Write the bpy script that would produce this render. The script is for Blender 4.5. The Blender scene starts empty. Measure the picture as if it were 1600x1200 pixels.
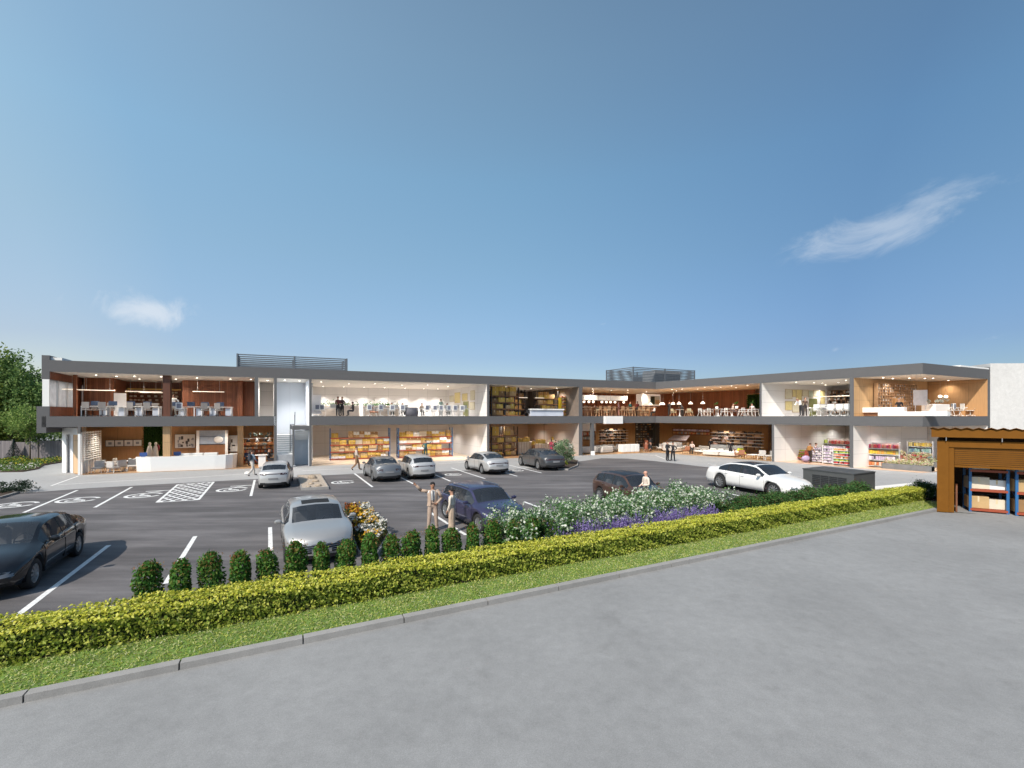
import bpy, math, random
import numpy as np
from math import sin, cos, pi, sqrt, atan2, radians
random.seed(7); RNG = np.random.default_rng(7)
S = bpy.context.scene; COL = S.collection
# ---------------- camera ----------------
F = 700.0; HC = 4.2                      # focal length in photo pixels (1600 wide), eye height in metres
cam = bpy.data.cameras.new('camera'); camo = bpy.data.objects.new('camera', cam); COL.objects.link(camo)
cam.sensor_width = 36; cam.lens = F/1600*36; cam.shift_y = 50/1600; cam.clip_end = 5000; cam.clip_start = .1
camo.location = (0, 0, HC); camo.rotation_euler = (pi/2, 0, 0); S.camera = camo
# ---------------- world ----------------
SUNV = (.561, .895, -1.0)                # direction in which sunlight travels
el = math.atan2(1, math.hypot(.561, .895)); 
W = bpy.data.worlds.new('World'); S.world = W; W.use_nodes = True
nt = W.node_tree; nt.nodes.clear(); N = nt.nodes.new; Lk = nt.links.new
out = N('ShaderNodeOutputWorld'); bg = N('ShaderNodeBackground'); sky = N('ShaderNodeTexSky')
sky.sky_type = 'NISHITA'; sky.sun_disc = False; sky.sun_elevation = el; sky.sun_rotation = atan2(-.561, -.895)
sky.altitude = 0; sky.air_density = 1.15; sky.dust_density = .5; sky.ozone_density = 1.5
bg.inputs[1].default_value = .105
tc = N('ShaderNodeTexCoord')
def wmath(op, a, b=None, c=None):
    n = N('ShaderNodeMath'); n.operation = op
    for i, v in enumerate((a, b, c)):
        if v is None: continue
        if isinstance(v, (int, float)): n.inputs[i].default_value = v
        else: Lk(v, n.inputs[i])
    return n.outputs[0]
def cloud(px, py, rx, ry, tilt, scale, thr, dens, stretch=(1, 1, 1)):
    d = np.array([(px-800)/F, 1, (650-py)/F]); d /= np.linalg.norm(d)
    r = np.array([d[1], -d[0], 0]); r /= np.linalg.norm(r); u = np.cross(r, d)
    a = cos(tilt)*r + sin(tilt)*u; b = -sin(tilt)*r + cos(tilt)*u
    def dot(v):
        n = N('ShaderNodeVectorMath'); n.operation = 'DOT_PRODUCT'; Lk(tc.outputs['Generated'], n.inputs[0]); n.inputs[1].default_value = tuple(v); return n.outputs['Value']
    A = dot(a); B = dot(b); D = dot(d)
    cx = N('ShaderNodeCombineXYZ'); Lk(wmath('MULTIPLY', A, stretch[0]), cx.inputs[0]); Lk(wmath('MULTIPLY', B, stretch[1]), cx.inputs[1]); cx.inputs[2].default_value = px*.01
    no = N('ShaderNodeTexNoise'); no.inputs['Scale'].default_value = scale; no.inputs['Detail'].default_value = 8; no.inputs['Roughness'].default_value = .66; Lk(cx.outputs[0], no.inputs['Vector'])
    e = wmath('ADD', wmath('POWER', wmath('DIVIDE', A, rx), 2), wmath('POWER', wmath('DIVIDE', B, ry), 2))
    m = wmath('SUBTRACT', 1.0, wmath('SQRT', e))
    no.inputs['Distortion'].default_value = .6; v = wmath('ADD', no.outputs['Fac'], wmath('MULTIPLY', m, .38))
    mr = N('ShaderNodeMapRange'); mr.interpolation_type = 'SMOOTHSTEP'; Lk(v, mr.inputs[0]); mr.inputs[1].default_value = thr; mr.inputs[2].default_value = thr+.38; mr.inputs[3].default_value = 0; mr.inputs[4].default_value = dens
    return wmath('MULTIPLY', mr.outputs[0], wmath('MULTIPLY', wmath('GREATER_THAN', D, 0), wmath('GREATER_THAN', m, -1.2)))
cl = [cloud(228, 486, .105, .034, -.03, 13, .56, .75), cloud(1385, 350, .17, .045, .10, 9, .55, .42, (.9, 1.7, 1)),
      cloud(1450, 312, .09, .028, .18, 10, .58, .32, (.9, 1.7, 1)), cloud(943, 506, .03, .008, .1, 22, .72, .3), cloud(1310, 545, .05, .01, .2, 22, .75, .25), cloud(1540, 530, .05, .01, .2, 22, .74, .25)]
fac = cl[0]
for c in cl[1:]: fac = wmath('MAXIMUM', fac, c)
mx = N('ShaderNodeMix'); mx.data_type = 'RGBA'; Lk(fac, mx.inputs[0])
def wramp(v, stops):
    r = N('ShaderNodeValToRGB'); e = r.color_ramp.elements
    while len(e) < len(stops): e.new(.5)
    for i, (p, q) in enumerate(stops): e[i].position = p; e[i].color = (*q, 1)
    Lk(v, r.inputs[0]); return r.outputs[0]
sx = N('ShaderNodeSeparateXYZ'); Lk(tc.outputs['Generated'], sx.inputs[0])
def wmul(p, q):
    n = N('ShaderNodeMix'); n.data_type = 'RGBA'; n.blend_type = 'MULTIPLY'; n.inputs[0].default_value = 1; Lk(p, n.inputs[6]); Lk(q, n.inputs[7]); return n.outputs[2]
vz = wramp(sx.outputs[2], [(0,(.58,.66,.80)), (.13,(.61,.67,.81)), (.32,(.90,1.03,1.0)), (.46,(1.10,1.30,1.2)), (.62,(1.35,1.45,1.26)), (1,(1.6,1.5,1.25))])
vx = wramp(wmath('ADD', wmath('MULTIPLY', sx.outputs[0], .5), .5), [(0,(1.75,1.42,1.24)), (.147,(1.66,1.40,1.23)), (.21,(1.35,1.26,1.2)), (.5,(1,1,1)), (.79,(.62,.68,.78)), (.86,(.67,.73,.81)), (1,(.67,.73,.80))])
tint = wmul(wmul(sky.outputs[0], vz), vx)
Lk(tint, mx.inputs[6]); mx.inputs[7].default_value = (5.6, 6.1, 6.7, 1)
Lk(mx.outputs[2], bg.inputs[0]); Lk(bg.outputs[0], out.inputs[0])
sl = bpy.data.lights.new('sun', 'SUN'); sl.energy = 3.9; sl.angle = radians(.5); sl.color = (1, .915, .80)
so = bpy.data.objects.new('sun', sl); COL.objects.link(so)
from mathutils import Vector, Matrix
so.rotation_euler = Vector(SUNV).to_track_quat('-Z', 'Y').to_euler()
S.view_settings.view_transform = 'Standard'; S.view_settings.look = 'None'; S.view_settings.exposure = .35; S.view_settings.gamma = 1
S.render.engine = 'CYCLES'; S.cycles.use_denoising = True; S.cycles.max_bounces = 6; S.cycles.transparent_max_bounces = 12
S.cycles.diffuse_bounces = 4; S.cycles.glossy_bounces = 3; S.cycles.caustics_reflective = False; S.cycles.caustics_refractive = False
S.cycles.sample_clamp_indirect = 4
# ---------------- geometry helpers ----------------
class MB:
    def __init__(s): s.v = []; s.f = []; s.m = []; s.s = []
    def add(s, vs, fs, m=0, sm=False):
        o = len(s.v); s.v += [tuple(map(float, v)) for v in vs]
        for f in fs: s.f.append(tuple(o+i for i in f)); s.m.append(m); s.s.append(sm)
        return s
    def box(s, x0, y0, z0, x1, y1, z1, m=0):
        return s.add([(x0,y0,z0),(x1,y0,z0),(x1,y1,z0),(x0,y1,z0),(x0,y0,z1),(x1,y0,z1),(x1,y1,z1),(x0,y1,z1)],
                     [(3,2,1,0),(4,5,6,7),(0,1,5,4),(1,2,6,5),(2,3,7,6),(3,0,4,7)], m)
    def cb(s, cx, cy, cz, sx, sy, sz, m=0, rz=0, rx=0):
        c, n = cos(rz), sin(rz); cc, ss = cos(rx), sin(rx); vs = []
        for z in (-.5,.5):
            for x, y in ((-.5,-.5),(.5,-.5),(.5,.5),(-.5,.5)):
                X, Y, Z = x*sx, y*sy, z*sz; Y, Z = Y*cc-Z*ss, Y*ss+Z*cc
                vs.append((cx+X*c-Y*n, cy+X*n+Y*c, cz+Z))
        return s.add(vs, [(3,2,1,0),(4,5,6,7),(0,1,5,4),(1,2,6,5),(2,3,7,6),(3,0,4,7)], m)
    def rb(s, cx, cy, cz, sx, sy, sz, b=.02, m=0, rz=0):      # box with chamfered edges
        vs = []; b = min(b, sx*.45, sy*.45, sz*.45); c, n = cos(rz), sin(rz)
        hx, hy, hz = sx/2, sy/2, sz/2; rings = [(-hz, b), (-hz+b, 0), (hz-b, 0), (hz, b)]
        for z, i in rings:
            X, Y = hx-i, hy-i
            for x, y in ((-X+b,-Y),(X-b,-Y),(X,-Y+b),(X,Y-b),(X-b,Y),(-X+b,Y),(-X,Y-b),(-X,-Y+b)):
                vs.append((cx+x*c-y*n, cy+x*n+y*c, cz+z))
        fs = [tuple(range(7,-1,-1)), tuple(range(24,32))]
        for r in range(3):
            for k in range(8): a = r*8+k; d = r*8+(k+1)%8; fs.append((a, d, d+8, a+8))
        return s.add(vs, fs, m)
    def lathe(s, pr, n=12, m=0, c=(0,0), sm=True, z=0, a0=0):
        vs = [(c[0]+r*cos(a0+2*pi*k/n), c[1]+r*sin(a0+2*pi*k/n), z+h) for r, h in pr for k in range(n)]
        fs = [(i*n+k, i*n+(k+1)%n, (i+1)*n+(k+1)%n, (i+1)*n+k) for i in range(len(pr)-1) for k in range(n)]
        o = len(s.v); s.add(vs, fs, m, sm)
        s.f.append(tuple(o+k for k in range(n-1,-1,-1))); s.m.append(m); s.s.append(False)
        s.f.append(tuple(o+(len(pr)-1)*n+k for k in range(n))); s.m.append(m); s.s.append(False)
        return s
    def cyl(s, cx, cy, z0, z1, r, r2=None, n=12, m=0): return s.lathe([(r, z0), (r if r2 is None else r2, z1)], n, m, (cx, cy))
    def tube(s, p, q, r, r2=None, n=6, m=0):
        p = Vector(p); q = Vector(q); d = (q-p); L = d.length
        if L < 1e-6: return s
        Q = d.to_track_quat('Z', 'Y').to_matrix(); r2 = r if r2 is None else r2
        vs = [tuple(p+Q@Vector((r*cos(2*pi*k/n), r*sin(2*pi*k/n), 0))) for k in range(n)]+[tuple(q+Q@Vector((r2*cos(2*pi*k/n), r2*sin(2*pi*k/n), 0))) for k in range(n)]
        return s.add(vs, [(k,(k+1)%n,n+(k+1)%n,n+k) for k in range(n)]+[tuple(range(n-1,-1,-1)), tuple(range(n,2*n))], m, n > 5)
    def path(s, pts, r, n=6, m=0):
        for a, b in zip(pts, pts[1:]): s.tube(a, b, r, n=n, m=m)
        return s
    def prism(s, poly, z0, z1, m=0, sides=True):
        poly = [tuple(p[:2]) for p in poly]; A = sum(a[0]*b[1]-b[0]*a[1] for a, b in zip(poly, poly[1:]+poly[:1]))
        if A < 0: poly = poly[::-1]
        n = len(poly); vs = [(x, y, z0) for x, y in poly]+[(x, y, z1) for x, y in poly]
        fs = [tuple(range(n-1,-1,-1)), tuple(range(n, 2*n))]+[(k, (k+1)%n, n+(k+1)%n, n+k) for k in range(n)]
        return s.add(vs, fs, m)
    def sheet(s, poly, z, m=0):
        poly = [tuple(p[:2]) for p in poly]; A = sum(a[0]*b[1]-b[0]*a[1] for a, b in zip(poly, poly[1:]+poly[:1]))
        if A < 0: poly = poly[::-1]
        return s.add([(x, y, z) for x, y in poly], [tuple(range(len(poly)))], m)
    def ell(s, c, r, n=10, k=7, m=0, z0=-1.0, z1=1.0):
        a0 = math.asin(z0); a1 = math.asin(z1); pts = []
        for i in range(k+1):
            a = a0+(a1-a0)*i/k; 
            for j in range(n): t = 2*pi*j/n; pts.append((c[0]+r[0]*max(cos(a),.02)*cos(t), c[1]+r[1]*max(cos(a),.02)*sin(t), c[2]+r[2]*sin(a)))
        return s.add(pts, [(i*n+j, i*n+(j+1)%n, (i+1)*n+(j+1)%n, (i+1)*n+j) for i in range(k) for j in range(n)]+[tuple(range(n-1,-1,-1)), tuple(k*n+j for j in range(n))], m, True)
    def wall(s, a, b, th, z0, z1, m=0):   # straight wall from a to b, thickness to its left
        a = np.array(a[:2]); b = np.array(b[:2]); d = (b-a)/np.linalg.norm(b-a); n = np.array([-d[1], d[0]])*th
        return s.prism([a, b, b+n, a+n], z0, z1, m)
    def build(s, name, mats, parent=None, loc=None, rz=None):
        me = bpy.data.meshes.new(name); me.from_pydata(s.v, [], s.f)
        if not isinstance(mats, (list, tuple)): mats = [mats]
        for m in mats: me.materials.append(m)
        me.polygons.foreach_set('material_index', s.m); me.polygons.foreach_set('use_smooth', s.s); me.update()
        return link(name, me, parent, loc, rz)
def link(name, me, parent=None, loc=None, rz=None):
    o = bpy.data.objects.new(name, me); COL.objects.link(o)
    if parent: o.parent = parent
    if loc: o.location = loc
    if rz: o.rotation_euler = (0, 0, rz)
    return o
def tag(o, label=None, cat=None, group=None, kind=None):
    if label: o['label'] = label
    if cat: o['category'] = cat
    if group: o['group'] = group
    if kind: o['kind'] = kind
    return o
def empty(name, loc=(0,0,0), rz=0):
    o = bpy.data.objects.new(name, None); COL.objects.link(o); o.location = loc; o.rotation_euler = (0,0,rz); o.empty_display_size = .2; return o
def thing(name, label, cat, loc=(0,0,0), rz=0, group=None): return tag(empty(name, loc, rz), label, cat, group)
def copy_tree(o, parent=None):
    c = o.copy(); COL.objects.link(c); c.parent = parent
    for ch in KIDS.get(o.name, ()): copy_tree(ch, c)
    return c
KIDS = {}; PROTO = {}
def kids_index(root):
    for o in root.children: KIDS.setdefault(root.name, []); KIDS[root.name].append(o); kids_index(o)
def put(key, loc, rz, label, cat, group=None, sc=1.0, args=()):
    """first call builds the thing with the builder of that name, later calls copy it with its parts"""
    if key not in PROTO:
        root = BUILD[key[0] if isinstance(key, tuple) else key](*(key[1:] if isinstance(key, tuple) else args))
        PROTO[key] = root; kids_index(root); r = root
    else: r = copy_tree(PROTO[key])
    r.location = loc; r.rotation_euler = (0, 0, rz); r.scale = (sc,)*3 if not isinstance(sc, tuple) else sc
    for k in ('label', 'category', 'group'):
        if k in r: del r[k]
    tag(r, label, cat, group); return r
BUILD = {}
def builder(f): BUILD[f.__name__] = f; return f
# ---------------- places ----------------
def G(px, py, z=0.0): Y = F*(HC-z)/(py-650.0); return ((px-800)/F*Y, Y)
uA = np.array([.9228, .3853]); dA = np.array([-.475, .880]); P0 = np.array([-32.1, 31.2])
P1 = P0+uA*52.7; wB = np.array([.5916, -.8062]); P2 = P1+wB*23.06; dB = uA; P3 = np.array([40.0, 37.55]); uC = (P3-P2)/np.linalg.norm(P3-P2)
def hit(px, P, u):
    k = (px-800)/F; s = (k*P[1]-P[0])/(u[0]-k*u[1]); return P+s*u
def RA(px, t=0.0): return hit(px, P0+dA*t, uA)
def RB(px, t=0.0): return hit(px, P1+dB*t, wB)
def RC(px, t=0.0): return hit(px, P2-wB*t, uC)
aA = atan2(uA[1], uA[0]); aB = atan2(wB[1], wB[0]); aC = atan2(uC[1], uC[0])
nB = np.array([.8062, .5916])
F2 = 4.185                                # finished upper floor, just under eye height
# ---------------- materials ----------------
def nodes(name):
    m = bpy.data.materials.new(name); m.use_nodes = True; t = m.node_tree; b = t.nodes['Principled BSDF']; return m, t, b
def mapped(t, ang=0.0, scale=(1,1,1)):
    g = t.nodes.new('ShaderNodeTexCoord'); mp = t.nodes.new('ShaderNodeMapping'); mp.vector_type = 'POINT'
    mp.inputs['Rotation'].default_value = (0, 0, -ang); mp.inputs['Scale'].default_value = scale; t.links.new(g.outputs['Object'], mp.inputs['Vector']); return mp.outputs[0]
def noise(t, vec, scale, detail=4, rough=.55):
    n = t.nodes.new('ShaderNodeTexNoise'); n.inputs['Scale'].default_value = scale; n.inputs['Detail'].default_value = detail; n.inputs['Roughness'].default_value = rough
    if vec is not None: t.links.new(vec, n.inputs['Vector'])
    return n.outputs['Fac']
def ramp(t, fac, stops):
    r = t.nodes.new('ShaderNodeValToRGB'); e = r.color_ramp.elements
    while len(e) < len(stops): e.new(.5)
    for i, (p, c) in enumerate(stops): e[i].position = p; e[i].color = (*c, 1)
    t.links.new(fac, r.inputs[0]); return r.outputs[0]
def mixc(t, fac, a, b, mode='MIX'):
    m = t.nodes.new('ShaderNodeMix'); m.data_type = 'RGBA'; m.blend_type = mode
    for i, v in ((0, fac), (6, a), (7, b)):
        if isinstance(v, (int, float)): m.inputs[i].default_value = v
        elif isinstance(v, tuple): m.inputs[i].default_value = (*v, 1)
        else: t.links.new(v, m.inputs[i])
    return m.outputs[2]
def bump(t, b, h, st=.3, dist=.02):
    n = t.nodes.new('ShaderNodeBump'); n.inputs['Strength'].default_value = st; n.inputs['Distance'].default_value = dist; t.links.new(h, n.inputs['Height']); t.links.new(n.outputs[0], b.inputs['Normal'])
def tone(c, k): return tuple(min(1, x*k) for x in c)
MC = {}
def M(name, col, rough=.6, metal=0, var=.12, scale=3, bmp=0, bsc=60, coat=0, emit=0, spec=None):
    if name in MC: return MC[name]
    m, t, b = nodes(name); v = mapped(t)
    if var: 
        f = noise(t, v, scale); t.links.new(ramp(t, f, [(.3, tone(col, 1-var)), (.7, tone(col, 1+var))]), b.inputs['Base Color'])
    else: b.inputs['Base Color'].default_value = (*col, 1)
    b.inputs['Roughness'].default_value = rough; b.inputs['Metallic'].default_value = metal; b.inputs['Coat Weight'].default_value = coat; b.inputs['Coat Roughness'].default_value = .04
    if spec is not None: b.inputs['Specular IOR Level'].default_value = spec
    if bmp: bump(t, b, noise(t, v, bsc, 3), bmp, .01)
    if emit: b.inputs['Emission Color'].default_value = (*col, 1); b.inputs['Emission Strength'].default_value = emit
    MC[name] = m; return m
def leafmat(name, cols, trans=.35, rough=.55, mul=.35):
    if name in MC: return MC[name]
    m, t, b = nodes(name); g = t.nodes.new('ShaderNodeNewGeometry'); n = len(cols)
    c = ramp(t, g.outputs['Random Per Island'], [(i/(n-1) if n > 1 else 0, c) for i, c in enumerate(cols)])
    v = mapped(t); c = mixc(t, mul, c, ramp(t, noise(t, v, 2.2, 2), [(.35, (.5,.5,.5)), (.65, (1,1,1))]), 'MULTIPLY')
    t.links.new(c, b.inputs['Base Color']); b.inputs['Roughness'].default_value = rough; b.inputs['Specular IOR Level'].default_value = .25
    tr = t.nodes.new('ShaderNodeBsdfTranslucent'); t.links.new(c, tr.inputs[0]); mx = t.nodes.new('ShaderNodeMixShader'); mx.inputs[0].default_value = trans
    t.links.new(b.outputs[0], mx.inputs[1]); t.links.new(tr.outputs[0], mx.inputs[2]); t.links.new(mx.outputs[0], t.nodes['Material Output'].inputs[0])
    MC[name] = m; return m
def planks(name, c1, c2, ang, w=.14, rough=.5, groove=.35):
    if name in MC: return MC[name]
    m, t, b = nodes(name); v = mapped(t, ang); sp = t.nodes.new('ShaderNodeSeparateXYZ'); t.links.new(v, sp.inputs[0])
    def mt(op, a, c=None):
        n = t.nodes.new('ShaderNodeMath'); n.operation = op
        for i, q in enumerate((a, c)):
            if q is None: continue
            if isinstance(q, (int, float)): n.inputs[i].default_value = q
            else: t.links.new(q, n.inputs[i])
        return n.outputs[0]
    x = mt('DIVIDE', sp.outputs[0], w); k = mt('FLOOR', x); fr = mt('FRACT', x)
    wn = t.nodes.new('ShaderNodeTexWhiteNoise'); wn.noise_dimensions = '1D'; t.links.new(k, wn.inputs['W'])
    mp = mapped(t, ang, (14, 14, .8)); gr = noise(t, mp, 1.5, 5)
    c = mixc(t, wn.outputs['Value'], c1, c2); c = mixc(t, .6, c, ramp(t, gr, [(.3, (.55,.55,.55)), (.7, (1.15,1.15,1.15))]), 'MULTIPLY')
    gv = mt('LESS_THAN', fr, .09); c = mixc(t, mt('MULTIPLY', gv, groove*1.6), c, tone(c1, .25)); t.links.new(c, b.inputs['Base Color']); b.inputs['Roughness'].default_value = rough
    MC[name] = m; return m
def panel(name, col, ang, w=1.2, h=1.1, line=.012, lc=.5, var=.06, rough=.6, grain=False):
    if name in MC: return MC[name]
    m, t, b = nodes(name); v = mapped(t, ang); sp = t.nodes.new('ShaderNodeSeparateXYZ'); t.links.new(v, sp.inputs[0]); cb = t.nodes.new('ShaderNodeCombineXYZ')
    t.links.new(sp.outputs[0], cb.inputs[0]); t.links.new(sp.outputs[2], cb.inputs[1])
    br = t.nodes.new('ShaderNodeTexBrick'); br.offset = 0; br.inputs['Scale'].default_value = 1; br.inputs['Brick Width'].default_value = w; br.inputs['Row Height'].default_value = h
    br.inputs['Mortar Size'].default_value = line; br.inputs['Mortar Smooth'].default_value = .1; t.links.new(cb.outputs[0], br.inputs['Vector'])
    br.inputs['Color1'].default_value = (*tone(col, 1-var), 1); br.inputs['Color2'].default_value = (*tone(col, 1+var), 1); br.inputs['Mortar'].default_value = (*tone(col, lc), 1)
    c = br.outputs['Color']
    if grain: c = mixc(t, .5, c, ramp(t, noise(t, mapped(t, ang, (10, 10, .7)), 2, 5), [(.3, (.72,.7,.66)), (.7, (1.1,1.1,1.1))]), 'MULTIPLY')
    t.links.new(c, b.inputs['Base Color']); b.inputs['Roughness'].default_value = rough; MC[name] = m; return m
def asphalt():
    m, t, b = nodes('asphalt'); v = mapped(t)
    st = noise(t, mapped(t, radians(10), (.13, .75, 1)), 1.15, 8, .68); big = noise(t, v, .22, 4); fine = noise(t, v, 45, 3, .7)
    c = ramp(t, st, [(.30, (.066,.062,.064)), (.5, (.120,.112,.115)), (.68, (.198,.187,.191))])
    c = mixc(t, .5, c, ramp(t, big, [(.3, (.62,.62,.63)), (.7, (1.2,1.19,1.17))]), 'MULTIPLY'); c = mixc(t, .8, c, ramp(t, fine, [(.3, (.7,.7,.7)), (.7, (1.25,1.25,1.25))]), 'MULTIPLY')
    t.links.new(c, b.inputs['Base Color']); b.inputs['Roughness'].default_value = .85; bump(t, b, fine, .35, .01); return m
def paving(name, c0, amp=.12):
    m, t, b = nodes(name); v = mapped(t); big = noise(t, v, .35, 6, .65); fine = noise(t, v, 60, 3, .7); mid = noise(t, v, 4, 5, .7)
    c = ramp(t, big, [(.3, tone(c0, 1-amp)), (.7, tone(c0, 1+amp))]); c = mixc(t, .7, c, ramp(t, fine, [(.3, (.78,.78,.78)), (.7, (1.15,1.15,1.15))]), 'MULTIPLY')
    c = mixc(t, .5, c, ramp(t, mid, [(.25, (.72,.72,.72)), (.7, (1.1,1.1,1.1))]), 'MULTIPLY')
    t.links.new(c, b.inputs['Base Color']); b.inputs['Roughness'].default_value = .85; bump(t, b, fine, .3, .01); return m
def paint_mat():
    m, t, b = nodes('road_paint'); v = mapped(t); c = ramp(t, noise(t, v, 6, 8, .75), [(.3, (.42,.42,.42)), (.5, (.78,.78,.77))]); t.links.new(c, b.inputs['Base Color']); b.inputs['Roughness'].default_value = .7; return m
ASPH = asphalt(); PAVE = paving('pavement_concrete', (.37,.37,.372), .06); ROAD = paving('worn_asphalt', (.27,.27,.27), .12); LINE = paint_mat(); KERB = paving('kerb_concrete', (.30,.29,.28), .12)
GREY = M('grey_render', (.106,.105,.109), .8, var=.03); WHITE = M('white_paint', (.8,.79,.77), .6, var=.02); CEIL = M('ceiling_white', (.74,.69,.62), .8, var=.02)
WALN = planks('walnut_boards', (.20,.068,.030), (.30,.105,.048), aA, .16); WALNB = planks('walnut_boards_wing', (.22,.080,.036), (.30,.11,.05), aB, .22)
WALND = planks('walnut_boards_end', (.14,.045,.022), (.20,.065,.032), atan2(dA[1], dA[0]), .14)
OAK = panel('oak_panels', (.44,.25,.115), aA, 1.25, 3.5, .008, .45, .05, .5, True); OAKB = panel('oak_panels_wing', (.46,.26,.115), aB, 1.3, 3.5, .008, .45, .05, .5, True)
OAKC = panel('oak_panels_side', (.50,.32,.165), aA, 1.3, 1.1, .010, .5, .04, .5, True)
WPA = panel('white_panels', (.68,.655,.64), aA, 2.2, 1.3, .012, .6, .02); WPD = panel('white_panels_side', (.70,.68,.665), atan2(dA[1], dA[0]), 2.2, 1.1, .012, .6, .02); WPB = panel('white_panels_wing', (.68,.66,.64), aB, 2.2, 1.3, .012, .6, .02)
TPA = panel('taupe_panels', (.40,.355,.325), aA, 2.2, 1.3, .012, .6, .03); BLUEW = panel('pale_blue_panels', (.72,.755,.80), aA, 3.0, 9, .01, .8, .02)
DBR = M('dark_taupe', (.16,.13,.11), .7, var=.1)
WFLO = panel('oak_floor', (.50,.30,.16), 0, .3, .3, .003, .7, .1, .3, True)
def floor_mat(name, col, rough=.28):
    m, t, b = nodes(name); v = mapped(t, aA, (.5, 5, 1)); c = ramp(t, noise(t, v, 1.6, 5), [(.3, tone(col, .75)), (.7, tone(col, 1.2))]); t.links.new(c, b.inputs['Base Color']); b.inputs['Roughness'].default_value = rough; MC[name] = m; return m
WFLO = floor_mat('oak_floor_boards', (.50,.31,.17)); TILE = floor_mat('pale_floor', (.55,.52,.50), .25); RUG = M('woven_rug', (.36,.22,.12), .95, var=.5, scale=4)
BLK = M('black_plastic', (.02,.02,.022), .5, var=0); DGREY = M('dark_grey_metal', (.045,.047,.052), .5, .3, var=.05); CHROME = M('brushed_metal', (.5,.5,.52), .3, 1, var=.05)
WMAT = M('white_lacquer', (.80,.80,.79), .3, var=.01); PALE = M('pale_grey_fabric', (.50,.48,.46), .9, var=.08); MGREY = M('grey_mesh_fabric', (.24,.22,.21), .9, var=.1); BLUEF = M('blue_screen_fabric', (.07,.10,.17), .8, var=.1)
SAGE = M('sage_leather', (.42,.45,.33), .6, var=.1); BEECH = M('light_beech', (.52,.33,.19), .5, var=.12); BRNW = M('brown_wood', (.22,.10,.045), .5, var=.15); YEL = M('yellow_plastic', (.75,.55,.03), .5, var=.05)
REDB = M('orange_steel', (.30,.06,.025), .45, var=.05); BLUB = M('blue_steel', (.02,.11,.28), .45, var=.05); GRN = leafmat('houseplant_leaf', [(.03,.10,.02), (.08,.2,.04)])
def carton(name, c): return M(name, c, .85, var=.12, scale=2)
CART = [carton('kraft_cardboard', (.46,.31,.15)), carton('yellow_cardboard', (.56,.37,.08)), carton('pale_cardboard', (.62,.55,.44)), carton('brown_cardboard', (.28,.16,.07)), carton('orange_cardboard', (.42,.22,.07))]
TAPE = M('packing_tape', (.66,.52,.33), .4, var=0)
LAMP = M('lamp_glow', (1, .92, .80), .5, var=0, emit=7); LAMPS = M('globe_glow', (1, .88, .72), .5, var=0, emit=1.4); STRIP = M('linear_lamp_glow', (1, .85, .66), .5, var=0, emit=.75)
GLAZE = leafmat('window_blind_white', [(.82,.82,.84),(.84,.84,.85)], .55)
GLAZEP = M('white_glazing', (.8,.8,.82), .4, var=.03)
def glass_mat(name, tint, alpha, rough=.03):
    m, t, b = nodes(name); b.inputs['Base Color'].default_value = (*tint, 1); b.inputs['Roughness'].default_value = rough; b.inputs['Specular IOR Level'].default_value = .8
    tr = t.nodes.new('ShaderNodeBsdfTransparent'); tr.inputs[0].default_value = (.75,.8,.85,1); lw = t.nodes.new('ShaderNodeLayerWeight'); lw.inputs[0].default_value = .35
    mr = t.nodes.new('ShaderNodeMapRange'); t.links.new(lw.outputs['Fresnel'], mr.inputs[0]); mr.inputs[3].default_value = alpha; mr.inputs[4].default_value = 1
    mx = t.nodes.new('ShaderNodeMixShader'); t.links.new(mr.outputs[0], mx.inputs[0]); t.links.new(tr.outputs[0], mx.inputs[1]); t.links.new(b.outputs[0], mx.inputs[2]); t.links.new(mx.outputs[0], t.nodes['Material Output'].inputs[0]); MC[name] = m; return m
CGLASS = glass_mat('car_glass', (.05,.06,.075), .42)
# ---------------- foliage ----------------
def leaves(name, P, size, mat, parent=None, nrm=None, asp=.6, spread=1.0, up=0.0):
    P = np.asarray(P, float); n = len(P)
    d = RNG.normal(size=(n,3))*spread
    if nrm is not None: d += np.asarray(nrm)
    d[:,2] += up
    d /= np.linalg.norm(d, axis=1)[:,None]+1e-9
    a = np.cross(d, RNG.normal(size=(n,3))); a /= np.linalg.norm(a, axis=1)[:,None]+1e-9; b = np.cross(d, a)
    sz = (size*RNG.uniform(.6, 1.35, n))[:,None]; a *= sz*.5; b *= sz*.5*asp
    V = np.stack([P-a, P+b*.9, P+a, P-b*.9], 1).reshape(-1,3)
    me = bpy.data.meshes.new(name); me.vertices.add(4*n); me.vertices.foreach_set('co', V.ravel()); me.loops.add(4*n); me.loops.foreach_set('vertex_index', np.arange(4*n, dtype=np.int32))
    me.polygons.add(n); me.polygons.foreach_set('loop_start', np.arange(0, 4*n, 4, dtype=np.int32)); me.polygons.foreach_set('loop_total', np.full(n, 4, dtype=np.int32))
    me.materials.append(mat); me.update(calc_edges=True); return link(name, me, parent)
def blob(c, r, n, k=1.0):
    """points in clumps through an ellipsoid's outer volume"""
    m = max(4, int(n/90)); q = RNG.normal(size=(m,3)); q /= np.linalg.norm(q, axis=1)[:,None]; q *= RNG.uniform(.35, 1.0, m)[:,None]**.6
    i = RNG.integers(0, m, n); p = q[i]+RNG.normal(size=(n,3))*(.16*k); return np.asarray(c)+p*np.asarray(r)
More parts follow.
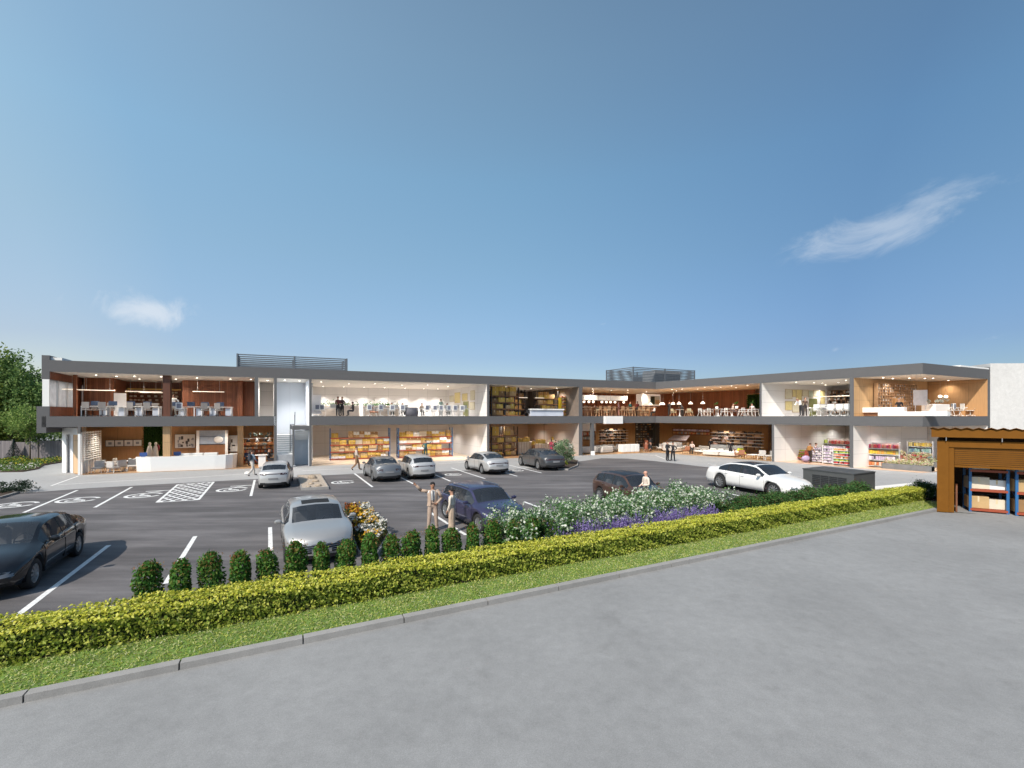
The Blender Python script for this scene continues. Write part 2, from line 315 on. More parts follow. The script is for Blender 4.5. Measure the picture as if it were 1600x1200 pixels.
# ---------------- cars ----------------
def hermite(pts):
    xs = np.array([p[0] for p in pts], float); ys = np.array([p[1] for p in pts], float); d = np.diff(ys)/np.diff(xs); m = np.zeros(len(xs)); m[0] = d[0]; m[-1] = d[-1]
    for i in range(1, len(xs)-1): m[i] = 0 if d[i-1]*d[i] <= 0 else 2*d[i-1]*d[i]/(d[i-1]+d[i])
    def f(x):
        x = min(max(x, xs[0]), xs[-1]); i = min(int(np.searchsorted(xs, x, 'right'))-1, len(xs)-2); h = xs[i+1]-xs[i]; t = (x-xs[i])/h
        return float((1+2*t)*(1-t)**2*ys[i]+t*(1-t)**2*h*m[i]+t*t*(3-2*t)*ys[i+1]+t*t*(t-1)*h*m[i+1])
    return f
SEDAN = dict(zc=[(0,.62),(.010,.90),(.022,1.05),(.04,1.09),(.10,1.11),(.145,1.14),(.29,1.37),(.40,1.44),(.51,1.445),(.60,1.40),(.755,1.03),(.79,.985),(.88,.90),(.95,.79),(.985,.69),(1,.50)],
    zs=[(0,.58),(.02,.80),(.05,.93),(.2,.97),(.5,.93),(.72,.90),(.85,.81),(.95,.71),(1,.47)], rear=(.145,.29), wind=(.60,.755), side=(.20,.72), pil=(.33,.475), H=1.445)
COUPE = dict(zc=[(0,.62),(.012,.90),(.03,1.03),(.06,1.06),(.10,1.09),(.14,1.13),(.30,1.36),(.43,1.43),(.52,1.43),(.60,1.385),(.755,1.01),(.79,.965),(.87,.88),(.95,.77),(.985,.67),(1,.48)],
    zs=[(0,.58),(.02,.82),(.05,.94),(.2,.97),(.5,.92),(.72,.89),(.85,.80),(.95,.69),(1,.46)], rear=(.12,.31), wind=(.595,.755), side=(.20,.72), pil=(.34,.475), H=1.43)
SUV = dict(zc=[(0,.72),(.008,1.0),(.02,1.12),(.045,1.19),(.12,1.50),(.2,1.58),(.42,1.63),(.56,1.61),(.62,1.55),(.745,1.13),(.77,1.09),(.9,1.0),(.96,.90),(.985,.80),(1,.58)],
    zs=[(0,.66),(.02,.98),(.05,1.08),(.2,1.08),(.5,1.03),(.74,1.0),(.87,.92),(.95,.80),(1,.53)], rear=(.048,.125), wind=(.615,.745), side=(.115,.715), pil=(.27,.46), H=1.63)
SUVC = dict(SUV, zc=[(0,.72),(.008,.98),(.02,1.08),(.045,1.14),(.08,1.19),(.20,1.47),(.32,1.57),(.45,1.60),(.55,1.58),(.62,1.50),(.745,1.12),(.77,1.08),(.9,.98),(.96,.88),(.985,.78),(1,.56)], rear=(.085,.20), side=(.17,.715), H=1.6)
CRIM = M('alloy_rim', (.42,.43,.44), .35, .8, var=.03); TYRE = M('tyre_rubber', (.018,.018,.019), .85, var=.1); HLAMP = M('headlight_glass', (.13,.14,.16), .08, var=.2, scale=12, coat=1); TLAMP = M('tail_light_glass', (.05,.012,.014), .12, var=.1, coat=1)
INTER = M('car_interior_pale', (.36,.33,.31), .8, var=.1); INTERD = M('car_interior_dark', (.05,.05,.055), .8, var=.1); PLATE = M('blank_plate', (.22,.22,.23), .4, var=.05); GRILLE = M('grille_black', (.012,.012,.014), .35, var=0); SEAM = M('panel_gap', (.012,.012,.013), .8, var=0)
def car_paint(name, c, metal=.35, rough=.28): return M(name, c, rough, metal, var=.015, coat=.6)
def wheel(parent, x, y, r, side):
    w = empty('wheel', (x, y, r)); w.parent = parent
    t = MB(); n = 28; hw = .115; pr = [(r*.66, -hw*.85), (r*.90, -hw), (r*.985, -hw*.8), (r, -hw*.5), (r, hw*.5), (r*.985, hw*.8), (r*.90, hw), (r*.66, hw*.85)]
    vs = [(q*cos(2*pi*k/n), h, q*sin(2*pi*k/n)) for q, h in pr for k in range(n)]
    t.add(vs, [(i*n+k, (i+1)*n+k, (i+1)*n+(k+1)%n, i*n+(k+1)%n) for i in range(7) for k in range(n)], 0, True); t.build('tyre', TYRE, w)
    m = MB(); yo = side*hw*.72
    ring = [(r*.69, yo), (r*.62, yo+side*.012), (r*.60, yo-side*.05)]
    vs = [(q*cos(2*pi*k/n), h, q*sin(2*pi*k/n)) for q, h in ring for k in range(n)]
    m.add(vs, [(i*n+k, (i+1)*n+k, (i+1)*n+(k+1)%n, i*n+(k+1)%n) for i in range(2) for k in range(n)], 0, True)
    vs = [(r*.62*cos(2*pi*k/n), yo-side*.06, r*.62*sin(2*pi*k/n)) for k in range(n)]; m.add(vs, [tuple(range(n))], 1)
    for k in range(10):
        a = 2*pi*k/10; c, s = cos(a), sin(a); q0, q1 = r*.12, r*.63
        m.add([(q0*c-.018*s, yo+side*.012, q0*s+.018*c), (q0*c+.018*s, yo+side*.012, q0*s-.018*c), (q1*c+.03*s, yo+side*.004, q1*s-.03*c), (q1*c-.03*s, yo+side*.004, q1*s+.03*c),
               (q0*c-.018*s, yo-side*.02, q0*s+.018*c), (q0*c+.018*s, yo-side*.02, q0*s-.018*c), (q1*c+.03*s, yo-side*.03, q1*s-.03*c), (q1*c-.03*s, yo-side*.03, q1*s+.03*c)], [(0,1,2,3),(7,6,5,4),(0,3,7,4),(1,5,6,2)], 0)
    vs = [(r*.15*cos(2*pi*k/10), yo+side*.018, r*.15*sin(2*pi*k/10)) for k in range(10)]; m.add(vs, [tuple(range(10))], 0)
    m.build('rim', [CRIM, BLK], w)
def make_car(name, label, paint, st, L=4.75, Wd=1.84, wb=2.8, r=.335, loc=(0,0,0), rz=0, cat='car', clad=None, trim=None, hood=0, roofglass=0, rails=0, inter=None, sc=1, grille=(.42,.30,.58), bar=False, plates=True, mirror=None, hz=1):
    root = thing(name, label, cat, (*loc, 0) if len(loc) == 2 else loc, rz); root.scale = (sc, sc, sc*hz)
    zc, zs = hermite(st['zc']), hermite(st['zs']); wf = hermite([(0,.80),(.04,.90),(.15,.975),(.4,1),(.7,1),(.88,.965),(.96,.89),(1,.77)]); zb = hermite([(0,.40),(.03,.27),(.1,.2),(.9,.2),(.97,.22),(1,.34)])
    hw = Wd/2; xf = L/2-.86*L/4.75; xr = xf-wb; R = r+.055; us = set(np.linspace(0, 1, 58)); gm = st['H']-.93
    for a in (xf, xr):
        for k in range(17): us.add((a+R*cos(pi*k/16)*.999)/L+.5)
    for q in st['rear']+st['wind']+st['side']: us.add(q)
    for q in st['pil']: us.add(q-.008); us.add(q+.008)
    for q in (.004, .01, .02, .985, .993, .998, .93, .07): us.add(q)
    us = sorted(us); us = [u for i, u in enumerate(us) if i == 0 or u-us[i-1] > .0012 or u in st['wind'] or u in st['rear']]
    sill = .25
    def warp(x, y): # rounded nose and tail in plan
        u = x/L+.5; k = max(0, (u-.62)/.38)**1.5*.30; k2 = max(0, (.35-u)/.35)**1.5*.22; q = (y/hw)**2; return x-k*q+k2*q
    rings = []
    for u in us:
        x = (u-.5)*L; w = wf(u)*hw; C = zc(u); Z = min(zs(u), C-.02); f = min(1, max(0, (C-Z)/gm)); f = f*f*(3-2*f); b = zb(u)
        zl = max(b+.02, sill)
        for a in (xf, xr):
            if abs(x-a) < R: zl = max(zl, min(Z-.12, r+sqrt(max(0, R*R-(x-a)**2))))
        b2 = max(b, 0); lo = zl; mid1 = lo+(Z-lo)*.35; mid2 = lo+(Z-lo)*.72
        pts = [(0, b2), (w*.60, b2), (w*.60, lo-.003), (w*.965, lo), (w*.995, mid1), (w, mid2), (w*.972, Z-.012), (w*.935, Z+.012*f),
               (w*(.84-.09*f), Z+(C-Z)*(.45+.36*f)), (w*(.74-.06*f), Z+(C-Z)*(.66+.26*f)), (w*.42, Z+(C-Z)*(.90+.08*f)), (0, C)]
        rings.append((u, x, w, pts))
    cats = {}
    def cell(cat, quad, m=0):
        cats.setdefault(cat, MB()).add(quad, [(0,1,2,3)], m, True)
    K = 12; cl = clad is not None
    V = {}; body = MB(); gl = {}
    def vid(store, mb, key, co):
        if key not in store: store[key] = len(mb.v); mb.v.append(co)
        return store[key]
    stores = {}
    def face(catn, keys, cos_, m):
        mb, stt = stores.setdefault(catn, (MB(), {})); ids = tuple(vid(stt, mb, k, c) for k, c in zip(keys, cos_)); mb.f.append(ids); mb.m.append(m); mb.s.append(True)
    for i in range(len(rings)-1):
        ua, ub = rings[i][0], rings[i+1][0]; um = (ua+ub)/2
        for j in range(K-1):
            for sgn in (1, -1):
                cat, m = 'body', 0
                if j <= 2: m = 1
                elif j == 3 and cl and True: m = 1
                if j == 7 and st['side'][0] < um < st['side'][1] and rings[i][3][8][1]-rings[i][3][7][1] > .05:
                    if any(abs(um-q) < .008 for q in st['pil']): m = 1
                    else: cat = ('side_window', sgn, sum(um > q for q in st['pil']))
                if j >= 9 and st['wind'][0] < um < st['wind'][1]: cat = ('windscreen',)
                if j >= 9 and st['rear'][0] < um < st['rear'][1]: cat = ('rear_window',)
                if roofglass and j >= 9 and st['rear'][1]+.03 < um < st['wind'][0]-.015:
                    if roofglass == 1 or (um > st['wind'][0]-.11 and j == 10): m = 1 if roofglass == 2 else 2
                ks = [(i, j, sgn), (i+1, j, sgn), (i+1, j+1, sgn), (i, j+1, sgn)]; cs = []
                for (a, b, s_) in ks:
                    y, z = rings[a][3][b]; x = rings[a][1]; cs.append((warp(x, y), y*s_, z))
                ks = [(a, b, 0 if b in (0, K-1) else s_) for a, b, s_ in ks]
                if sgn == 1: ks = ks[::-1]; cs = cs[::-1]
                face(cat, ks, cs, m)
    for i in (0, len(rings)-1): # end caps as curved grids
        u, x, w, pts = rings[i]
        mb, stt = stores['body']
        for j in range(1, K-1):
            (y0, z0), (y1, z1) = pts[j], pts[j+1]
            for k in range(10):
                t0, t1 = -1+k/5, -1+(k+1)/5; q = [(y0*t0, z0), (y0*t1, z0), (y1*t1, z1), (y1*t0, z1)]
                mb.add([(warp(x, a), a, z) for a, z in (q if i else q[::-1])], [(0,1,2,3)], 0 if pts[j][1] > (.40 if cl else .30) else 1, True)
    roofm = GRILLE
    for catn, (mb, stt) in stores.items():
        if catn == 'body': mb.build('body', [paint, clad or SEAM, roofm], root)
        else: mb.build(catn[0], CGLASS, root)
    # wheel wells, floor and cabin
    ib = inter or INTERD; z0 = .42; wl = (st['wind'][1]-.5)*L; rl = (st['rear'][0]-.5)*L
    m = MB(); m.box(rl+.1, -hw*.86, z0-.06, wl-.05, hw*.86, z0, 0); m.box(wl-.42, -hw*.84, z0+.30, wl-.02, hw*.84, zs(st['wind'][1])-.04, 0)
    m.build('dashboard', ib, root)
    for sx in (.05, -.85):
        for sy in (-.37, .37):
            q = MB(); q.rb(sx*1.0+.02, sy, z0+.16, .5, .48, .22, .05); q.rb(sx-.24, sy, z0+.46, .16, .46, .58, .06); q.rb(sx-.28, sy, z0+.83, .10, .26, .17, .04); q.build('seat', inter or INTER, root)
    m = MB(); n = 16; cx, cy, cz = .62, .37, z0+.52; pp = [(cx-.05*sin(2*pi*k/n), cy+.18*cos(2*pi*k/n), cz+.18*sin(2*pi*k/n)) for k in range(n+1)]; m.path(pp, .016, 5); m.tube((cx, cy-.17, cz), (cx, cy+.17, cz), .02, n=5); m.build('steering_wheel', BLK, root)
    for a in (xf, xr):
        for sgn in (1, -1): wheel(root, a, sgn*(hw*.985-.125), r, sgn)
    # lamps, grille, plates
    def htop(rr, y):
        p = rr[3][6:][::-1]; return float(np.interp(abs(y), [q[0] for q in p], [q[1] for q in p]))
    def patch(nm, ye, ze, mats, end=1, off=.012, m=0, parent=root, fan=6):
        mb = MB(); y0, y1 = ye; vs = []
        for k in range(fan+1):
            y = y0+(y1-y0)*k/fan
            for z in np.linspace(ze[0], ze[1], 5):
                uu = 1.0 if end > 0 else 0.0
                # find the station whose height at this z meets the nose or tail
                best = L/2; 
                if end > 0: 
                    cand = [(rr[0], rr[1]) for rr in rings if rr[0] > .9 and htop(rr, y) >= z and rr[2]*.99 >= abs(y)]; xx = max([c[1] for c in cand], default=.93*L-L/2)
                else:
                    cand = [(rr[0], rr[1]) for rr in rings if rr[0] < .1 and htop(rr, y) >= z and rr[2]*.99 >= abs(y)]; xx = min([c[1] for c in cand], default=.07*L-L/2)
                vs.append((warp(xx, y)+end*off, y, z))
        fs = [(5*k+i, 5*k+5+i, 5*k+6+i, 5*k+1+i) for k in range(fan) for i in range(4)]
        if end < 0: fs = [f[::-1] for f in fs]
        mb.add(vs, fs, m, True); return mb.build(nm, mats, parent)
    zf = zs(.97); gw, g0, g1 = grille; gr = patch('grille', (-gw, gw), (g0, min(g1, zf-.02)), GRILLE, 1, .014, fan=10)
    mm = MB()
    for k in range(1, 5):
        z = g0+(min(g1, zf-.02)-g0)*k/5; mm.path([(warp(L/2, y)-.01*0+.02-.02*abs(z-.45), y, z) for y in np.linspace(-gw*.95, gw*.95, 7)], .007, 4)
    mm.build('grille_bar', CHROME, gr)
    for sgn in (1, -1):
        patch('headlight', (sgn*hw*.50, sgn*hw*.84) if sgn > 0 else (-hw*.84, -hw*.50), (zf-.15, zf-.04), HLAMP, 1, .02)
        zt = zs(.03); tl = patch('tail_light', (sgn*hw*.42, sgn*hw*.87) if sgn > 0 else (-hw*.87, -hw*.42), (zt-.15, zt-.03), TLAMP, -1, .016)
        mo = MB(); xm = (st['wind'][1]-.5)*L-.33; mo.rb(xm, sgn*(hw+.10), zs(.7)+.09, .15, .20, .13, .04); mo.tube((xm+.02, sgn*(hw-.06), zs(.7)+.03), (xm, sgn*(hw+.05), zs(.7)+.06), .025); mo.build('side_mirror', mirror or paint, root)
    if bar: patch('light_bar', (-hw*.44, hw*.44), (zs(.03)-.10, zs(.03)-.055), TLAMP, -1, .018, fan=10)
    patch('lower_grille', (-hw*.62, hw*.62), (.24, .33), GRILLE, 1, .012, fan=8); patch('rear_diffuser', (-hw*.62, hw*.62), (.27, .40), GRILLE, -1, .012, fan=8)
    if plates:
        patch('number_plate', (-.26, .26), (.40, .51), PLATE, 1, .03, fan=4); patch('number_plate', (-.26, .26), (.60, .71), PLATE, -1, .02, fan=4)
    if rails:
        for sgn in (1, -1):
            mo = MB(); xs = np.linspace((.27-.5)*L, (.56-.5)*L, 9); mo.path([(x, sgn*wf(x/L+.5)*hw*.70, zs(x/L+.5)+(zc(x/L+.5)-zs(x/L+.5))*.93-.002) for x in xs], .018, 5); mo.build('roof_rail', CHROME, root)
    # door gaps and handles
    for sgn in (1, -1):
        for u in (st['side'][1]+.01, st['pil'][-1], st['pil'][0]-.02 if st['pil'][0] > .3 else .30):
            x = (u-.5)*L; y = wf(u)*hw; Z = zs(u); lo = .29
            for a in (xf, xr):
                if abs(x-a) < R: lo = max(lo, r+sqrt(max(0, R*R-(x-a)**2))+.01)
            mo = MB(); pp = [(x, y*.972+.002, Z), (x, y+.002, lo+(Z-lo)*.72), (x, y*.997+.002, lo+(Z-lo)*.35), (x, y*.968+.004, lo)]
            mo.path([(a, b*sgn, c) for a, b, c in pp], .006, 4); mo.build('door_gap', SEAM, root)
        for u in (st['pil'][-1]+.03, st['pil'][0]-.01 if st['pil'][0] > .3 else .31):
            x = (u-.5)*L; mo = MB(); mo.rb(x, sgn*(wf(u)*hw+.012), zs(u)-.10, .20, .03, .03, .01); mo.build('door_handle', paint, root)
    if False:
        for sgn in (1, -1):
            mo = MB(); mo.path([((u-.5)*L-.02, sgn*hw*(.30+.25*(u-.78)/.2), zs(u)+(zc(u)-zs(u))*.94+.004) for u in np.linspace(.78, .93, 6)], .010, 5); mo.build('bonnet_crease', paint, root)
    return root
# ---------------- people ----------------
POSE = {
 'stand': dict(),
 'walk': dict(kl=(.1,-.16,.50), al=(.1,-.20,.09), tl=(.1,-.40,.07), kr=(-.1,.02,.48), ar=(-.1,.34,.16), tr=(-.1,.22,.04), el=(.25,.12,1.17), wl=(.25,-.02,.95), hl=(.25,-.06,.87), er=(-.25,-.06,1.15), wr=(-.24,-.22,.98), hr=(-.24,-.28,.92)),
 'talk': dict(el=(.24,.0,1.14), wl=(.12,-.24,1.12), hl=(.06,-.28,1.15), er=(-.24,0,1.14), wr=(-.16,-.22,1.04), hr=(-.1,-.27,1.05)),
 'hips': dict(er=(-.40,.02,1.46), wr=(-.58,-.08,1.66), hr=(-.63,-.10,1.72), el=(.34,.05,1.16), wl=(.14,-.12,1.00), hl=(.08,-.16,.98), al=(.15,.02,.09), tl=(.17,-.16,.04), kl=(.12,-.02,.5), ar=(-.15,.0,.09), tr=(-.17,-.18,.04), kr=(-.12,-.02,.5)),
 'bend': dict(waist=(0,-.10,1.08), chest=(0,-.30,1.25), neck=(0,-.40,1.36), hd=(0,-.47,1.42), head=(0,-.52,1.48), top=(0,-.55,1.55), sl=(.17,-.34,1.33), sr=(-.17,-.34,1.33), el=(.22,-.44,1.07), wl=(.18,-.62,1.0), hl=(.16,-.70,.99), er=(-.22,-.44,1.07), wr=(-.18,-.62,1.0), hr=(-.16,-.70,.99)),
 'sit': dict(pel=(0,0,.50), waist=(0,.02,.64), chest=(0,0,.86), neck=(0,-.01,1.01), hd=(0,-.03,1.10), head=(0,-.05,1.18), top=(0,-.05,1.26), sl=(.17,0,.96), sr=(-.17,0,.96), el=(.22,-.06,.70), wl=(.17,-.28,.74), hl=(.15,-.36,.75), er=(-.22,-.06,.70), wr=(-.17,-.28,.74), hr=(-.15,-.36,.75),
   pl=(.09,-.02,.48), pr=(-.09,-.02,.48), kl=(.11,-.42,.50), kr=(-.11,-.42,.50), al=(.11,-.40,.09), ar=(-.11,-.40,.09), tl=(.11,-.58,.04), tr=(-.11,-.58,.04)),
}
BASE = dict(pel=(0,0,.95), waist=(0,.0,1.10), chest=(0,.0,1.31), neck=(0,.01,1.47), hd=(0,-.005,1.56), head=(0,-.02,1.64), top=(0,-.01,1.715),
  sl=(.17,0,1.42), sr=(-.17,0,1.42), el=(.22,.02,1.15), wl=(.24,-.06,.92), hl=(.24,-.09,.83), er=(-.22,.02,1.15), wr=(-.24,-.06,.92), hr=(-.24,-.09,.83),
  pl=(.085,0,.90), pr=(-.085,0,.90), kl=(.10,-.01,.50), kr=(-.10,-.01,.50), al=(.105,.03,.09), ar=(-.105,.03,.09), tl=(.13,-.15,.04), tr=(-.13,-.15,.04))
RAD = dict(pel=(.135,.105), waist=(.12,.095), chest=(.155,.11), neck=(.055,.055), hd=(.068,.075), head=(.082,.100), top=(.055,.065), sl=(.062,)*2, sr=(.062,)*2, el=(.045,)*2, er=(.045,)*2, wl=(.030,.028), wr=(.030,.028), hl=(.034,.020), hr=(.034,.020),
  pl=(.105,.11), pr=(.105,.11), kl=(.075,)*2, kr=(.075,)*2, al=(.058,.058), ar=(.058,.058), tl=(.038,.028), tr=(.038,.028))
BONES = [('pel','waist',0),('waist','chest',1),('chest','neck',1),('neck','hd',3),('hd','head',3),('head','top',3),('chest','sl',1),('chest','sr',1),('sl','el',1),('el','wl',1),('sr','er',1),('er','wr',1),('wl','hl',3),('wr','hr',3),
  ('pel','pl',0),('pel','pr',0),('pl','kl',0),('kl','al',0),('pr','kr',0),('kr','ar',0),('al','tl',2),('ar','tr',2)]
POSEMESH = {}
def pose_mesh(pose, fingers=False):
    if (pose, fingers) in POSEMESH: return POSEMESH[(pose, fingers)]
    J = dict(BASE); J.update(POSE[pose]); names = list(J); R = dict(RAD); bones = list(BONES); co = [Vector(J[n]) for n in names]
    rad = [R[n] for n in names]; ed = [(names.index(a), names.index(b)) for a, b, c in bones]; segs = [(co[a], co[b], bones[k][2], min(rad[a][0], rad[b][0])) for k, (a, b) in enumerate(ed)]
    if fingers:
        for s_, w in (('l', 'wl'), ('r', 'wr')):
            h = names.index('h'+s_); d = (co[h]-Vector(J[w])).normalized(); side = d.cross(Vector((0, 1, .3))).normalized()
            for k, (o, ln) in enumerate(((-.030,.060),(-.010,.072),(.010,.068),(.028,.052))):
                p = co[h]+side*o*.8+d*.012; q = p+d*ln*.55+Vector((0,-.006,-.002)); e = q+(d*.8+Vector((0,-.4,-.2))).normalized()*ln*.5
                i = len(co); co += [p, q, e]; rad += [(.0105,.0105),(.009,.009),(.0075,.0075)]; ed += [(h, i), (i, i+1), (i+1, i+2)]; segs += [(p, e, 3, .01)]
            p = co[names.index(w)].lerp(co[h], .6)+side*.028; e = p+(d*.6+side*.8).normalized()*.05; i = len(co); co += [p, e]; rad += [(.012,.012),(.009,.009)]; ed += [(h, i), (i, i+1)]; segs += [(p, e, 3, .01)]
    me = bpy.data.meshes.new('person_skeleton'); me.from_pydata([tuple(c) for c in co], ed, []); o = bpy.data.objects.new('person_skeleton', me); COL.objects.link(o)
    o.modifiers.new('skin', 'SKIN'); 
    if not me.skin_vertices: me.attributes.new if False else None
    sv = me.skin_vertices[0].data if me.skin_vertices else None
    if sv is None:
        bpy.context.view_layer.objects.active = o; bpy.ops.object.mode_set(mode='OBJECT'); bpy.ops.mesh.customdata_skin_add(); sv = me.skin_vertices[0].data
    for i, r in enumerate(rad): sv[i].radius = r; sv[i].use_root = (i == 0)
    o.modifiers['skin'].use_smooth_shade = True; ss = o.modifiers.new('s', 'SUBSURF'); ss.levels = ss.render_levels = 2
    dg = bpy.context.evaluated_depsgraph_get(); m2 = bpy.data.meshes.new_from_object(o.evaluated_get(dg)); bpy.data.objects.remove(o); bpy.data.meshes.remove(me)
    mi = []
    for p in m2.polygons:
        c = p.center; best = 9; k = 1
        for a, b, kk, r in segs:
            ab = b-a; t = max(0, min(1, (c-a).dot(ab)/ab.length_squared)); d = (c-a-ab*t).length-r
            if d < best: best = d; k = kk
        mi.append(k)
    m2.materials.clear()
    for k in range(4): m2.materials.append(None)
    m2.polygons.foreach_set('material_index', mi); m2.polygons.foreach_set('use_smooth', [True]*len(mi)); m2.update()
    POSEMESH[(pose, fingers)] = m2; return m2
def cloth(c):
    c = tuple(round(x, 3) for x in c); return M('cloth_%s_%s_%s' % c, c, .85, var=.12, scale=8)
def skin(c): return M('skin_%s_%s_%s' % c, c, .55, var=.05)
SK = (.50,.28,.19); SKD = (.22,.11,.07)
def person(xy, z, yaw, label, pose='stand', top=(.3,.3,.3), bot=(.1,.1,.1), shoe=(.03,.02,.02), sk=SK, hair=(.02,.013,.01), h=1.75, hero=False, skirt=None, group=None, long=False, jacket=None, bag=None, bun=False):
    root = thing('person', label, 'person', (xy[0], xy[1], z), yaw, group); k = h/1.75; root.scale = (k,)*3
    me = pose_mesh(pose, hero).copy(); me.name = 'body'
    for i, m in enumerate((cloth(bot), cloth(top), cloth(shoe), skin(sk))): me.materials[i] = m
    b = link('body', me, root); J = dict(BASE); J.update(POSE[pose]); hd = Vector(J['head']); 
    if hair:
        m = MB(); m.ell((hd[0], hd[1]+.028, hd[2]+.038), (.087,.098,.082), 12, 6, 0, -.45, .98)
        if long: m.rb(hd[0], hd[1]+.075, hd[2]-.06, .15, .07, .24, .03)
        if bun: m.ell((hd[0], hd[1]+.12, hd[2]+.03), (.05,.05,.05), 8, 5)
        m.build('hair', cloth(hair), root)
    m = MB(); m.ell((hd[0], hd[1]-.100, hd[2]-.028), (.012,.022,.022), 6, 4)
    for sx in (-1, 1): m.ell((hd[0]+sx*.084, hd[1]+.005, hd[2]-.01), (.012,.022,.032), 6, 4)
    m.build('face', skin(sk), root)
    if hero:
        m = MB()
        for sx in (-1, 1): m.ell((hd[0]+sx*.032, hd[1]-.088, hd[2]+.005), (.012,.009,.007), 6, 4); m.cb(hd[0]+sx*.034, hd[1]-.092, hd[2]+.026, .034, .01, .007)
        m.cb(hd[0], hd[1]-.090, hd[2]-.062, .042, .012, .009); m.build('eyes', cloth((.03,.02,.02)), root)
    if skirt:
        p = Vector(J['pel']); c, l = skirt; m = MB(); n = 16; rings = [(.125,.04),(.175,-.15),(.20,-.3),(.235,-l)] if l < .8 else [(.13,.05),(.170,-.12),(.155,-.40),(.175,-l)]
        vs = [(p[0]+q*cos(2*pi*i/n)*(1+.05*cos(6*pi*i/n*2)), p[1]+q*.8*sin(2*pi*i/n), p[2]+hh) for q, hh in rings for i in range(n)]
        m.add(vs, [(a*n+i, a*n+(i+1)%n, (a+1)*n+(i+1)%n, (a+1)*n+i)[::-1] for a in range(3) for i in range(n)], 0, True); m.build('skirt', cloth(c), root)
    if jacket:
        # open jacket shell over the torso, sleeves are the body's own
        m = MB(); n = 20; rings = [(1.475,.085,.075),(1.44,.165,.10),(1.36,.195,.125),(1.2,.180,.125),(1.05,.185,.13),(.90,.205,.145)]; dz = J['chest'][2]-1.31; vs = []
        for zz, rx, ry in rings:
            for i in range(n+1):
                a = -pi/2+.42+(2*pi-.84)*i/n; vs.append((rx*cos(a), ry*sin(a)+J['chest'][1], zz+dz))
        m.add(vs, [(a*(n+1)+i, a*(n+1)+i+1, (a+1)*(n+1)+i+1, (a+1)*(n+1)+i)[::-1] for a in range(5) for i in range(n)], 0, True)
        for s_ in 'lr':
            a, e, w = (Vector(J[q+s_]) for q in 'sew'); m.tube(a, e, .064, .054, n=10); m.tube(e, w, .054, .042, n=10); m.ell(e, (.054,)*3, 8, 6); m.ell(a, (.064,)*3, 8, 6)
        m.build('jacket', cloth(jacket), root)
        m = MB(); m.cb(0, -.118, 1.26, .035, .012, .36, rx=.03); m.cb(0, -.115, 1.45, .05, .02, .04); m.build('tie', cloth((.10,.10,.12)), root)
        m = MB(); m.lathe([(.138,.97),(.14,1.0)], 16); 
        for v in range(len(m.v)): x, y, z_ = m.v[v]; m.v[v] = (x, y*.8, z_)
        m.build('belt', cloth((.04,.02,.015)), root)
    if bag:
        m = MB(); m.rb(0, .17+J['chest'][1], J['chest'][2]-.02, .30, .15, .42, .05); m.build('backpack', cloth(bag), root)
    return root
# ---------------- furniture ----------------
@builder
def desk(w=1.5, pane=True):
    r = empty('office_desk'); m = MB(); m.rb(0, 0, .73, w, .75, .035, .008); m.build('desk_top', WMAT, r)
    for sx in (-1, 1):
        m = MB(); m.box(sx*(w/2-.05)-.025, -.34, 0, sx*(w/2-.05)+.025, -.29, .71); m.box(sx*(w/2-.05)-.025, .29, 0, sx*(w/2-.05)+.025, .34, .71); m.box(sx*(w/2-.05)-.024, -.29, .62, sx*(w/2-.05)+.024, .29, .66); m.build('leg', WMAT, r)
    m = MB(); m.rb(w/2-.28, .05, .33, .38, .5, .6, .01); m.build('drawer_unit', M('pale_blue_lacquer', (.50,.54,.62), .4, var=.02), r)
    m = MB(); m.rb(-.1, .12, .98, .52, .03, .32, .01); m.tube((-.1, .14, .75), (-.1, .14, .95), .02); m.box(-.2, .06, .749, 0, .2, .76); m.build('monitor', BLUEF, r); return r
@builder
def bench(w=1.5):
    r = empty('work_table'); m = MB(); m.rb(0, 0, .73, w, .8, .04, .008); m.build('desk_top', WMAT, r)
    for sx in (-1, 1):
        m = MB(); m.tube((sx*(w/2-.1), -.33, 0), (sx*(w/2-.16), -.1, .71), .02); m.tube((sx*(w/2-.1), .33, 0), (sx*(w/2-.16), .1, .71), .02); m.build('leg', WMAT, r)
    m = MB(); m.rb(.1, .12, .93, .5, .03, .3, .01); m.tube((.1, .14, .75), (.1, .14, .9), .02); m.build('monitor', PALE, r)
    m = MB(); m.rb(-.3, .0, .765, .3, .21, .02, .005); m.build('paper_stack', WMAT, r); return r
@builder
def office_chair(kind='grey'):
    r = empty('office_chair'); f = {'grey': MGREY, 'white': WMAT}[kind]
    m = MB(); m.rb(0, 0, .47, .48, .46, .07, .03); m.build('seat', MGREY if kind == 'grey' else PALE, r)
    m = MB(); m.rb(0, .22, .80, .44, .04, .50, .05); m.build('backrest', f, r)
    if kind == 'white':
        m = MB(); m.rb(0, .247, .80, .30, .012, .36, .005); m.build('back_mesh', M('blue_grey_mesh', (.19,.20,.25), .8, var=.05), r)
    for sx in (-1, 1): m = MB(); m.path([(sx*.25, .12, .47), (sx*.27, .1, .66), (sx*.26, -.12, .67)], .016, 5); m.build('armrest', BLK if kind == 'grey' else WMAT, r)
    m = MB(); m.cyl(0, 0, .09, .44, .028, n=8)
    for k in range(5): a = 2*pi*k/5; m.tube((0,0,.1), (.28*cos(a), .28*sin(a), .07), .022, .014, n=5); m.ell((.28*cos(a), .28*sin(a), .03), (.03,.03,.03), 6, 4)
    m.build('swivel_base', BLK if kind == 'grey' else WMAT, r); return r
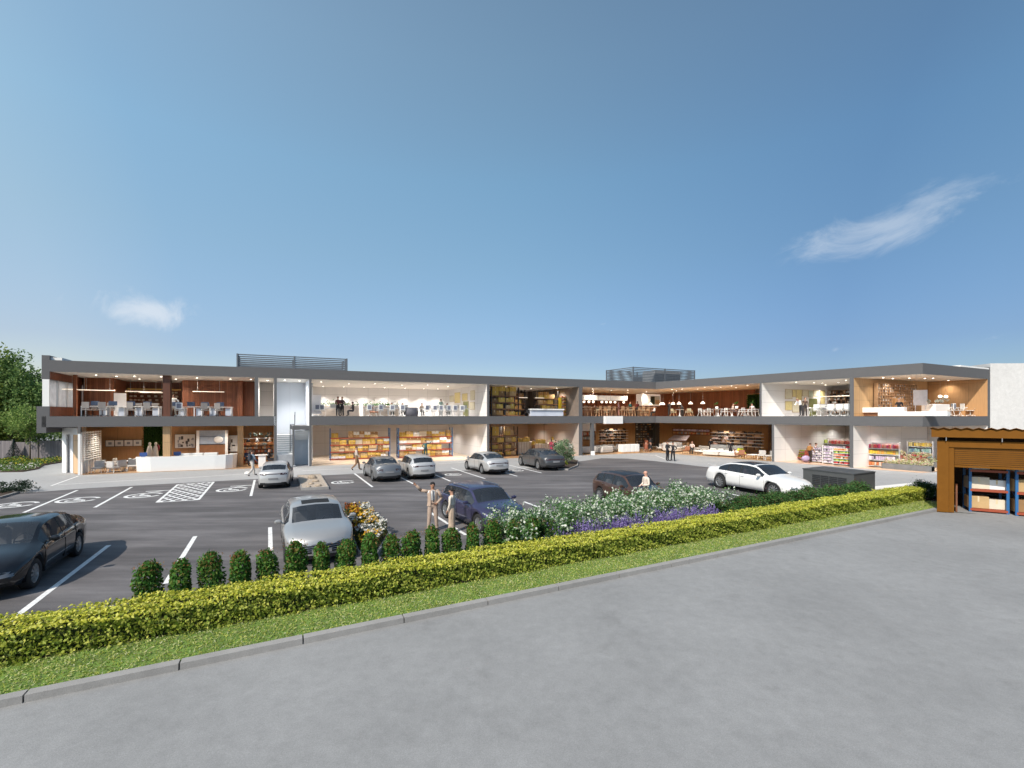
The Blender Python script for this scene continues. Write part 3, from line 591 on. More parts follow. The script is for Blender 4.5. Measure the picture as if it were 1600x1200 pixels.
@builder
def wood_chair(kind='sage'):
    r = empty('dining_chair'); wm = BEECH if kind != 'white' else WMAT
    for sx in (-1, 1):
        for sy in (-1, 1): m = MB(); m.tube((sx*.26, sy*.27, 0), (sx*.19, sy*.14, .44), .022, n=5); m.build('leg', wm, r)
        m = MB(); m.path([(sx*.21, .2, .44), (sx*.23, .22, .82)], .02, 5); m.path([(sx*.22, .2, .66), (sx*.24, -.18, .64), (sx*.2, -.16, .45)], .016, 5); m.build('armrest', wm, r)
    m = MB(); m.rb(0, 0, .45, .5, .48, .07, .03); m.build('seat', SAGE if kind == 'sage' else PALE, r)
    m = MB(); m.rb(0, .21, .72, .46, .05, .26, .04); m.build('backrest', SAGE if kind == 'sage' else PALE, r); return r
@builder
def slat_stool():
    r = empty('bar_stool')
    for sx in (-1, 1):
        for sy in (-1, 1): m = MB(); m.tube((sx*.22, sy*.22, 0), (sx*.17, sy*.17, .68), .02, n=5); m.build('leg', BEECH, r)
    m = MB(); m.rb(0, 0, .70, .42, .42, .06, .02); m.build('seat', BEECH, r)
    m = MB()
    for k in range(6): m.box(-.19+k*.07, .17, .73, -.165+k*.07, .195, 1.08)
    m.box(-.2, .165, 1.08, .2, .2, 1.13); m.build('backrest', BEECH, r); return r
@builder
def round_table(wm=0):
    r = empty('dining_table'); m = MB(); m.lathe([(.02,.72),(.42,.72),(.45,.735),(.45,.75),(.02,.75)], 20); m.build('table_top', BEECH if wm else WMAT, r)
    m = MB(); m.lathe([(.2,0),(.19,.02),(.05,.06),(.04,.5),(.09,.72)], 12); m.build('pedestal', WMAT, r); return r
@builder
def sofa(w=1.9):
    r = empty('sofa'); m = MB(); m.rb(0, 0, .24, w, .85, .3, .06); m.build('base', PALE, r)
    m = MB(); m.rb(0, .33, .55, w, .22, .5, .08); m.build('backrest', M('cream_fabric', (.62,.58,.54), .9, var=.06), r)
    for sx in (-1, 1): m = MB(); m.rb(sx*(w/2-.09), 0, .42, .18, .85, .34, .06); m.build('armrest', M('cream_fabric', (.62,.58,.54), .9), r); m = MB(); m.rb(sx*(w/4-.06), -.06, .44, w/2-.22, .62, .14, .05); m.build('seat_cushion', M('cream_fabric', (.62,.58,.54), .9), r)
    return r
@builder
def bed():
    r = empty('display_bed'); m = MB(); m.rb(0, 0, .22, 1.6, 2.0, .28, .05); m.build('bed_base', M('cream_fabric', (.62,.58,.54), .9), r)
    m = MB(); m.rb(0, -.05, .45, 1.62, 1.9, .2, .08); m.build('mattress', WMAT, r); m = MB(); m.rb(0, 1.0, .6, 1.7, .12, .95, .05); m.build('headboard', PALE, r)
    for sx in (-1, 1): m = MB(); m.rb(sx*.4, .66, .62, .6, .4, .16, .07); m.build('pillow', PALE, r)
    return r
@builder
def lounge_chair(c=0):
    r = empty('lounge_chair'); mt = [PALE, M('rust_leather', (.35,.15,.08), .6), M('lime_fabric', (.62,.66,.05), .8)][c]
    m = MB(); m.rb(0, 0, .38, .62, .6, .14, .05); m.build('seat', mt, r); m = MB(); m.rb(0, .27, .62, .62, .12, .5, .05); m.build('backrest', mt, r)
    for sx in (-1, 1):
        for sy in (-1, 1): m = MB(); m.tube((sx*.3, sy*.28, 0), (sx*.24, sy*.2, .33), .018, n=5); m.build('leg', WMAT if c != 1 else BRNW, r)
    return r
@builder
def coffee_table():
    r = empty('coffee_table'); m = MB(); m.rb(0, 0, .36, 1.1, .6, .05, .02); m.build('table_top', WMAT, r)
    for sx in (-1, 1):
        for sy in (-1, 1): m = MB(); m.tube((sx*.45, sy*.24, 0), (sx*.45, sy*.24, .34), .02, n=5); m.build('leg', BRNW, r)
    return r
@builder
def linear_lamp(w=2.2):
    r = empty('pendant_lamp'); m = MB(); m.box(-w/2, -.03, 0, w/2, .03, .05, 0); m.build('lamp_bar', STRIP, r)
    for sx in (-.35, .35): m = MB(); m.tube((sx*w, 0, .05), (sx*w, 0, 1.05), .008, n=4); m.build('cord', PALE, r)
    return r
@builder
def globe_lamp(kind=0):
    r = empty('pendant_lamp'); m = MB()
    if kind == 0: m.ell((0,0,.13), (.15,.15,.13), 12, 8)
    else: m.lathe([(.24,0),(.20,.12),(.06,.26),(.04,.28)], 14)
    m.build('lamp_shade', LAMPS, r); m = MB(); m.tube((0,0,.26), (0,0,1.55), .008, n=4); m.build('cord', PALE, r); return r
@builder
def picture(w=.5, h=.5, c=0):
    r = empty('framed_picture'); m = MB(); m.box(-w/2, -.02, 0, w/2, .02, h); m.build('frame', BLK, r)
    m = MB(); m.box(-w/2+.03, -.026, .03, w/2-.03, -.021, h-.03, 0)
    if c == 0: m.box(-w*.18, -.03, h*.32, w*.18, -.0265, h*.68, 1)
    else:
        rr = random.Random(c)
        for k in range(9): x = rr.uniform(-w*.4, w*.25); z = rr.uniform(.06, h*.7); m.box(x, -.0268-k*.0006, z, x+rr.uniform(.06, w*.22), -.0262, z+rr.uniform(.08, h*.25), 1+k % 2)
    m.build('print', [WMAT, M('print_grey', (.30,.32,.36), .6), M('print_dark', (.06,.06,.07), .6)], r); return r
@builder
def plant_pot(h=.6):
    r = empty('potted_plant'); m = MB(); m.lathe([(.09,0),(.13,.02),(.15,.26),(.12,.26)], 12); m.build('pot', WMAT, r)
    leaves('leaves', blob((0,0,.26+h*.45), (.22,.22,h*.45), 160), .09, GRN, r); return r
def rackbox(i): return [(.52,.5,.42),(.62,.5,.36),(.44,.5,.5),(.7,.6,.45)][i % 4]
@builder
def carton(i, mi, tall=1.0):
    w, d, h = rackbox(i); m = MB(); m.rb(0, 0, h*tall/2, w, d, h*tall, .008, 0); m.box(-.03, -d/2-.003, h*tall*.55, .03, -d/2-.0005, h*tall, 1); m.box(-.03, -d/2, h*tall-.001, .03, d/2, h*tall+.003, 1)
    return m.build('cardboard_box', [CART[mi] if mi < 5 else WMAT, TAPE])
@builder
def pallet_rack(w=2.7, bays=2, h=3.0, d=1.0, n=4, col=0, z0=.12):
    r = empty('pallet_rack'); up = [BLUB, BLK][col]; bm = [REDB, BRNW][col]
    for b in range(bays+1):
        x = -w*bays/2+b*w; m = MB()
        for y in (-d/2, d/2): m.box(x-.045, y-.04, 0, x+.045, y+.04, h)
        k = 0; z = .2
        while z < h-.5: m.tube((x, -d/2 if k % 2 else d/2, z), (x, d/2 if k % 2 else -d/2, z+.5), .014, n=4); z += .5; k += 1
        m.build('upright_frame', up, r)
    for k in range(n):
        z = z0+k*(h-.35)/n*1.0; m = MB(); m.box(-w*bays/2, -d/2-.045, z-.10, w*bays/2, -d/2-.005, z); m.box(-w*bays/2, d/2+.005, z-.10, w*bays/2, d/2+.045, z); m.box(-w*bays/2+.02, -d/2, z-.025, w*bays/2-.02, d/2, z-.005); m.build('shelf', bm, r)
    return r
# ================= ground =================
def struct(name, mb, mat, kind='structure'): return tag(mb.build(name, mat), kind=kind)
GRASSB = M('turf_base', (.12,.20,.035), .95, var=.25, scale=3); SOIL = M('dark_soil', (.05,.032,.022), .95, var=.4, scale=6, bmp=.6, bsc=20)
m = MB().sheet([(-1500,-300),(1500,-300),(1500,2500),(-1500,2500)], -.03); struct('ground', m, paving('far_ground', (.24,.24,.22), .1))
hd = np.array([18.48, 9.4]); hd /= np.linalg.norm(hd); hn = np.array([-hd[1], hd[0]]); H0 = np.array([1.42, 12.4])     # golden hedge: foot of its front face
def HP(s, o): return H0+hd*s+hn*o
LOT = [(22,771),(40,770),(140,762.5),(260,756),(300,754),(388,749),(465,745),(500,743),(554,740),(620,738.5),(680,737),(760,734),(860,731),(904,721),(940,716),(980,716.5),(1020,720),(1080,727),(1150,735),(1210,748),(1248,760)]
lot = [np.array(G(*p)) for p in LOT]
m = MB().sheet([(-60, 31)]+[(-60, 24)]+[tuple(p) for p in lot][::-1][::-1][:0]+[(-60,-12)]+[tuple(HP(-45, 1.5)), tuple(HP(20.5, 1.5)), G(1262,775)]+[tuple(p) for p in lot[::-1]], 0.0); struct('parking_lot', m, ASPH)
m = MB().sheet([(-90,-12),(-60,-12),(-60,24),(-60,31)]+[tuple(p) for p in lot]+[G(1262,775), tuple(HP(20.5,1.6)), tuple(HP(26,1.6)), (60,28),(60,90),(-90,90)], -.004); struct('pavement', m, PAVE)
tR = ROAD.node_tree; bR = tR.nodes['Principled BSDF']; src = bR.inputs['Base Color'].links[0].from_socket; mv = mapped(tR)
st = ramp(tR, noise(tR, mv, .8, 7, .72), [(.30, (.86,.855,.85)), (.42, (1,1,1))]); sp_ = ramp(tR, noise(tR, mv, 150, 1, .5), [(.30, (.72,.72,.72)), (.45, (1,1,1)), (.66, (1,1,1)), (.74, (1.3,1.3,1.28))])
tR.links.new(mixc(tR, .9, mixc(tR, 1.0, src, st, 'MULTIPLY'), sp_, 'MULTIPLY'), bR.inputs['Base Color'])
m = MB().sheet([tuple(HP(-60,-1.13)), tuple(HP(19.6,-1.13)), G(1463,800), (45,14),(45,-20),(-60,-45)], -.012); struct('road', m, ROAD)
# faint seams of the pavement
KS = [tuple(HP(-60,-1.12)), tuple(HP(19.3,-1.12))]
m = MB(); sN = 40
for k in range(sN): m.prism([HP(-55+k*74.5/sN+.012,-1.30), HP(-55+(k+1)*74.5/sN-.012,-1.30), HP(-55+(k+1)*74.5/sN-.012,-1.12), HP(-55+k*74.5/sN+.012,-1.12)], -.03, .10)
struct('kerb', m, KERB)
m = MB().prism([HP(-55,-1.118), HP(19.6,-1.118), HP(21.2,-.1), HP(19.9,1.0), HP(-55,1.3)], -.03, .07); struct('lawn', m, GRASSB)
m = MB().prism([HP(-55,.05), HP(23.0,.05), HP(22,1.9), HP(14,3.1), HP(6,2.2), HP(0,1.5), HP(-55,1.5)], .02, .085); struct('planting_bed', m, SOIL)
m = MB().prism([HP(-55,1.5), HP(-.2,1.5), HP(-.2,1.62), HP(-55,1.62)], 0, .10); struct('bed_kerb', m, KERB)
# grass blades
def onhedge(n, s0, s1, o0, o1, z0=0, z1=0):
    s = RNG.uniform(s0, s1, n); o = RNG.uniform(o0, o1, n); P = H0[None]+hd[None]*s[:,None]+hn[None]*o[:,None]; return np.c_[P, RNG.uniform(z0, z1, n)]
P = onhedge(52000, -22, 21.0, -1.10, .02, .075, .10); g = leaves('grass', P, .055, leafmat('grass_blades', [(.26,.36,.05),(.46,.50,.10),(.62,.60,.28),(.24,.36,.05),(.58,.58,.36)], .35), spread=1, up=.3, asp=.35); tag(g, kind='stuff', label='short mown grass strip between hedge and kerb')
# ================= markings =================
def stripe(name, pts, w, z=.004, mat=LINE, closed=False):
    m = MB(); pts = [np.array(p, float) for p in pts]
    for a, b in zip(pts, pts[1:]):
        d = (b-a)/np.linalg.norm(b-a); n = np.array([-d[1], d[0]])*w/2; m.sheet([a-n, b-n, b+n, a+n], z)
    return struct(name, m, mat)
def gl(*pp): return [G(*p) for p in pp]
STALL = [((37,801),(121,766)), ((148,793),(206,761)), ((392,775),(398,750)), ((554,740),(582,761)), ((626,746),(646,756)), ((680,742),(704,752)), ((705,731),(758,748)), ((790,739),(808,744)), ((792,726),(846,739)),
         ((84,918),(170,852)), ((259,912),(305,838)), ((423,868),(422,824)), ((671,800),(728,836)), ((819,784),(853,797)), ((1128,768),(1175,780))]
for k, (a, b) in enumerate(STALL):
    A, B = np.array(G(*a)), np.array(G(*b)); stripe('bay_marking', [A, B], .13, .004)
A, B = np.array(G(84,918)), np.array(G(170,852)); d = (A-B)/np.linalg.norm(A-B); stripe('bay_marking', [A, A+d*2.2], .13, .004)
lane = [(80,759),(122,744)]; stripe('pavement_line', gl(*lane), .12, .002)
for seg in ([(90,757.5),(180,752),(300,746),(380,740.5)], [(472,735.6),(510,733.6),(600,730),(674,725.5),(714,723),(760,720)], [(903,712.2),(926,710),(952,708.6),(1000,710),(1024,711.6),(1040,717.5)], [(1106,724.5),(1122,727)], [(1216,738),(1254,746)]):
    stripe('pavement_line', gl(*seg), .10, .002)
# hatched box: border plus a diagonal lattice
q = [G(245,785), G(278,757), G(334,753), G(310,781)]; qa = [np.array(p) for p in q]
def bil(u, v): return (qa[0]*(1-u)+qa[3]*u)*(1-v)+(qa[1]*(1-u)+qa[2]*u)*v
m = MB()
def seg(m, a, b, w, z):
    a = np.array(a); b = np.array(b); L = np.linalg.norm(b-a); 
    if L < .05: return
    d = (b-a)/L; n = np.array([-d[1], d[0]])*w/2; m.sheet([a-n, b-n, b+n, a+n], z)
for a, b in ((qa[0],qa[1]),(qa[1],qa[2]),(qa[2],qa[3]),(qa[3],qa[0])): seg(m, a, b, .12, .004)
for k in range(-14, 15, 2):
    for sg, zz in ((1, .0045), (-1, .005)):
        pts = []
        for t in np.linspace(0, 1, 41):
            v = t; u = (k/7.0+sg*t*1.9) if sg > 0 else (1-k/7.0-t*1.9)
            if 0 <= u <= 1: pts.append(bil(u, v))
        if len(pts) > 1: seg(m, pts[0], pts[-1], .10, zz)
struct('hatched_marking', m, LINE)
# round bay symbols: a ring with a stylised wheelchair figure painted inside
def symbol(px, py, r, rot=0, head=True):
    c = np.array(G(px, py)); m = MB(); n = 28; 
    def P(x, y): return (c[0]+x*cos(rot)-y*sin(rot), c[1]+x*sin(rot)+y*cos(rot))
    for k in range(n-3):
        a, b = 2*pi*k/n+.4, 2*pi*(k+1)/n+.4; m.sheet([P(r*cos(a), r*sin(a)), P(r*cos(b), r*sin(b)), P(r*.80*cos(b), r*.80*sin(b)), P(r*.80*cos(a), r*.80*sin(a))], .004)
    for a, b, w in (((-.2,.35),(-.15,-.1),.2),((-.15,-.1),(.3,-.12),.18),((.3,-.12),(.45,-.5),.18),((-.15,.12),(.2,.1),.12)): seg(m, P(a[0]*r, a[1]*r), P(b[0]*r, b[1]*r), w*r, .005)
    for k in range(14):
        a, b = pi*.7+2*pi*.62*k/14, pi*.7+2*pi*.62*(k+1)/14; m.sheet([P(r*.42*cos(a)-.1*r, r*.42*sin(a)-.2*r), P(r*.42*cos(b)-.1*r, r*.42*sin(b)-.2*r), P(r*.30*cos(b)-.1*r, r*.30*sin(b)-.2*r), P(r*.30*cos(a)-.1*r, r*.30*sin(a)-.2*r)], .006)
    m.sheet([P(-.22*r+.13*r*cos(2*pi*k/10), .52*r+.13*r*sin(2*pi*k/10)) for k in range(10)], .006)
    if head: seg(m, P(-.1*r, r*1.0), P(.5*r, r*1.75), .16*r, .004); seg(m, P(-.5*r, r*1.75), P(.9*r, r*1.8), .2*r, .005)
    struct('bay_symbol', m, LINE)
for px, py, r, hd_ in ((22,789,.84,0),(122,781,.84,0),(224.5,774,.82,1),(363,765,.80,1),(536,753.5,.72,0),(708,741.5,.62,0),(806,735,.62,0)): symbol(px, py, r, .35, hd_)
# ================= building =================
BLD = thing('building', 'two storey commercial building with its grey framed front open onto white and wood panelled rooms', 'building', (0,0,0))
def part(mb, name, mat): return mb.build(name, mat, BLD)
DEP = 11.0; D_ = dA*DEP
def FA(px): return RA(px, 0)
PL = FA(57); PU = FA(65)
# corner behind: rear line of the long wing meets the outer line of the short wing
def isect(p, u, q, w):
    A = np.array([[u[0], -w[0]], [u[1], -w[1]]]); s = np.linalg.solve(A, q-p); return p+u*s[0]
Q = isect(P0+D_, uA, P3, -wB)
sA, sB = FA(432), FA(484.5)
m = MB(); m.prism([PU, sA, sA+D_, PU+D_], 3.42, 4.18); m.prism([sB, P1, P2, P3, Q, sB+D_], 3.42, 4.18)
part(m, 'upper_floor_slab', GREY)
m = MB(); m.prism([PU, P1, P2, P3, Q, PU+D_], 7.30, 8.10); part(m, 'roof_slab', GREY)
m = MB(); m.prism([PU+dA*.0, FA(77.5), FA(77.5)+D_, PU+D_], 8.10, 8.42); part(m, 'parapet', GREY)
m = MB(); m.prism([FA(77.6)+dA*.15, RA(97,.15)+dA*.0, RA(97,.15)+dA*9, FA(77.6)+dA*9], 8.104, 8.30); part(m, 'roof_membrane', WHITE)
m = MB(); p3b = P3-wB*8; m.prism([P3-uC*5, P3-uC*.02, P3-uC*.02-wB*8, P3-uC*5-wB*8], 8.104, 8.22); part(m, 'roof_membrane', WHITE)
m = MB(); m.prism([PL+D_*0, FA(77.5), FA(77.5)+D_, PL+D_], 4.18, 4.87); m.prism([PL, RA(72,0), RA(72,0)+D_, PL+D_], 3.02, 4.18); part(m, 'end_spandrel', GREY)
m = MB(); m.prism([PU, FA(77.5), FA(77.5)+D_, PU+D_], 6.75, 7.30); part(m, 'end_lintel', GREY)
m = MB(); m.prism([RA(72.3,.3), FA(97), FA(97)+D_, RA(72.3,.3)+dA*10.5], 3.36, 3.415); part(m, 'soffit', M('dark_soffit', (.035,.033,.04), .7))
# end window band, blinds drawn
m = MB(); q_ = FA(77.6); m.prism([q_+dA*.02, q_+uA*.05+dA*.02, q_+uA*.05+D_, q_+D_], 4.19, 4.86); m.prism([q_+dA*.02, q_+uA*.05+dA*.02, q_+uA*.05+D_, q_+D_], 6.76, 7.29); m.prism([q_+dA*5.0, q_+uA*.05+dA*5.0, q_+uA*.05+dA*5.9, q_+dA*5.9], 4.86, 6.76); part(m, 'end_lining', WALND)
a, b = FA(66), FA(77.0); w = empty('end_window'); w.parent = BLD
m = MB()
for t0, t1 in ((.05,1.5),(1.7,3.2),(3.4,4.9),(5.9,7.4),(7.6,9.6)): m.prism([a+dA*t0+uA*.12, b+dA*t0-uA*.12, b+dA*t1-uA*.12, a+dA*t1+uA*.12], 4.87, 6.75)
m.build('blind', GLAZE, w)
m = MB()
for t0 in (0., 1.55, 3.25, 4.95, 5.75, 7.45, 9.7): m.prism([a+dA*t0, b+dA*t0, b+dA*(t0+.1), a+dA*(t0+.1)], 4.87, 6.75)
m.build('window_frame', WHITE, w)
# ground floor
m = MB(); m.sheet([FA(123), sA, sA+D_, FA(123)+D_], .006); part(m, 'floor', WFLO)
m = MB(); m.sheet([sA, sB, sB+dA*5, sA+dA*5], .006); part(m, 'floor', M('stair_floor_grey', (.30,.30,.31), .5))
pB, pC = FA(762.5), FA(908)
m = MB(); m.sheet([sB, pB, pB+D_, sB+D_], .006); part(m, 'floor', floor_mat('light_oak_floor', (.58,.47,.36)))
m = MB(); m.sheet([pB, pC, pC+D_, pB+D_], .006); part(m, 'floor', floor_mat('warm_oak_floor', (.50,.28,.14)))
qA, qB = RB(1208), RB(1330.5)
m = MB(); m.sheet([pC, P1, qA, qA+dB*DEP, Q, pC+D_], .006); part(m, 'floor', floor_mat('honey_oak_floor', (.52,.33,.18)))
m = MB(); m.sheet([qA, qB, qB+dB*DEP, qA+dB*DEP], .0065); part(m, 'floor', floor_mat('salmon_oak_floor', (.60,.40,.27)))
m = MB(); m.sheet([qB, P2, P3, P3-wB*6.9], .006); part(m, 'floor', floor_mat('salmon_oak_floor', (.60,.40,.27)))
def partition(a, b, d, L, z0, z1, mL, mR, name='partition_wall'):
    a, b = np.array(a), np.array(b); c = (a+b)/2; w = empty(name); w.parent = BLD
    MB().prism([a+d*.02, c+d*.02, c+d*L, a+d*L], z0, z1).build('wall_face', mL, w); MB().prism([c+d*.02, b+d*.02, b+d*L, c+d*L], z0, z1).build('wall_face', mR, w)
    MB().prism([a, b, b+d*.02, a+d*.02], z0, z1).build('cut_edge', GREY, w)
L0, L1, U0, U1 = 0, 3.42, 4.18, 7.30
partition(FA(121), FA(125.5), dA, 7, 0, 3.42, WPD, WHITE) if False else None
m = MB(); m.prism([FA(121.5), FA(125.5), FA(125.5)+dA*.3, FA(121.5)+dA*.3], 2.95, 3.42); part(m, 'cut_edge', GREY)
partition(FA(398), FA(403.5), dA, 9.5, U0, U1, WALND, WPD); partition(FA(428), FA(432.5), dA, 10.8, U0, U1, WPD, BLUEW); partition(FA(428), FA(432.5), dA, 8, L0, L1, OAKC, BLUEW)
partition(FA(483), FA(487), dA, 10.8, U0, U1, BLUEW, WPD); partition(FA(483), FA(487), dA, 10.8, L0, L1, BLUEW, WPD)
m = MB(); m.prism([FA(428)+dA*.0, FA(432.5), FA(432.5)+dA*8, FA(428)+dA*8], 3.42, 4.18); m.prism([FA(483), sB-uA*.002, sB-uA*.002+dA*8, FA(483)+dA*8], 3.42, 4.18)
part(m, 'stair_wall_band', BLUEW); m = MB(); m.prism([sA+uA*.002, FA(432.6), FA(432.6)-dA*.012, sA+uA*.002-dA*.012], 3.42, 4.18); m.prism([FA(483), sB, sB-dA*.012, FA(483)-dA*.012], 3.42, 4.18); part(m, 'cut_edge', GREY)
partition(FA(761), FA(764.5), dA, 10.8, U0, U1, WPD, DBR); partition(FA(761), FA(764.5), dA, 10.8, L0, L1, WPD, TPA)
partition(FA(904.5), FA(910), dA, 10.8, U0, U1, DBR, WPD); partition(FA(904.5), FA(910), dA, 10.8, L0, L1, TPA, WPD)
m = MB(); m.prism([FA(925), FA(928.5), FA(928.5)+dA*.35, FA(925)+dA*.35], 0, 3.42); part(m, 'column', GREY)
partition(RB(1187), RB(1190), dB, 10.6, U0, U1, WALND, WPD); partition(RB(1206), RB(1209.5), dB, 10.6, L0, L1, OAKC, panel('white_panels_depth', (.66,.645,.63), aA, 2.2, 1.1, .012, .6, .02))
MC['wpu'] = panel('white_panels_depth', (.66,.645,.63), aA, 2.2, 1.1, .012, .6, .02)
partition(RB(1327.5), RB(1334), dB, 10.6, U0, U1, MC['wpu'], OAKC); partition(RB(1327.5), RB(1333), dB, 10.6, L0, L1, MC['wpu'], MC['wpu'])
# end wall of short wing, seen from inside
partition(P3, P3-uC*.25, -wB, 8.5, U0, U1, OAKB, OAKB); partition(P3, P3-uC*.25, -wB, 8.5, L0, L1, MC['wpu'], WPB)
m = MB(); m.prism([P3, P3+uC*.12, P3+uC*.12-wB*9, P3-wB*9], 0, 8.3); part(m, 'outer_wall', GREY)
def ceil(poly, z): part(MB().sheet(poly, z-.006), 'ceiling', CEIL)
for a, b in ((77.5,398),(403.5,428),(487,761),(764.5,904.5)): ceil([FA(a)+dA*.03, FA(b)+dA*.03, FA(b)+dA*10.8, FA(a)+dA*10.8], 7.30)
for a, b in ((125,428),(487,761),(764.5,904.5)): ceil([FA(a)+dA*.03, FA(b)+dA*.03, FA(b)+dA*10.8, FA(a)+dA*10.8], 3.42)
ceil([FA(432.5)+dA*.03, FA(483)+dA*.03, FA(483)+dA*8, FA(432.5)+dA*8], 7.30)
c1 = P1+dA*.03; 
for z, a in ((7.30, 1187), (3.42, 1206)):
    ceil([FA(910)+dA*.03, P1+dA*.03, RB(a)+dB*.03, RB(a)+dB*10.6, Q-dA*.3, FA(910)+dA*10.8], z)
for z, a, b in ((7.30, 1190, 1327.5), (3.42, 1209.5, 1327.5)): ceil([RB(a)+dB*.03, RB(b)+dB*.03, RB(b)+dB*10.6, RB(a)+dB*10.6], z)
for z in (7.30, 3.42): ceil([RB(1334)+dB*.03, P2-wB*.05, P3-wB*.05, RB(1334)+dB*10.6], z)
for a in ((77.5,398),(403.5,428),(487,761),(764.5,904.5)): m = MB().sheet([FA(a[0]), FA(a[1]), FA(a[1])+D_, FA(a[0])+D_], F2); part(m, 'upper_floor', TILE)
m = MB().sheet([FA(910), P1, RB(1187), RB(1187)+dB*10.6, Q, FA(910)+D_], F2); part(m, 'upper_floor', WFLO)
m = MB().sheet([RB(1190), RB(1327.5), RB(1327.5)+dB*10.6, RB(1190)+dB*10.6], F2); part(m, 'upper_floor', TILE)
m = MB().sheet([RB(1334), P2, P3, P3-wB*6.9], F2+.0005); part(m, 'upper_floor', WFLO)
m = MB(); m.prism([PU+D_-dA*.2, P0+uA*0+D_-dA*.2, isect(P0+D_-dA*.2, uA, Q-wB*0, wB), Q, PU+D_], 0, 7.3); part(m, 'rear_wall', WPA)
m = MB(); m.prism([Q, P3-wB*8.8, P3-wB*8.8-uA*.15, Q-uA*.15], 0, 7.3); part(m, 'rear_wall', WPB)
def back(pts, z0, z1, mat, name='back_wall', th=.12):
    m = MB(); 
    for a, b in zip(pts, pts[1:]): m.wall(a, b, th, z0, z1)
    return part(m, name, mat)
# stairwell
back([RA(428,5.2), RA(489,5.2)], 0, 7.3, BLUEW)
m = MB(); pa, pb = FA(432.6), FA(457)
n = 9
for k in range(n):
    z = 1.18+k*.17; t = .6+k*.28; 
    m.prism([pa+dA*t, RA(457,t), RA(457,5), pa+dA*5], z-.17 if k else 1.0, z)
st = part(m, 'staircase', WHITE); m = MB()
for k in range(n): z = 1.18+k*.17; t = .6+k*.28; m.prism([RA(433.2,t-.02), RA(456.6,t-.02), RA(456.6,t-.002), RA(433.2,t-.002)], z-.045, z-.005)
part(m, 'step_edge_strip', M('step_strip_grey', (.25,.26,.28), .6))  # thin grey strip drawn across the top of each riser
m = MB(); m.prism([pa+dA*.08, RA(457,.08), RA(457,5), pa+dA*5], 0.01, 1.0); part(m, 'stair_plinth', M('plinth_grey', (.30,.31,.33), .7))
m = MB(); m.prism([FA(457), FA(459.8), FA(459.8)+dA*.12, FA(457)+dA*.12], 0, 3.05); m.prism([FA(457), FA(482.9), FA(482.9)+dA*4.6, FA(457)+dA*4.6], 3.05, 3.38); part(m, 'stair_landing', GREY)
m = MB(); m.prism([FA(459.8)+dA*.12, FA(460.6)+dA*.12, FA(460.6)+dA*3, FA(459.8)+dA*3], 0, 3.05); part(m, 'closet_wall', BLUEW)
m = MB(); 
for k in range(5): z = 3.0-.17*(k+1); t = .5+.25*k; m.prism([RA(460.8,t), RA(482.8,t), RA(482.8,t+.25), RA(460.8,t+.25)], z, z+.14)
part(m, 'stair_underside', WHITE)
m = MB(); m.prism([RA(460.8,1.9), RA(482.8,1.9), RA(482.8,2.0), RA(460.8,2.0)], 0, 2.3); part(m, 'door', M('door_blue_grey', (.62,.66,.70), .5, var=.03))
m = MB(); q0, q1 = RA(453.5,.7), RA(453.5,2.9)
pts = [(*q0, 1.2), (*q0, 2.15), (*RA(453.5, 2.6), 3.45), (*RA(460.5,.6), 3.5), (*RA(461,.6), 4.55)]
for a, b in zip(pts, pts[1:]): m.tube(a, b, .035, n=6)
for k in range(6): p = np.array(pts[1])+(np.array(pts[2])-np.array(pts[1]))*k/5; m.tube(tuple(p), (p[0], p[1], p[2]-.9), .012, n=4)
for k in range(9): p = RA(460+k*.05, .6+k*.1); 
m.prism([RA(459.9,.5), RA(460.9,.5), RA(460.9,2.2), RA(459.9,2.2)], 3.38, 4.3); part(m, 'stair_railing', M('railing_dark', (.06,.065,.075), .5))
# white canopy fascia on the slab
m = MB(); m.prism([FA(943), FA(970), FA(970)-dA*.35, FA(943)-dA*.35], 3.36, 4.19); part(m, 'fascia_sign', WHITE)
# louvred plant screens
def screen(corners, z0, z1, label, n=6, post=None):
    r = thing('roof_screen', label, 'screen', (0,0,0), 0, 'louvred plant screens on the flat roof'); C_ = len(corners)
    for k in range(n):
        z = z1-(z1-z0)*k/n; m = MB()
        for a, b in zip(corners, corners[1:]+corners[:1]): m.wall(a, b, .05, z-(z1-z0)/n*.55, z)
        m.build('louvre', M('louvre_grey', (.13,.145,.165), .5, .2), r)
    m = MB()
    for c, e in zip(corners, corners[1:]+corners[:1]):
        c = np.array(c); e = np.array(e); L = np.linalg.norm(e-c); u = (e-c)/L; k = max(1, round(L/4.2))
        for j in range(k): p = c+u*(L*j/k); m.cb(p[0], p[1], (z0+z1)/2, .12, .12, z1-z0+.04, rz=.4)
    m.build('post', M('louvre_grey', (.13,.145,.165)), r); return r
a, b = RA(371, 2.8), RA(542, 2.8); screen([a, b, b+dA*3, a+dA*3], 8.1, 9.47, 'long grey louvred screen on the roof above the stairwell', 8)
c = np.array(G(986,573,10.05)) if False else np.array([14.0+.3, 52.9]); e = c+np.array([.905,.425])*9.9; f_ = c+np.array([-.5,.866])*4.6
screen([c, e, e+np.array([-.5,.866])*4.6, f_], 8.1, 10.0, 'louvred screen box on the roof above the inside corner', 10)
m = MB(); cc = c+np.array([2.6,3.0]); m.rb(cc[0]+2, cc[1]+.8, 8.95, 4.2, 2.2, 1.7, .05, 0, .42); u_ = m.build('roof_unit', M('unit_grey', (.28,.29,.30), .5, .2)); tag(u_, 'boxy grey air unit inside the corner roof screen', 'air unit')
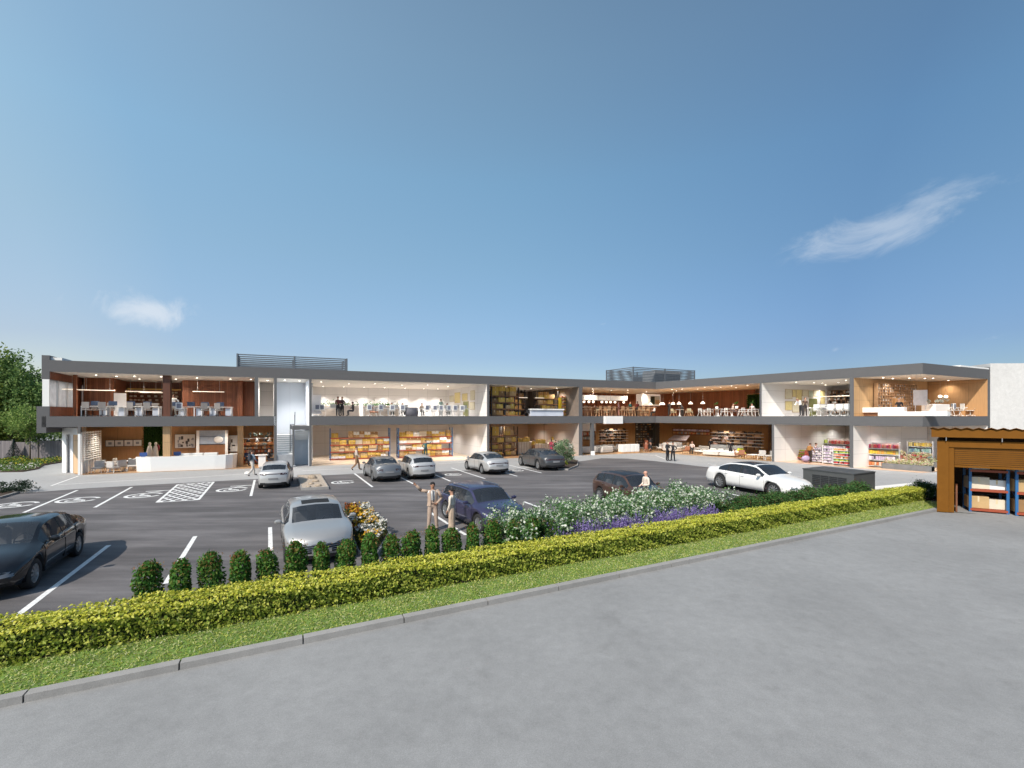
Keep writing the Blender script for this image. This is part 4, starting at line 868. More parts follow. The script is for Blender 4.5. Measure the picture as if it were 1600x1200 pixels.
# lower left entrance
EN = thing('entrance_lobby', 'white rendered entrance lobby with a pale oak door under the overhang', 'entrance')
e0, e1 = np.array(G(97,738)), np.array(G(120.8,741.5)); ed = (e1-e0)/np.linalg.norm(e1-e0)
m = MB(); m.prism([e0, e0+ed*.75, e0+ed*.75+dA*.5, e0+dA*.5], 0, 3.35); m.prism([e0+ed*.752, e1, e1+dA*.5, e0+ed*.752+dA*.5], 2.85, 3.35); m.prism([e0, e0+dA*6, e0+dA*6+uA*.2, e0+uA*.2+dA*.5], 0, 3.35); m.build('wall', WHITE, EN)
m = MB(); m.prism([e0+ed*1.6+dA*.42, e1-ed*.02+dA*.42, e1-ed*.02+dA*.5, e0+ed*1.6+dA*.5], 0, 2.85); m.build('door', panel('pale_oak_door', (.60,.40,.24), aA, .9, 1.2, .012, .6, .05), EN)
m = MB(); m.prism([e0+ed*.77+dA*.40, e0+ed*1.58+dA*.40, e0+ed*1.58+dA*.46, e0+ed*.77+dA*.46], 0, 2.85); m.build('side_light', GLAZEP, EN)
# white lattice screen along the end of the reception
LS = thing('lattice_screen', 'white lattice screen of stacked slats at the end of the reception', 'screen')
a = FA(123.8); m = MB(); m.prism([FA(121.6), FA(125.6), FA(125.6)+dA*.12, FA(121.6)+dA*.12], 0, 2.93); m.build('post', WHITE, LS)
m = MB(); Ln = 4.4
for k in range(13): z = .95+k*.165; m.prism([a+dA*.14, a+dA*Ln, a+dA*Ln+uA*.09, a+dA*.14+uA*.09], z, z+.085)
for j in range(8): t = .3+j*.58; m.prism([a+dA*t+uA*.01, a+dA*(t+.07)+uA*.01, a+dA*(t+.07)+uA*.08, a+dA*t+uA*.08], .0, 3.06)
m.build('slat', WHITE, LS)
m = MB()
for j in range(4): t = .35+j*1.1; m.prism([a+dA*t-uA*.05, a+dA*(t+.75)-uA*.05, a+dA*(t+.75), a+dA*t], .05, .93)
m.build('lower_panel', WHITE, LS)
# neighbouring white building
m = MB(); b0 = P3+uC*.2; m.prism([b0, b0+np.array([34, -1.5]), b0+np.array([36, 14]), b0+np.array([2, 14])], 0, 8.62)
o = m.build('neighbouring_building', paving('white_render', (.62,.61,.60), .04)); tag(o, 'tall plain white rendered building beyond the brown shed', 'building')
# ================= brown shed =================
w0 = np.array(G(1464,799)); wd = np.array([.837,-.545]); wn = np.array([.70,.714]); SH = thing('storage_shed', 'brown metal storage shed with corrugated roof and half raised roller shutter', 'shed')
BR = M('brown_sheet_metal', (.165,.066,.008), .75, 0, var=.08, spec=.15); BRD = M('brown_sheet_dark', (.12,.05,.012), .6, var=.1)
def W_(s, t): return w0+wd*s+wn*t
m = MB(); m.prism([W_(0,0), W_(.38,0), W_(.38,.3), W_(0,.3)], 0, 3.12); m.build('post', BR, SH)
m = MB(); m.prism([W_(9,0), W_(9.4,0), W_(9.4,.3), W_(9,.3)], 0, 3.12); m.build('post', BR, SH)
m = MB(); m.prism([W_(.385,.02), W_(8.99,.02), W_(8.99,.28), W_(.385,.28)], 2.84, 3.12); m.prism([W_(.385,.06), W_(.55,.06), W_(.55,.28), W_(.385,.28)], 0, 2.835); m.build('door_header', BR, SH)
m = MB(); 
for k in range(9): z = 2.09+k*.083; m.prism([W_(.56,.10), W_(8.98,.10), W_(8.98,.15), W_(.56,.15)], z, z+.058)
m.prism([W_(.56,.125), W_(8.98,.125), W_(8.98,.145), W_(.56,.145)], 2.08, 2.83, 1); m.prism([W_(.56,.08), W_(8.98,.08), W_(8.98,.16), W_(.56,.16)], 1.98, 2.07); m.build('roller_shutter', [BR, BRD], SH)
m = MB(); m.prism([W_(-.18,-.22), W_(9.6,-.22), W_(9.6,-.12), W_(-.18,-.12)], 3.28, 3.62); m.build('fascia', BR, SH)
m = MB(); 
for s in (.3, 2.0, 3.7, 5.4, 7.1): m.tube((*W_(s,-.1), 3.12), (*W_(s,-.1), 3.4), .02, n=4, m=0)
m.build('bracket', CHROME, SH)
m = MB(); nn = 110
vs = []; 
for i in range(nn+1):
    s = -.22+9.9*i/nn; z = 3.66+.035*sin(i*pi/2) 
    for t in (-.30, 7.5): q_ = W_(s, t); vs += [(q_[0], q_[1], z-(.45 if t > 0 else 0)), (q_[0], q_[1], z+.02-(.45 if t > 0 else 0))]
fs = []
for i in range(nn): a = i*4; b = a+4; fs += [(a+1, b+1, b+3, a+3), (a, a+2, b+2, b), (a, b, b+1, a+1)]
m.add(vs, fs); m.build('roof', BR, SH)
m = MB(); m.prism([W_(0,.3), W_(.08,.3), W_(.08,7.4), W_(0,7.4)], 0, 3.15); m.prism([W_(9.3,.3), W_(9.4,.3), W_(9.4,7.4), W_(9.3,7.4)], 0, 3.15); m.prism([W_(0,7.4), W_(9.4,7.4), W_(9.4,7.5), W_(0,7.5)], 0, 3.15); m.build('side_wall', BRD, SH)
m = MB(); m.prism([W_(.12,.35), W_(9.25,.35), W_(9.25,7.35), W_(.12,7.35)], -.008, 0.0); m.build('floor', ROAD, SH)
m = MB(); m.prism([W_(.6,.32), W_(.66,.32), W_(.66,1.5), W_(.6,1.5)], 0, 1.15); m.build('lining_board', M('dark_plywood', (.16,.06,.025), .6, var=.2), SH)
# ================= cabinet =================
c0, c1_, c2 = np.array([17.06,26.25]), np.array([18.1,23.7]), np.array([20.1,24.8]); c3 = c0+c2-c1_
UC = thing('utility_cabinet', 'dark grey louvred utility cabinet behind the clipped hedge', 'cabinet'); CG = M('cabinet_grey', (.08,.084,.085), .6, var=.06)
m = MB(); m.prism([c0, c1_, c2, c3], 0, 1.08); m.build('housing', CG, UC)
k_ = (c1_-c0)/np.linalg.norm(c1_-c0); kn = np.array([k_[1], -k_[0]]); kn = kn if kn[1] < 0 else -kn
m = MB(); m.prism([c0-k_*.03+kn*.03, c1_+k_*.03+kn*.03, c2+k_*.03, c3-k_*.03], 1.083, 1.14); m.build('lid', M('cabinet_lid', (.065,.068,.07), .6), UC)
for k in range(4):
    m = MB(); s0 = .55+k*.47
    for j in range(7): z = .2+j*.1; m.prism([c0+k_*s0+kn*.004, c0+k_*(s0+.43)+kn*.004, c0+k_*(s0+.43)+kn*.03, c0+k_*s0+kn*.03], z, z+.05)
    m.build('vent_panel', M('vent_dark', (.025,.026,.028), .6), UC)
m = MB(); m.prism([G(1366,768), G(1450,757), G(1450,755), G(1366,763)], 0, .12); tag(m.build('low_kerb_wall', WHITE), 'low white kerb wall beside the dark utility cabinet', 'kerb wall')
# ================= islands =================
def island(poly, nm, label, cat, h=.13, fill=None):
    r = thing(nm, label, cat); P = [np.array(p) for p in poly]; c = sum(P)/len(P); inn = [c+(p-c)*(1-.16/np.linalg.norm(p-c)) for p in P]
    m = MB(); n = len(P); vs = [(*p, 0) for p in P]+[(*p, h) for p in P]+[(*p, h) for p in inn]+[(*p, h-.05) for p in inn]
    fs = [(i, (i+1)%n, n+(i+1)%n, n+i) for i in range(n)]+[(n+i, n+(i+1)%n, 2*n+(i+1)%n, 2*n+i) for i in range(n)]+[(2*n+i, 2*n+(i+1)%n, 3*n+(i+1)%n, 3*n+i) for i in range(n)]
    if sum(a[0]*b[1]-b[0]*a[1] for a, b in zip(P, P[1:]+P[:1])) < 0: fs = [f[::-1] for f in fs]
    m.add(vs, fs); m.build('kerb_edge', KERB, r); MB().sheet([tuple(p) for p in inn], h-.02).build('fill', fill or SOIL, r); return r, inn
r, inn = island([G(464,745), G(501,743), G(514,764.5), G(471,766.5)], 'gravel_island', 'stone edged island of pale gravel between parking bays', 'traffic island', .14, M('pale_gravel', (.42,.35,.28), .9, var=.35, scale=9, bmp=.8, bsc=30))
for k, (px, py, s) in enumerate(((488,747,.30),(493,752,.22),(486,756,.16),(497,759,.2),(482,761,.15))):
    m = MB(); c = G(px, py, .14); rr = random.Random(k); m.ell((0,0,0), (s, s*.8, s*(.5 if k else .75)), 9, 5); 
    m.v = [(x*(1+rr.uniform(-.15,.15)), y*(1+rr.uniform(-.15,.15)), z) for x, y, z in m.v]; o = m.build('boulder', M('rough_stone', (.36,.29,.22), .9, var=.3, scale=6, bmp=.6, bsc=12), None, (c[0], c[1], .16)); tag(o, 'rough tan boulder set in the gravel island by the white hatchback', 'boulder', 'boulders on the gravel island')
r, inn2 = island([G(536,801), G(574,801), G(612,838), G(586,875), G(560,868)], 'flower_island', 'kerbed island bed of white and orange flowers beside the silver coupe', 'flower bed', .12)
r, inn3 = island([G(868,727), G(892,718), G(904,721), G(903,729), G(888,735), G(872,734)], 'planting_island', 'rounded kerbed island at the end of the parking row', 'traffic island', .12)
# ================= room lamps =================
def downs(pts, z, e=70, col=(1,.87,.70), size=2.3):
    for k, p in enumerate(pts):
        m = MB(); m.cyl(0, 0, -.016, -.002, .055, n=12); o = m.build('downlight', LAMP, BLD, (p[0], p[1], z-.006))
        l = bpy.data.lights.new('downlight_beam', 'SPOT'); l.energy = e*3.6; l.color = col; l.spot_size = size; l.spot_blend = 1; l.shadow_soft_size = .15
        b = bpy.data.objects.new('downlight_beam', l); COL.objects.link(b); b.location = (0, 0, -.06); b.parent = o
warm, neut = (1,.90,.77), (1,.955,.90)
downs([RA(p, t) for p, t in ((150,2.2),(182,3.0),(210,2.2),(218,5.5),(252,2.0),(275,4.4),(308,2.2),(360,2.6),(392,2.2))], 7.3, 62, (1,.88,.74))
downs([RA(418,3)], 7.3, 240, neut); downs([RA(445,2), RA(468,2.4)], 7.3, 190, (1,.97,.93))  # last pair: lamps added out of sight to brighten the stairwell wall
downs([RA(p, 9.6) for p in (505,537,569,601,633,662,684)], 7.3, 170, neut, 1.9); downs([RA(p, t) for p, t in ((502,3),(545,4.5),(586,3.4),(628,4.6),(668,3.2),(700,4.8))], 7.3, 195, neut)
downs([RA(p, t) for p, t in ((790,3),(830,5),(870,3))], 7.3, 170, warm)
downs([RA(p, t) for p, t in ((926,2.5),(926,7),(955,4),(981,3),(981,8),(1010,5),(1005,9))]+[RB(p, t) for p, t in ((1050,2),(1057,5),(1066,2.5),(1090,4),(1101,1.6),(1113,6),(1126,3),(1143,1.5),(1150,5),(1168,2.2))], 7.3, 85, warm)
downs([RB(p, t) for p, t in ((1244,1.4),(1272,3.4),(1285,4.8),(1310,5),(1322,2.5),(1290,8))], 7.3, 85, neut)
downs([RB(p, t) for p, t in ((1395,3.5),(1421,4.2),(1380,2.0),(1445,5.5))]+[RC(1458,1.6), RC(1482,2.2), RC(1507,2.6)], 7.3, 42, warm)
downs([RA(p, t) for p, t in ((172,3),(205,3.5),(260,4),(300,3),(350,3.4),(405,3))], 3.42, 80, warm)
downs([RA(p, t) for p, t in ((500,6),(540,3),(590,3),(611,7.5),(650,3),(700,3),(690,7.5),(718,2.5))], 3.42, 160, neut)
downs([RA(p, t) for p, t in ((785,3),(820,5),(860,3),(880,6),(832,7))], 3.42, 110, (1,.90,.78))
downs([RA(p, t) for p, t in ((940,3),(958,8.6),(985,5),(1010,8))]+[RB(p, t) for p, t in ((1050,3),(1080,6),(1100,2.5),(1130,6.5),(1150,3),(1185,4))], 3.42, 80, warm)
downs([RB(p, t) for p, t in ((1300,6),(1316,8.0),(1266,1.8),(1300,3.5))], 3.42, 60, neut, 2.4)
downs([RB(p, t) for p, t in ((1408,2.6),(1432,5),(1420,3),(1392,2.4))], 3.42, 60, neut, 2.4)
# ================= room walls =================
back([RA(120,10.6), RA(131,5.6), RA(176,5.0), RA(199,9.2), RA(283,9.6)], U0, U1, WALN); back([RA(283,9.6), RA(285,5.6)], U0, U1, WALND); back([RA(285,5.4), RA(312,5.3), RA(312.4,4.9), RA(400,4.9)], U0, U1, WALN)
back([RA(133,6.9), RA(224,6.9)], L0, L1, OAK); back([RA(224,8), RA(257,8)], L0, L1, OAK); back([RA(255,6.9), RA(430,6.9)], L0, L1, OAK)
back([RA(487,10.7), RA(765,10.7)], U0, U1, WPA); back([RA(487,10.7), RA(765,10.7)], L0, L1, WPA)
back([RA(403,6.5), RA(430,6.5)], U0, U1, WPA)
back([RA(764,10.6), RA(910,10.6)], U0, U1, DBR); back([RA(764,10.6), RA(842,10.6), RA(842.4,8.9), RA(867,8.9), RA(867.4,10.6), RA(912,10.6)], L0, L1, TPA)
P1b = isect(P0+dA*10.6, uA, P1+dB*10.3, wB)
back([RA(908,10.5), P1b], U0, U1, WALN); back([P1b, RB(1189,10.3)], U0, U1, WALNB); back([RA(908,10.5), P1b], L0, L1, OAK); back([P1b, RB(1208,10.3)], L0, L1, OAKB)
back([RB(1180,10.3), RB(1335,10.3)], U0, U1, WPB); back([RB(1200,10.3), RB(1335,10.3)], L0, L1, panel('taupe_panels_wing', (.45,.41,.385), aB, 2.2, 1.3, .012, .6, .03))
back([RB(1330,9.9), P3-uC*.3-wB*7.6+uA*.0], U0, U1, OAKB); back([RB(1330,9.9), P3-uC*.3-wB*7.6], L0, L1, WPB)
for px, t, z0, z1, w, mt in ((117.5,2.6,U0,U1,.2,WALN),(261.5,.6,U0,U1,.45,planks('walnut_column', (.10,.035,.018), (.13,.045,.022), aA, .1)),(261.5,.6,L0,L1,.45,OAKC),(375.5,4.4,U0,U1,.40,WALN),(376,2.0,L0,L1,.40,OAKC)):
    p = RA(px, t); m = MB(); m.cb(p[0], p[1], (z0+z1)/2, w, w, z1-z0, rz=aA); part(m, 'column', mt)
def at(px, t, z, wing='A'): p = {'A': RA, 'B': RB, 'C': RC}[wing](px, t); return (p[0], p[1], z)
GC = 'grey mesh office chairs at the walnut office desks'
# ================= upper walnut office =================
for k, (px, t) in enumerate(((150,1.9),(178,1.9),(206,1.7),(232,1.7),(300,1.6),(322,1.6),(346,1.6))):
    put(('desk', 1.55), at(px, t, F2), aA, 'white office desk with blue screen in the walnut panelled office', 'desk', 'white desks in the walnut office')
for k, (px, t) in enumerate(((136,1.1),(160,1.1),(206,1.0),(231,1.0),(319,.95),(341.5,.95))):
    put(('office_chair','grey'), at(px, t, F2), aA+pi+.25*sin(k*2.1), 'grey mesh office chair seen from behind in the walnut office', 'office chair', GC)
for k, (px, t) in enumerate(((145,2.9),(172,3.0),(215,2.8),(240,2.8),(322,2.7),(344,2.7))): put(('office_chair','grey'), at(px, t, F2), aA+.2*sin(k*1.7), 'grey office chair on the far side of the walnut office desks', 'office chair', GC)
put(('office_chair','white'), at(280, 1.0, F2), aA+pi+.2, 'white office chair with pale back beside the dark walnut column', 'office chair')
put(('desk', 1.2), at(277, 1.9, F2), aA, 'white desk just right of the dark walnut column', 'desk')
for px, t, w in ((103,2.6,1.3),(124,3.2,1.2),(152,3.4,2.2),(224,4.4,2.4),(239,6.0,1.8),(326,2.6,2.2)):
    put(('linear_lamp', w), at(px, t, 6.18), aA, 'long thin pendant lamp hung over the walnut office desks', 'pendant lamp', 'linear pendant lamps in the walnut office')
@builder
def lit_shelf(w=5.0, h=1.75, rows=5, cols=3):
    r = empty('wall_shelf'); m = MB(); m.box(-w/2, 0, 0, w/2, .05, h, 0); m.box(-w/2, -.35, h, w/2, .05, h+.12, 1); m.box(-w/2-.1, -.35, 0, -w/2, .05, h, 1); m.box(w/2, -.35, 0, w/2+.1, .05, h, 1); m.build('shelf_frame', [WALN, M('lit_oak_edge', (.62,.36,.09), .5, var=.05)], r)
    for k in range(rows):
        z = k*h/rows; m = MB(); m.box(-w/2+.01, -.33, z, w/2-.01, 0, z+.04); m.build('shelf', BRNW, r)
        x = -w/2+.15
        while x < w/2-.3: MB().rb(x+.1, -.2, z+.04+.09, .19, .16, .17, .02).build('storage_jar', M('cream_ceramic', (.62,.50,.38), .5, var=.15), r); x += .29 if (int(x*10)+k) % 5 else .5
    return r
put(('lit_shelf', 4.6), at(250, 9.0, F2+.62), aA, 'lit wall shelf of cream jars on the back wall of the walnut office', 'wall shelf')
p = RA(187.5, 5.3); m = MB(); m.cb(p[0], p[1], F2+.95, .8, .1, 1.9, rz=aA+.6); tag(m.build('white_door', GLAZEP), 'white glazed door in the curved walnut wall', 'door')
person(RA(271, 2.6), F2, aA, 'person in a white top reaching up to the lit wall shelf', 'hips', (.7,.7,.68), (.3,.28,.25))
# ================= upper white office =================
WC = 'white office chairs in the white open plan office'
for k, (px, t) in enumerate(((519,2.0),(578,1.8),(597,1.8),(616,1.8),(632,1.8),(668,1.7),(682,1.7),(697,1.7),(712,1.7),(725,1.8))):
    put(('bench', 1.3), at(px, t+.3, F2), aA, 'white work table in a row in the white open plan office', 'work table', 'white work tables in the open plan office')
for k, (px, t) in enumerate(((577,1.0),(594,1.0),(613,1.0),(629,1.0),(666,1.0),(679,1.0),(689,1.1),(700,1.0),(710,1.0),(722,1.0),(503,2.6),(495,1.6))):
    put(('office_chair','white'), at(px, t, F2), aA+pi+.2*sin(k*1.9), 'white office chair turned from the camera in the white open plan office', 'office chair', WC)
@builder
def planter_divider(w=2.4):
    r = empty('planter_divider'); m = MB(); m.rb(0, 0, .5, w, .35, 1.0, .02); m.build('planter_box', M('pale_wood_box', (.55,.47,.40), .6), r)
    leaves('plants', np.c_[RNG.uniform(-w/2, w/2, 260), RNG.normal(0, .1, 260), 1.02+RNG.gamma(2, .06, 260)], .12, GRN, r, up=.4); return r
for px in (521, 540, 588, 603): put(('planter_divider', 2.4), at(px, 3.6, F2), aA, 'low wooden planter divider with green plants in the white office', 'planter', 'planter dividers in the white office')
m = MB(); m.lathe([(.55,0),(.62,.3),(.6,.78),(.5,.8)], 20); o = m.build('tub_chair', M('slate_fabric', (.10,.10,.12), .8, var=.2), None, at(643, 1.2, F2)); tag(o, 'round dark grey tub seat among the white office desks', 'tub chair')
person(RA(528, 1.7), F2, aA+.3, 'person in a dark red top and black trousers standing by the planter', 'talk', (.12,.03,.03), (.02,.02,.025), hair=(.10,.04,.02))
person(RA(534.5, 1.9), F2, aA-.5, 'person in a dark suit with hands raised standing by the planter', 'talk', (.05,.03,.03), (.02,.02,.02), hair=(.12,.05,.02))
person(RA(551.5, 1.4), F2, aA-1.4, 'person in black seated on a chair beside the standing pair', 'sit', (.015,.015,.02), (.02,.02,.025))
person(RA(659, 2.9), F2, aA, 'person in a beige top seated behind the white desks', 'sit', (.45,.36,.28), (.1,.1,.1)); person(RA(612, 2.9), F2, aA, 'person with brown hair seated behind the white desks left of the tub seat', 'sit', (.5,.45,.4), (.1,.1,.1), hair=(.1,.05,.02))
person(RA(689, 2.5), F2, aA, 'person in a pale green shirt standing behind the white desks', 'talk', (.30,.42,.36), (.08,.08,.1), h=1.7)
person(RA(698.5, 2.9), F2, aA, 'person in a grey top seated next to the one in the green shirt', 'sit', (.3,.3,.32), (.1,.1,.1), hair=(.06,.02,.01)); person(RA(629, 2.9), F2, aA, 'person with black hair seated behind the white desks', 'sit', (.6,.58,.56), (.1,.1,.1))
put(('lounge_chair',1), at(584.5, .9, F2), aA+1, 'rust leather chair at the front edge of the white office', 'chair')
OLIV = M('olive_door', (.16,.17,.06), .6); YPAN = [M('cream_chart', (.60,.56,.42), .7, var=.1, scale=9), M('yellow_chart', (.62,.52,.24), .7, var=.12, scale=9), M('green_chart', (.45,.50,.40), .7, var=.15, scale=9)]
def wallrect(wall, t0, t1, z0, z1, mt, name, label, cat, group=None, th=.03, frame=True):
    """a flat board fixed to a wall; wall = (origin, direction, outward normal)"""
    o, d, n = wall; a = o+d*t0; b = o+d*t1; r = thing(name, label, cat, (0,0,0), 0, group)
    m = MB(); m.prism([a, b, b+n*th, a+n*th], z0, z1); m.build('board', mt, r)
    if frame:
        m = MB(); e = .05; m.prism([a-d*e, b+d*e, b+d*e+n*(th+.01), a-d*e+n*(th+.01)], z0-e, z0-.002); m.prism([a-d*e, b+d*e, b+d*e+n*(th+.01), a-d*e+n*(th+.01)], z1+.002, z1+e)
        m.prism([a-d*e, a-d*.002, a-d*.002+n*(th+.01), a-d*e+n*(th+.01)], z0-.002, z1+.002); m.prism([b+d*.002, b+d*e, b+d*e+n*(th+.01), b+d*.002+n*(th+.01)], z0-.002, z1+.002); m.build('frame', M('thin_oak_frame', (.45,.35,.22), .6), r)
    return r
wR = (FA(761), dA, -uA)
for k, (t0, t1, z0, z1, c) in enumerate(((3.0,4.0,5.9,6.8,0),(4.9,6.3,5.9,6.6,1),(7.0,8.6,5.7,6.8,1),(8.9,10.2,5.9,6.5,0),(3.0,4.2,4.9,5.6,0))):
    wallrect(wR, t0, t1, z0, z1, YPAN[c], 'wall_chart', 'pale framed chart on the side wall of the white open plan office', 'wall chart', 'wall charts in the white office')
wallrect(wR, 4.6, 6.0, 4.2, 5.75, OLIV, 'side_door', 'olive green door in the side wall of the white open plan office', 'door')
m = MB(); m.cb(0, 0, .95, .9, .03, 1.7); o = m.build('glass_board', GLAZEP, None, at(493, 2.5, F2+.1), aA); tag(o, 'white glass writing board at the left end of the white office', 'board')
# ================= boxes and racks =================
rb_ = random.Random(3)
def fill_rack(px, t, wing, z, ang, w, bays, levels, h, label, place, mix, sides=.9, d=1.0, stack=2, col=0, wide=1.0, skip=.06, y_off=-.18):
    p = np.array(at(px, t, z, wing)); n = levels
    r = put(('pallet_rack', w, bays, h, d, n, col, .12), tuple(p), ang, label, 'pallet rack', 'pallet racks of cartons')
    c, s = cos(ang), sin(ang); names = ['bottom', 'second', 'third', 'top', 'fifth']
    for k in range(n):
        zz = .12+k*(h-.35)/n; gap = (h-.35)/n-.05; x = -w*bays/2+.1; i = 0
        while x < w*bays/2-.5:
            i += 1; b = rb_.randrange(4); bw, bd, bh = rackbox(b)
            if rb_.random() > skip and not any(abs(x+bw/2-(-w*bays/2+q*w)) < bw/2+.05 for q in range(1, bays)):
                zz2 = zz
                for st in range(stack):
                    if zz2+bh*wide > zz+gap+(.3 if k == n-1 else 0): break
                    X, Y = x+bw/2, y_off+rb_.uniform(-.06,.06)
                    put(('carton', b, rb_.choice(mix)), (p[0]+X*c-Y*s, p[1]+X*s+Y*c, z+zz2), ang+rb_.uniform(-.05,.05), 'cardboard box on the %s shelf of %s' % (names[k], place), 'cardboard box', 'cartons on %s' % place, (1, 1, wide)); zz2 += bh*wide+.004
            x += bw+.025 if rb_.random() > .05 else bw+.2
fill_rack(563, 5.2, 'A', 0.007, aA, 5.5, 1, 4, 3.0, 'blue and orange pallet rack stacked with cartons, nearer the stairwell', 'the rack nearer the stairwell', [0,1,1,1,2,3,0,5], wide=.60)
fill_rack(664, 5.0, 'A', 0.007, aA, 5.5, 1, 4, 3.0, 'blue and orange pallet rack stacked with cartons, nearer the sunlit partition', 'the rack nearer the sunlit partition', [0,1,1,1,2,3,0,5], wide=.60)
fill_rack(774.5, 2.6, 'A', 0.007, aA, 1.3, 1, 4, 3.1, 'narrow dark rack of cartons against the grey cut wall', 'the narrow rack beside the cut wall', [1,1,3,4,0], col=1)
fill_rack(796, 2.8, 'A', 0.007, aA, 1.45, 1, 4, 3.1, 'narrow dark rack of cartons second from the cut wall', 'the second narrow rack in the taupe store', [1,1,3,0,0], col=1)
fill_rack(776, 2.0, 'A', F2, aA, 1.5, 1, 4, 3.0, 'dark upstairs rack of yellow cartons by the cut wall', 'the upstairs rack by the cut wall', [1,1,3,4,4], col=1)
fill_rack(796, 2.2, 'A', F2, aA, 1.6, 1, 4, 3.0, 'dark upstairs rack of yellow cartons in the middle', 'the middle upstairs rack', [1,1,3,4,0], col=1)
fill_rack(806, 4.2, 'A', F2, aA, 1.7, 1, 4, 2.9, 'dark upstairs rack of yellow cartons set further back', 'the set back upstairs rack', [1,1,3,4], col=1)
fill_rack(853, 3.6, 'A', F2, aA, 2.5, 1, 4, 2.8, 'dark upstairs rack of cartons behind the white counter', 'the rack behind the white counter', [1,1,0,4], col=1)
@builder
def yellow_case():
    r = empty('display_case'); m = MB(); m.box(-1.35, -.25, .0, -1.27, .25, 1.9); m.box(1.27, -.25, 0, 1.35, .25, 1.9); m.box(-.04, -.25, 0, .04, .25, 1.9); m.build('case_side', YEL, r)
    for k in range(6):
        m = MB(); m.box(-1.27, -.24, k*.36, 1.27, .24, k*.36+.03); m.build('shelf', YEL, r); m = MB(); x = -1.2
        while x < 1.1: 
            if abs(x+.1) > .2: m.rb(x+.1, -.1, k*.36+.03+.12, .18, .2, .22+.04*sin(x*9), .02)
            x += .22
        m.build('packets', M('red_packets', (.55,.25,.12), .6, var=.6, scale=7), r)
    return r
put('yellow_case', at(890, 2.6, F2+.15), aA+.1, 'bright yellow shelved case of red packets upstairs', 'display case'); 
m = MB(); m.rb(0, 0, .12, 2.8, .6, .22, .02); o = m.build('orange_box_row', CART[4], None, at(890, 2.55, F2-.003), aA); o.scale = (1,1,.7); tag(o, 'orange carton plinth beneath the yellow case', 'plinth')
for k, (px, w) in enumerate(((840,1.9),(864,2.4))):
    r = thing('service_counter', ('shorter' if k == 0 else 'longer')+' white counter in the upstairs store of yellow cartons', 'counter', at(px, 1.2, F2), aA, 'white counters in the upstairs store')
    m = MB(); m.rb(0, 0, .70, w, .7, .14, .02); m.build('counter_top', WMAT, r); m = MB(); m.rb(0, .05, .315, w*.96, .5, .60, .01); m.build('base', M('pale_blue_lacquer', (.5,.54,.62)), r)
m = MB(); m.rb(0, 0, .2, .5, .05, .4, .01); o = m.build('black_screen', BLK, None, at(826, 1.2, F2+.3), aA); tag(o, 'small black screen at the end of the white counter upstairs', 'screen')
for px in (817, 843): put(('linear_lamp', 1.1), at(px, 2.5, F2+1.95), aA, 'short bright pendant bar over the white counters upstairs', 'pendant lamp', 'short pendant bars in the upstairs store')
@builder
def crate(w=1.5, h=1.1, c=2):
    r = empty('pallet_box'); m = MB(); m.rb(0, 0, .12+h/2, w, 1.0, h, .02)
    m.build('container', CART[c] if c < 5 else M('pale_grey_box', (.50,.48,.47), .7), r)
    m = MB()
    for y in (-.4, 0, .4): m.box(-w/2, y-.05, 0, w/2, y+.05, .10)
    m.box(-w/2, -.5, .10, w/2, .5, .118); m.build('pallet', BEECH, r); m = MB()
    for k in range(5): x = -w/2+.12+k*(w-.24)/4; m.box(x-.02, -.515, .14, x+.02, -.503, .1+h)
    m.build('strap', M('strap_brown', (.35,.20,.10), .7), r); return r
for k, (px, t, w, h, c, l) in enumerate(((816,3.6,1.5,1.25,2,'pale cardboard pallet box right of the dark racks'),(826,3.9,1.3,1.25,5,'light grey pallet box next to the person in yellow'),(843,3.2,1.8,1.05,2,'strapped yellowish pallet box in the middle of the taupe store'),(857,3.0,1.4,1.05,2,'low pallet box behind the person in red'),(868,5.0,1.5,1.3,2,'tall pallet box stacked with yellow cartons'),(882,3.4,1.8,1.15,5,'grey pallet box half behind the flowering shrub'))):
    put(('crate', w, h, c), at(px, t, .008), aA+.05*sin(k*3), l, 'pallet box', 'pallet boxes in the taupe store')
for k, (px, t, z) in enumerate(((813,3.7,1.38),(818,3.7,1.38),(823,3.8,1.38),(843,3.2,1.18),(848,3.2,1.18),(866,5.0,1.43),(871,5.0,1.43))): put(('carton', k % 4, 1), at(px, t, z), aA+.3*sin(k), 'yellow carton lying on top of the pallet boxes', 'cardboard box', 'yellow cartons on the pallet boxes')
m = MB(); p = RA(852, 8.8); m.cb(p[0], p[1], 1.05, 1.0, .06, 2.1, rz=aA); tag(m.build('white_door', GLAZEP), 'plain white door in the back wall of the taupe store', 'door')
person(RA(833.5, 2.6), .008, aA+pi, 'person in a mustard shirt walking away in the taupe store', 'walk', (.55,.36,.05), (.25,.13,.05))
person(RA(861.5, .8), .008, aA+2.6, 'person with dark hair in a dark red long top seen from behind', 'stand', (.30,.03,.06), (.05,.04,.05), skirt=((.28,.03,.06),.35), hair=(.05,.02,.01), long=True)
person(RA(868, .7), .008, aA+3.4, 'person all in black beside the one in dark red', 'stand', (.01,.01,.012), (.01,.01,.012), h=1.68)
person(RA(665, 3.2), .008, aA+2.9, 'person in teal overalls taking a carton from the rack', 'hips', (.02,.10,.11), (.02,.06,.07), h=1.78)
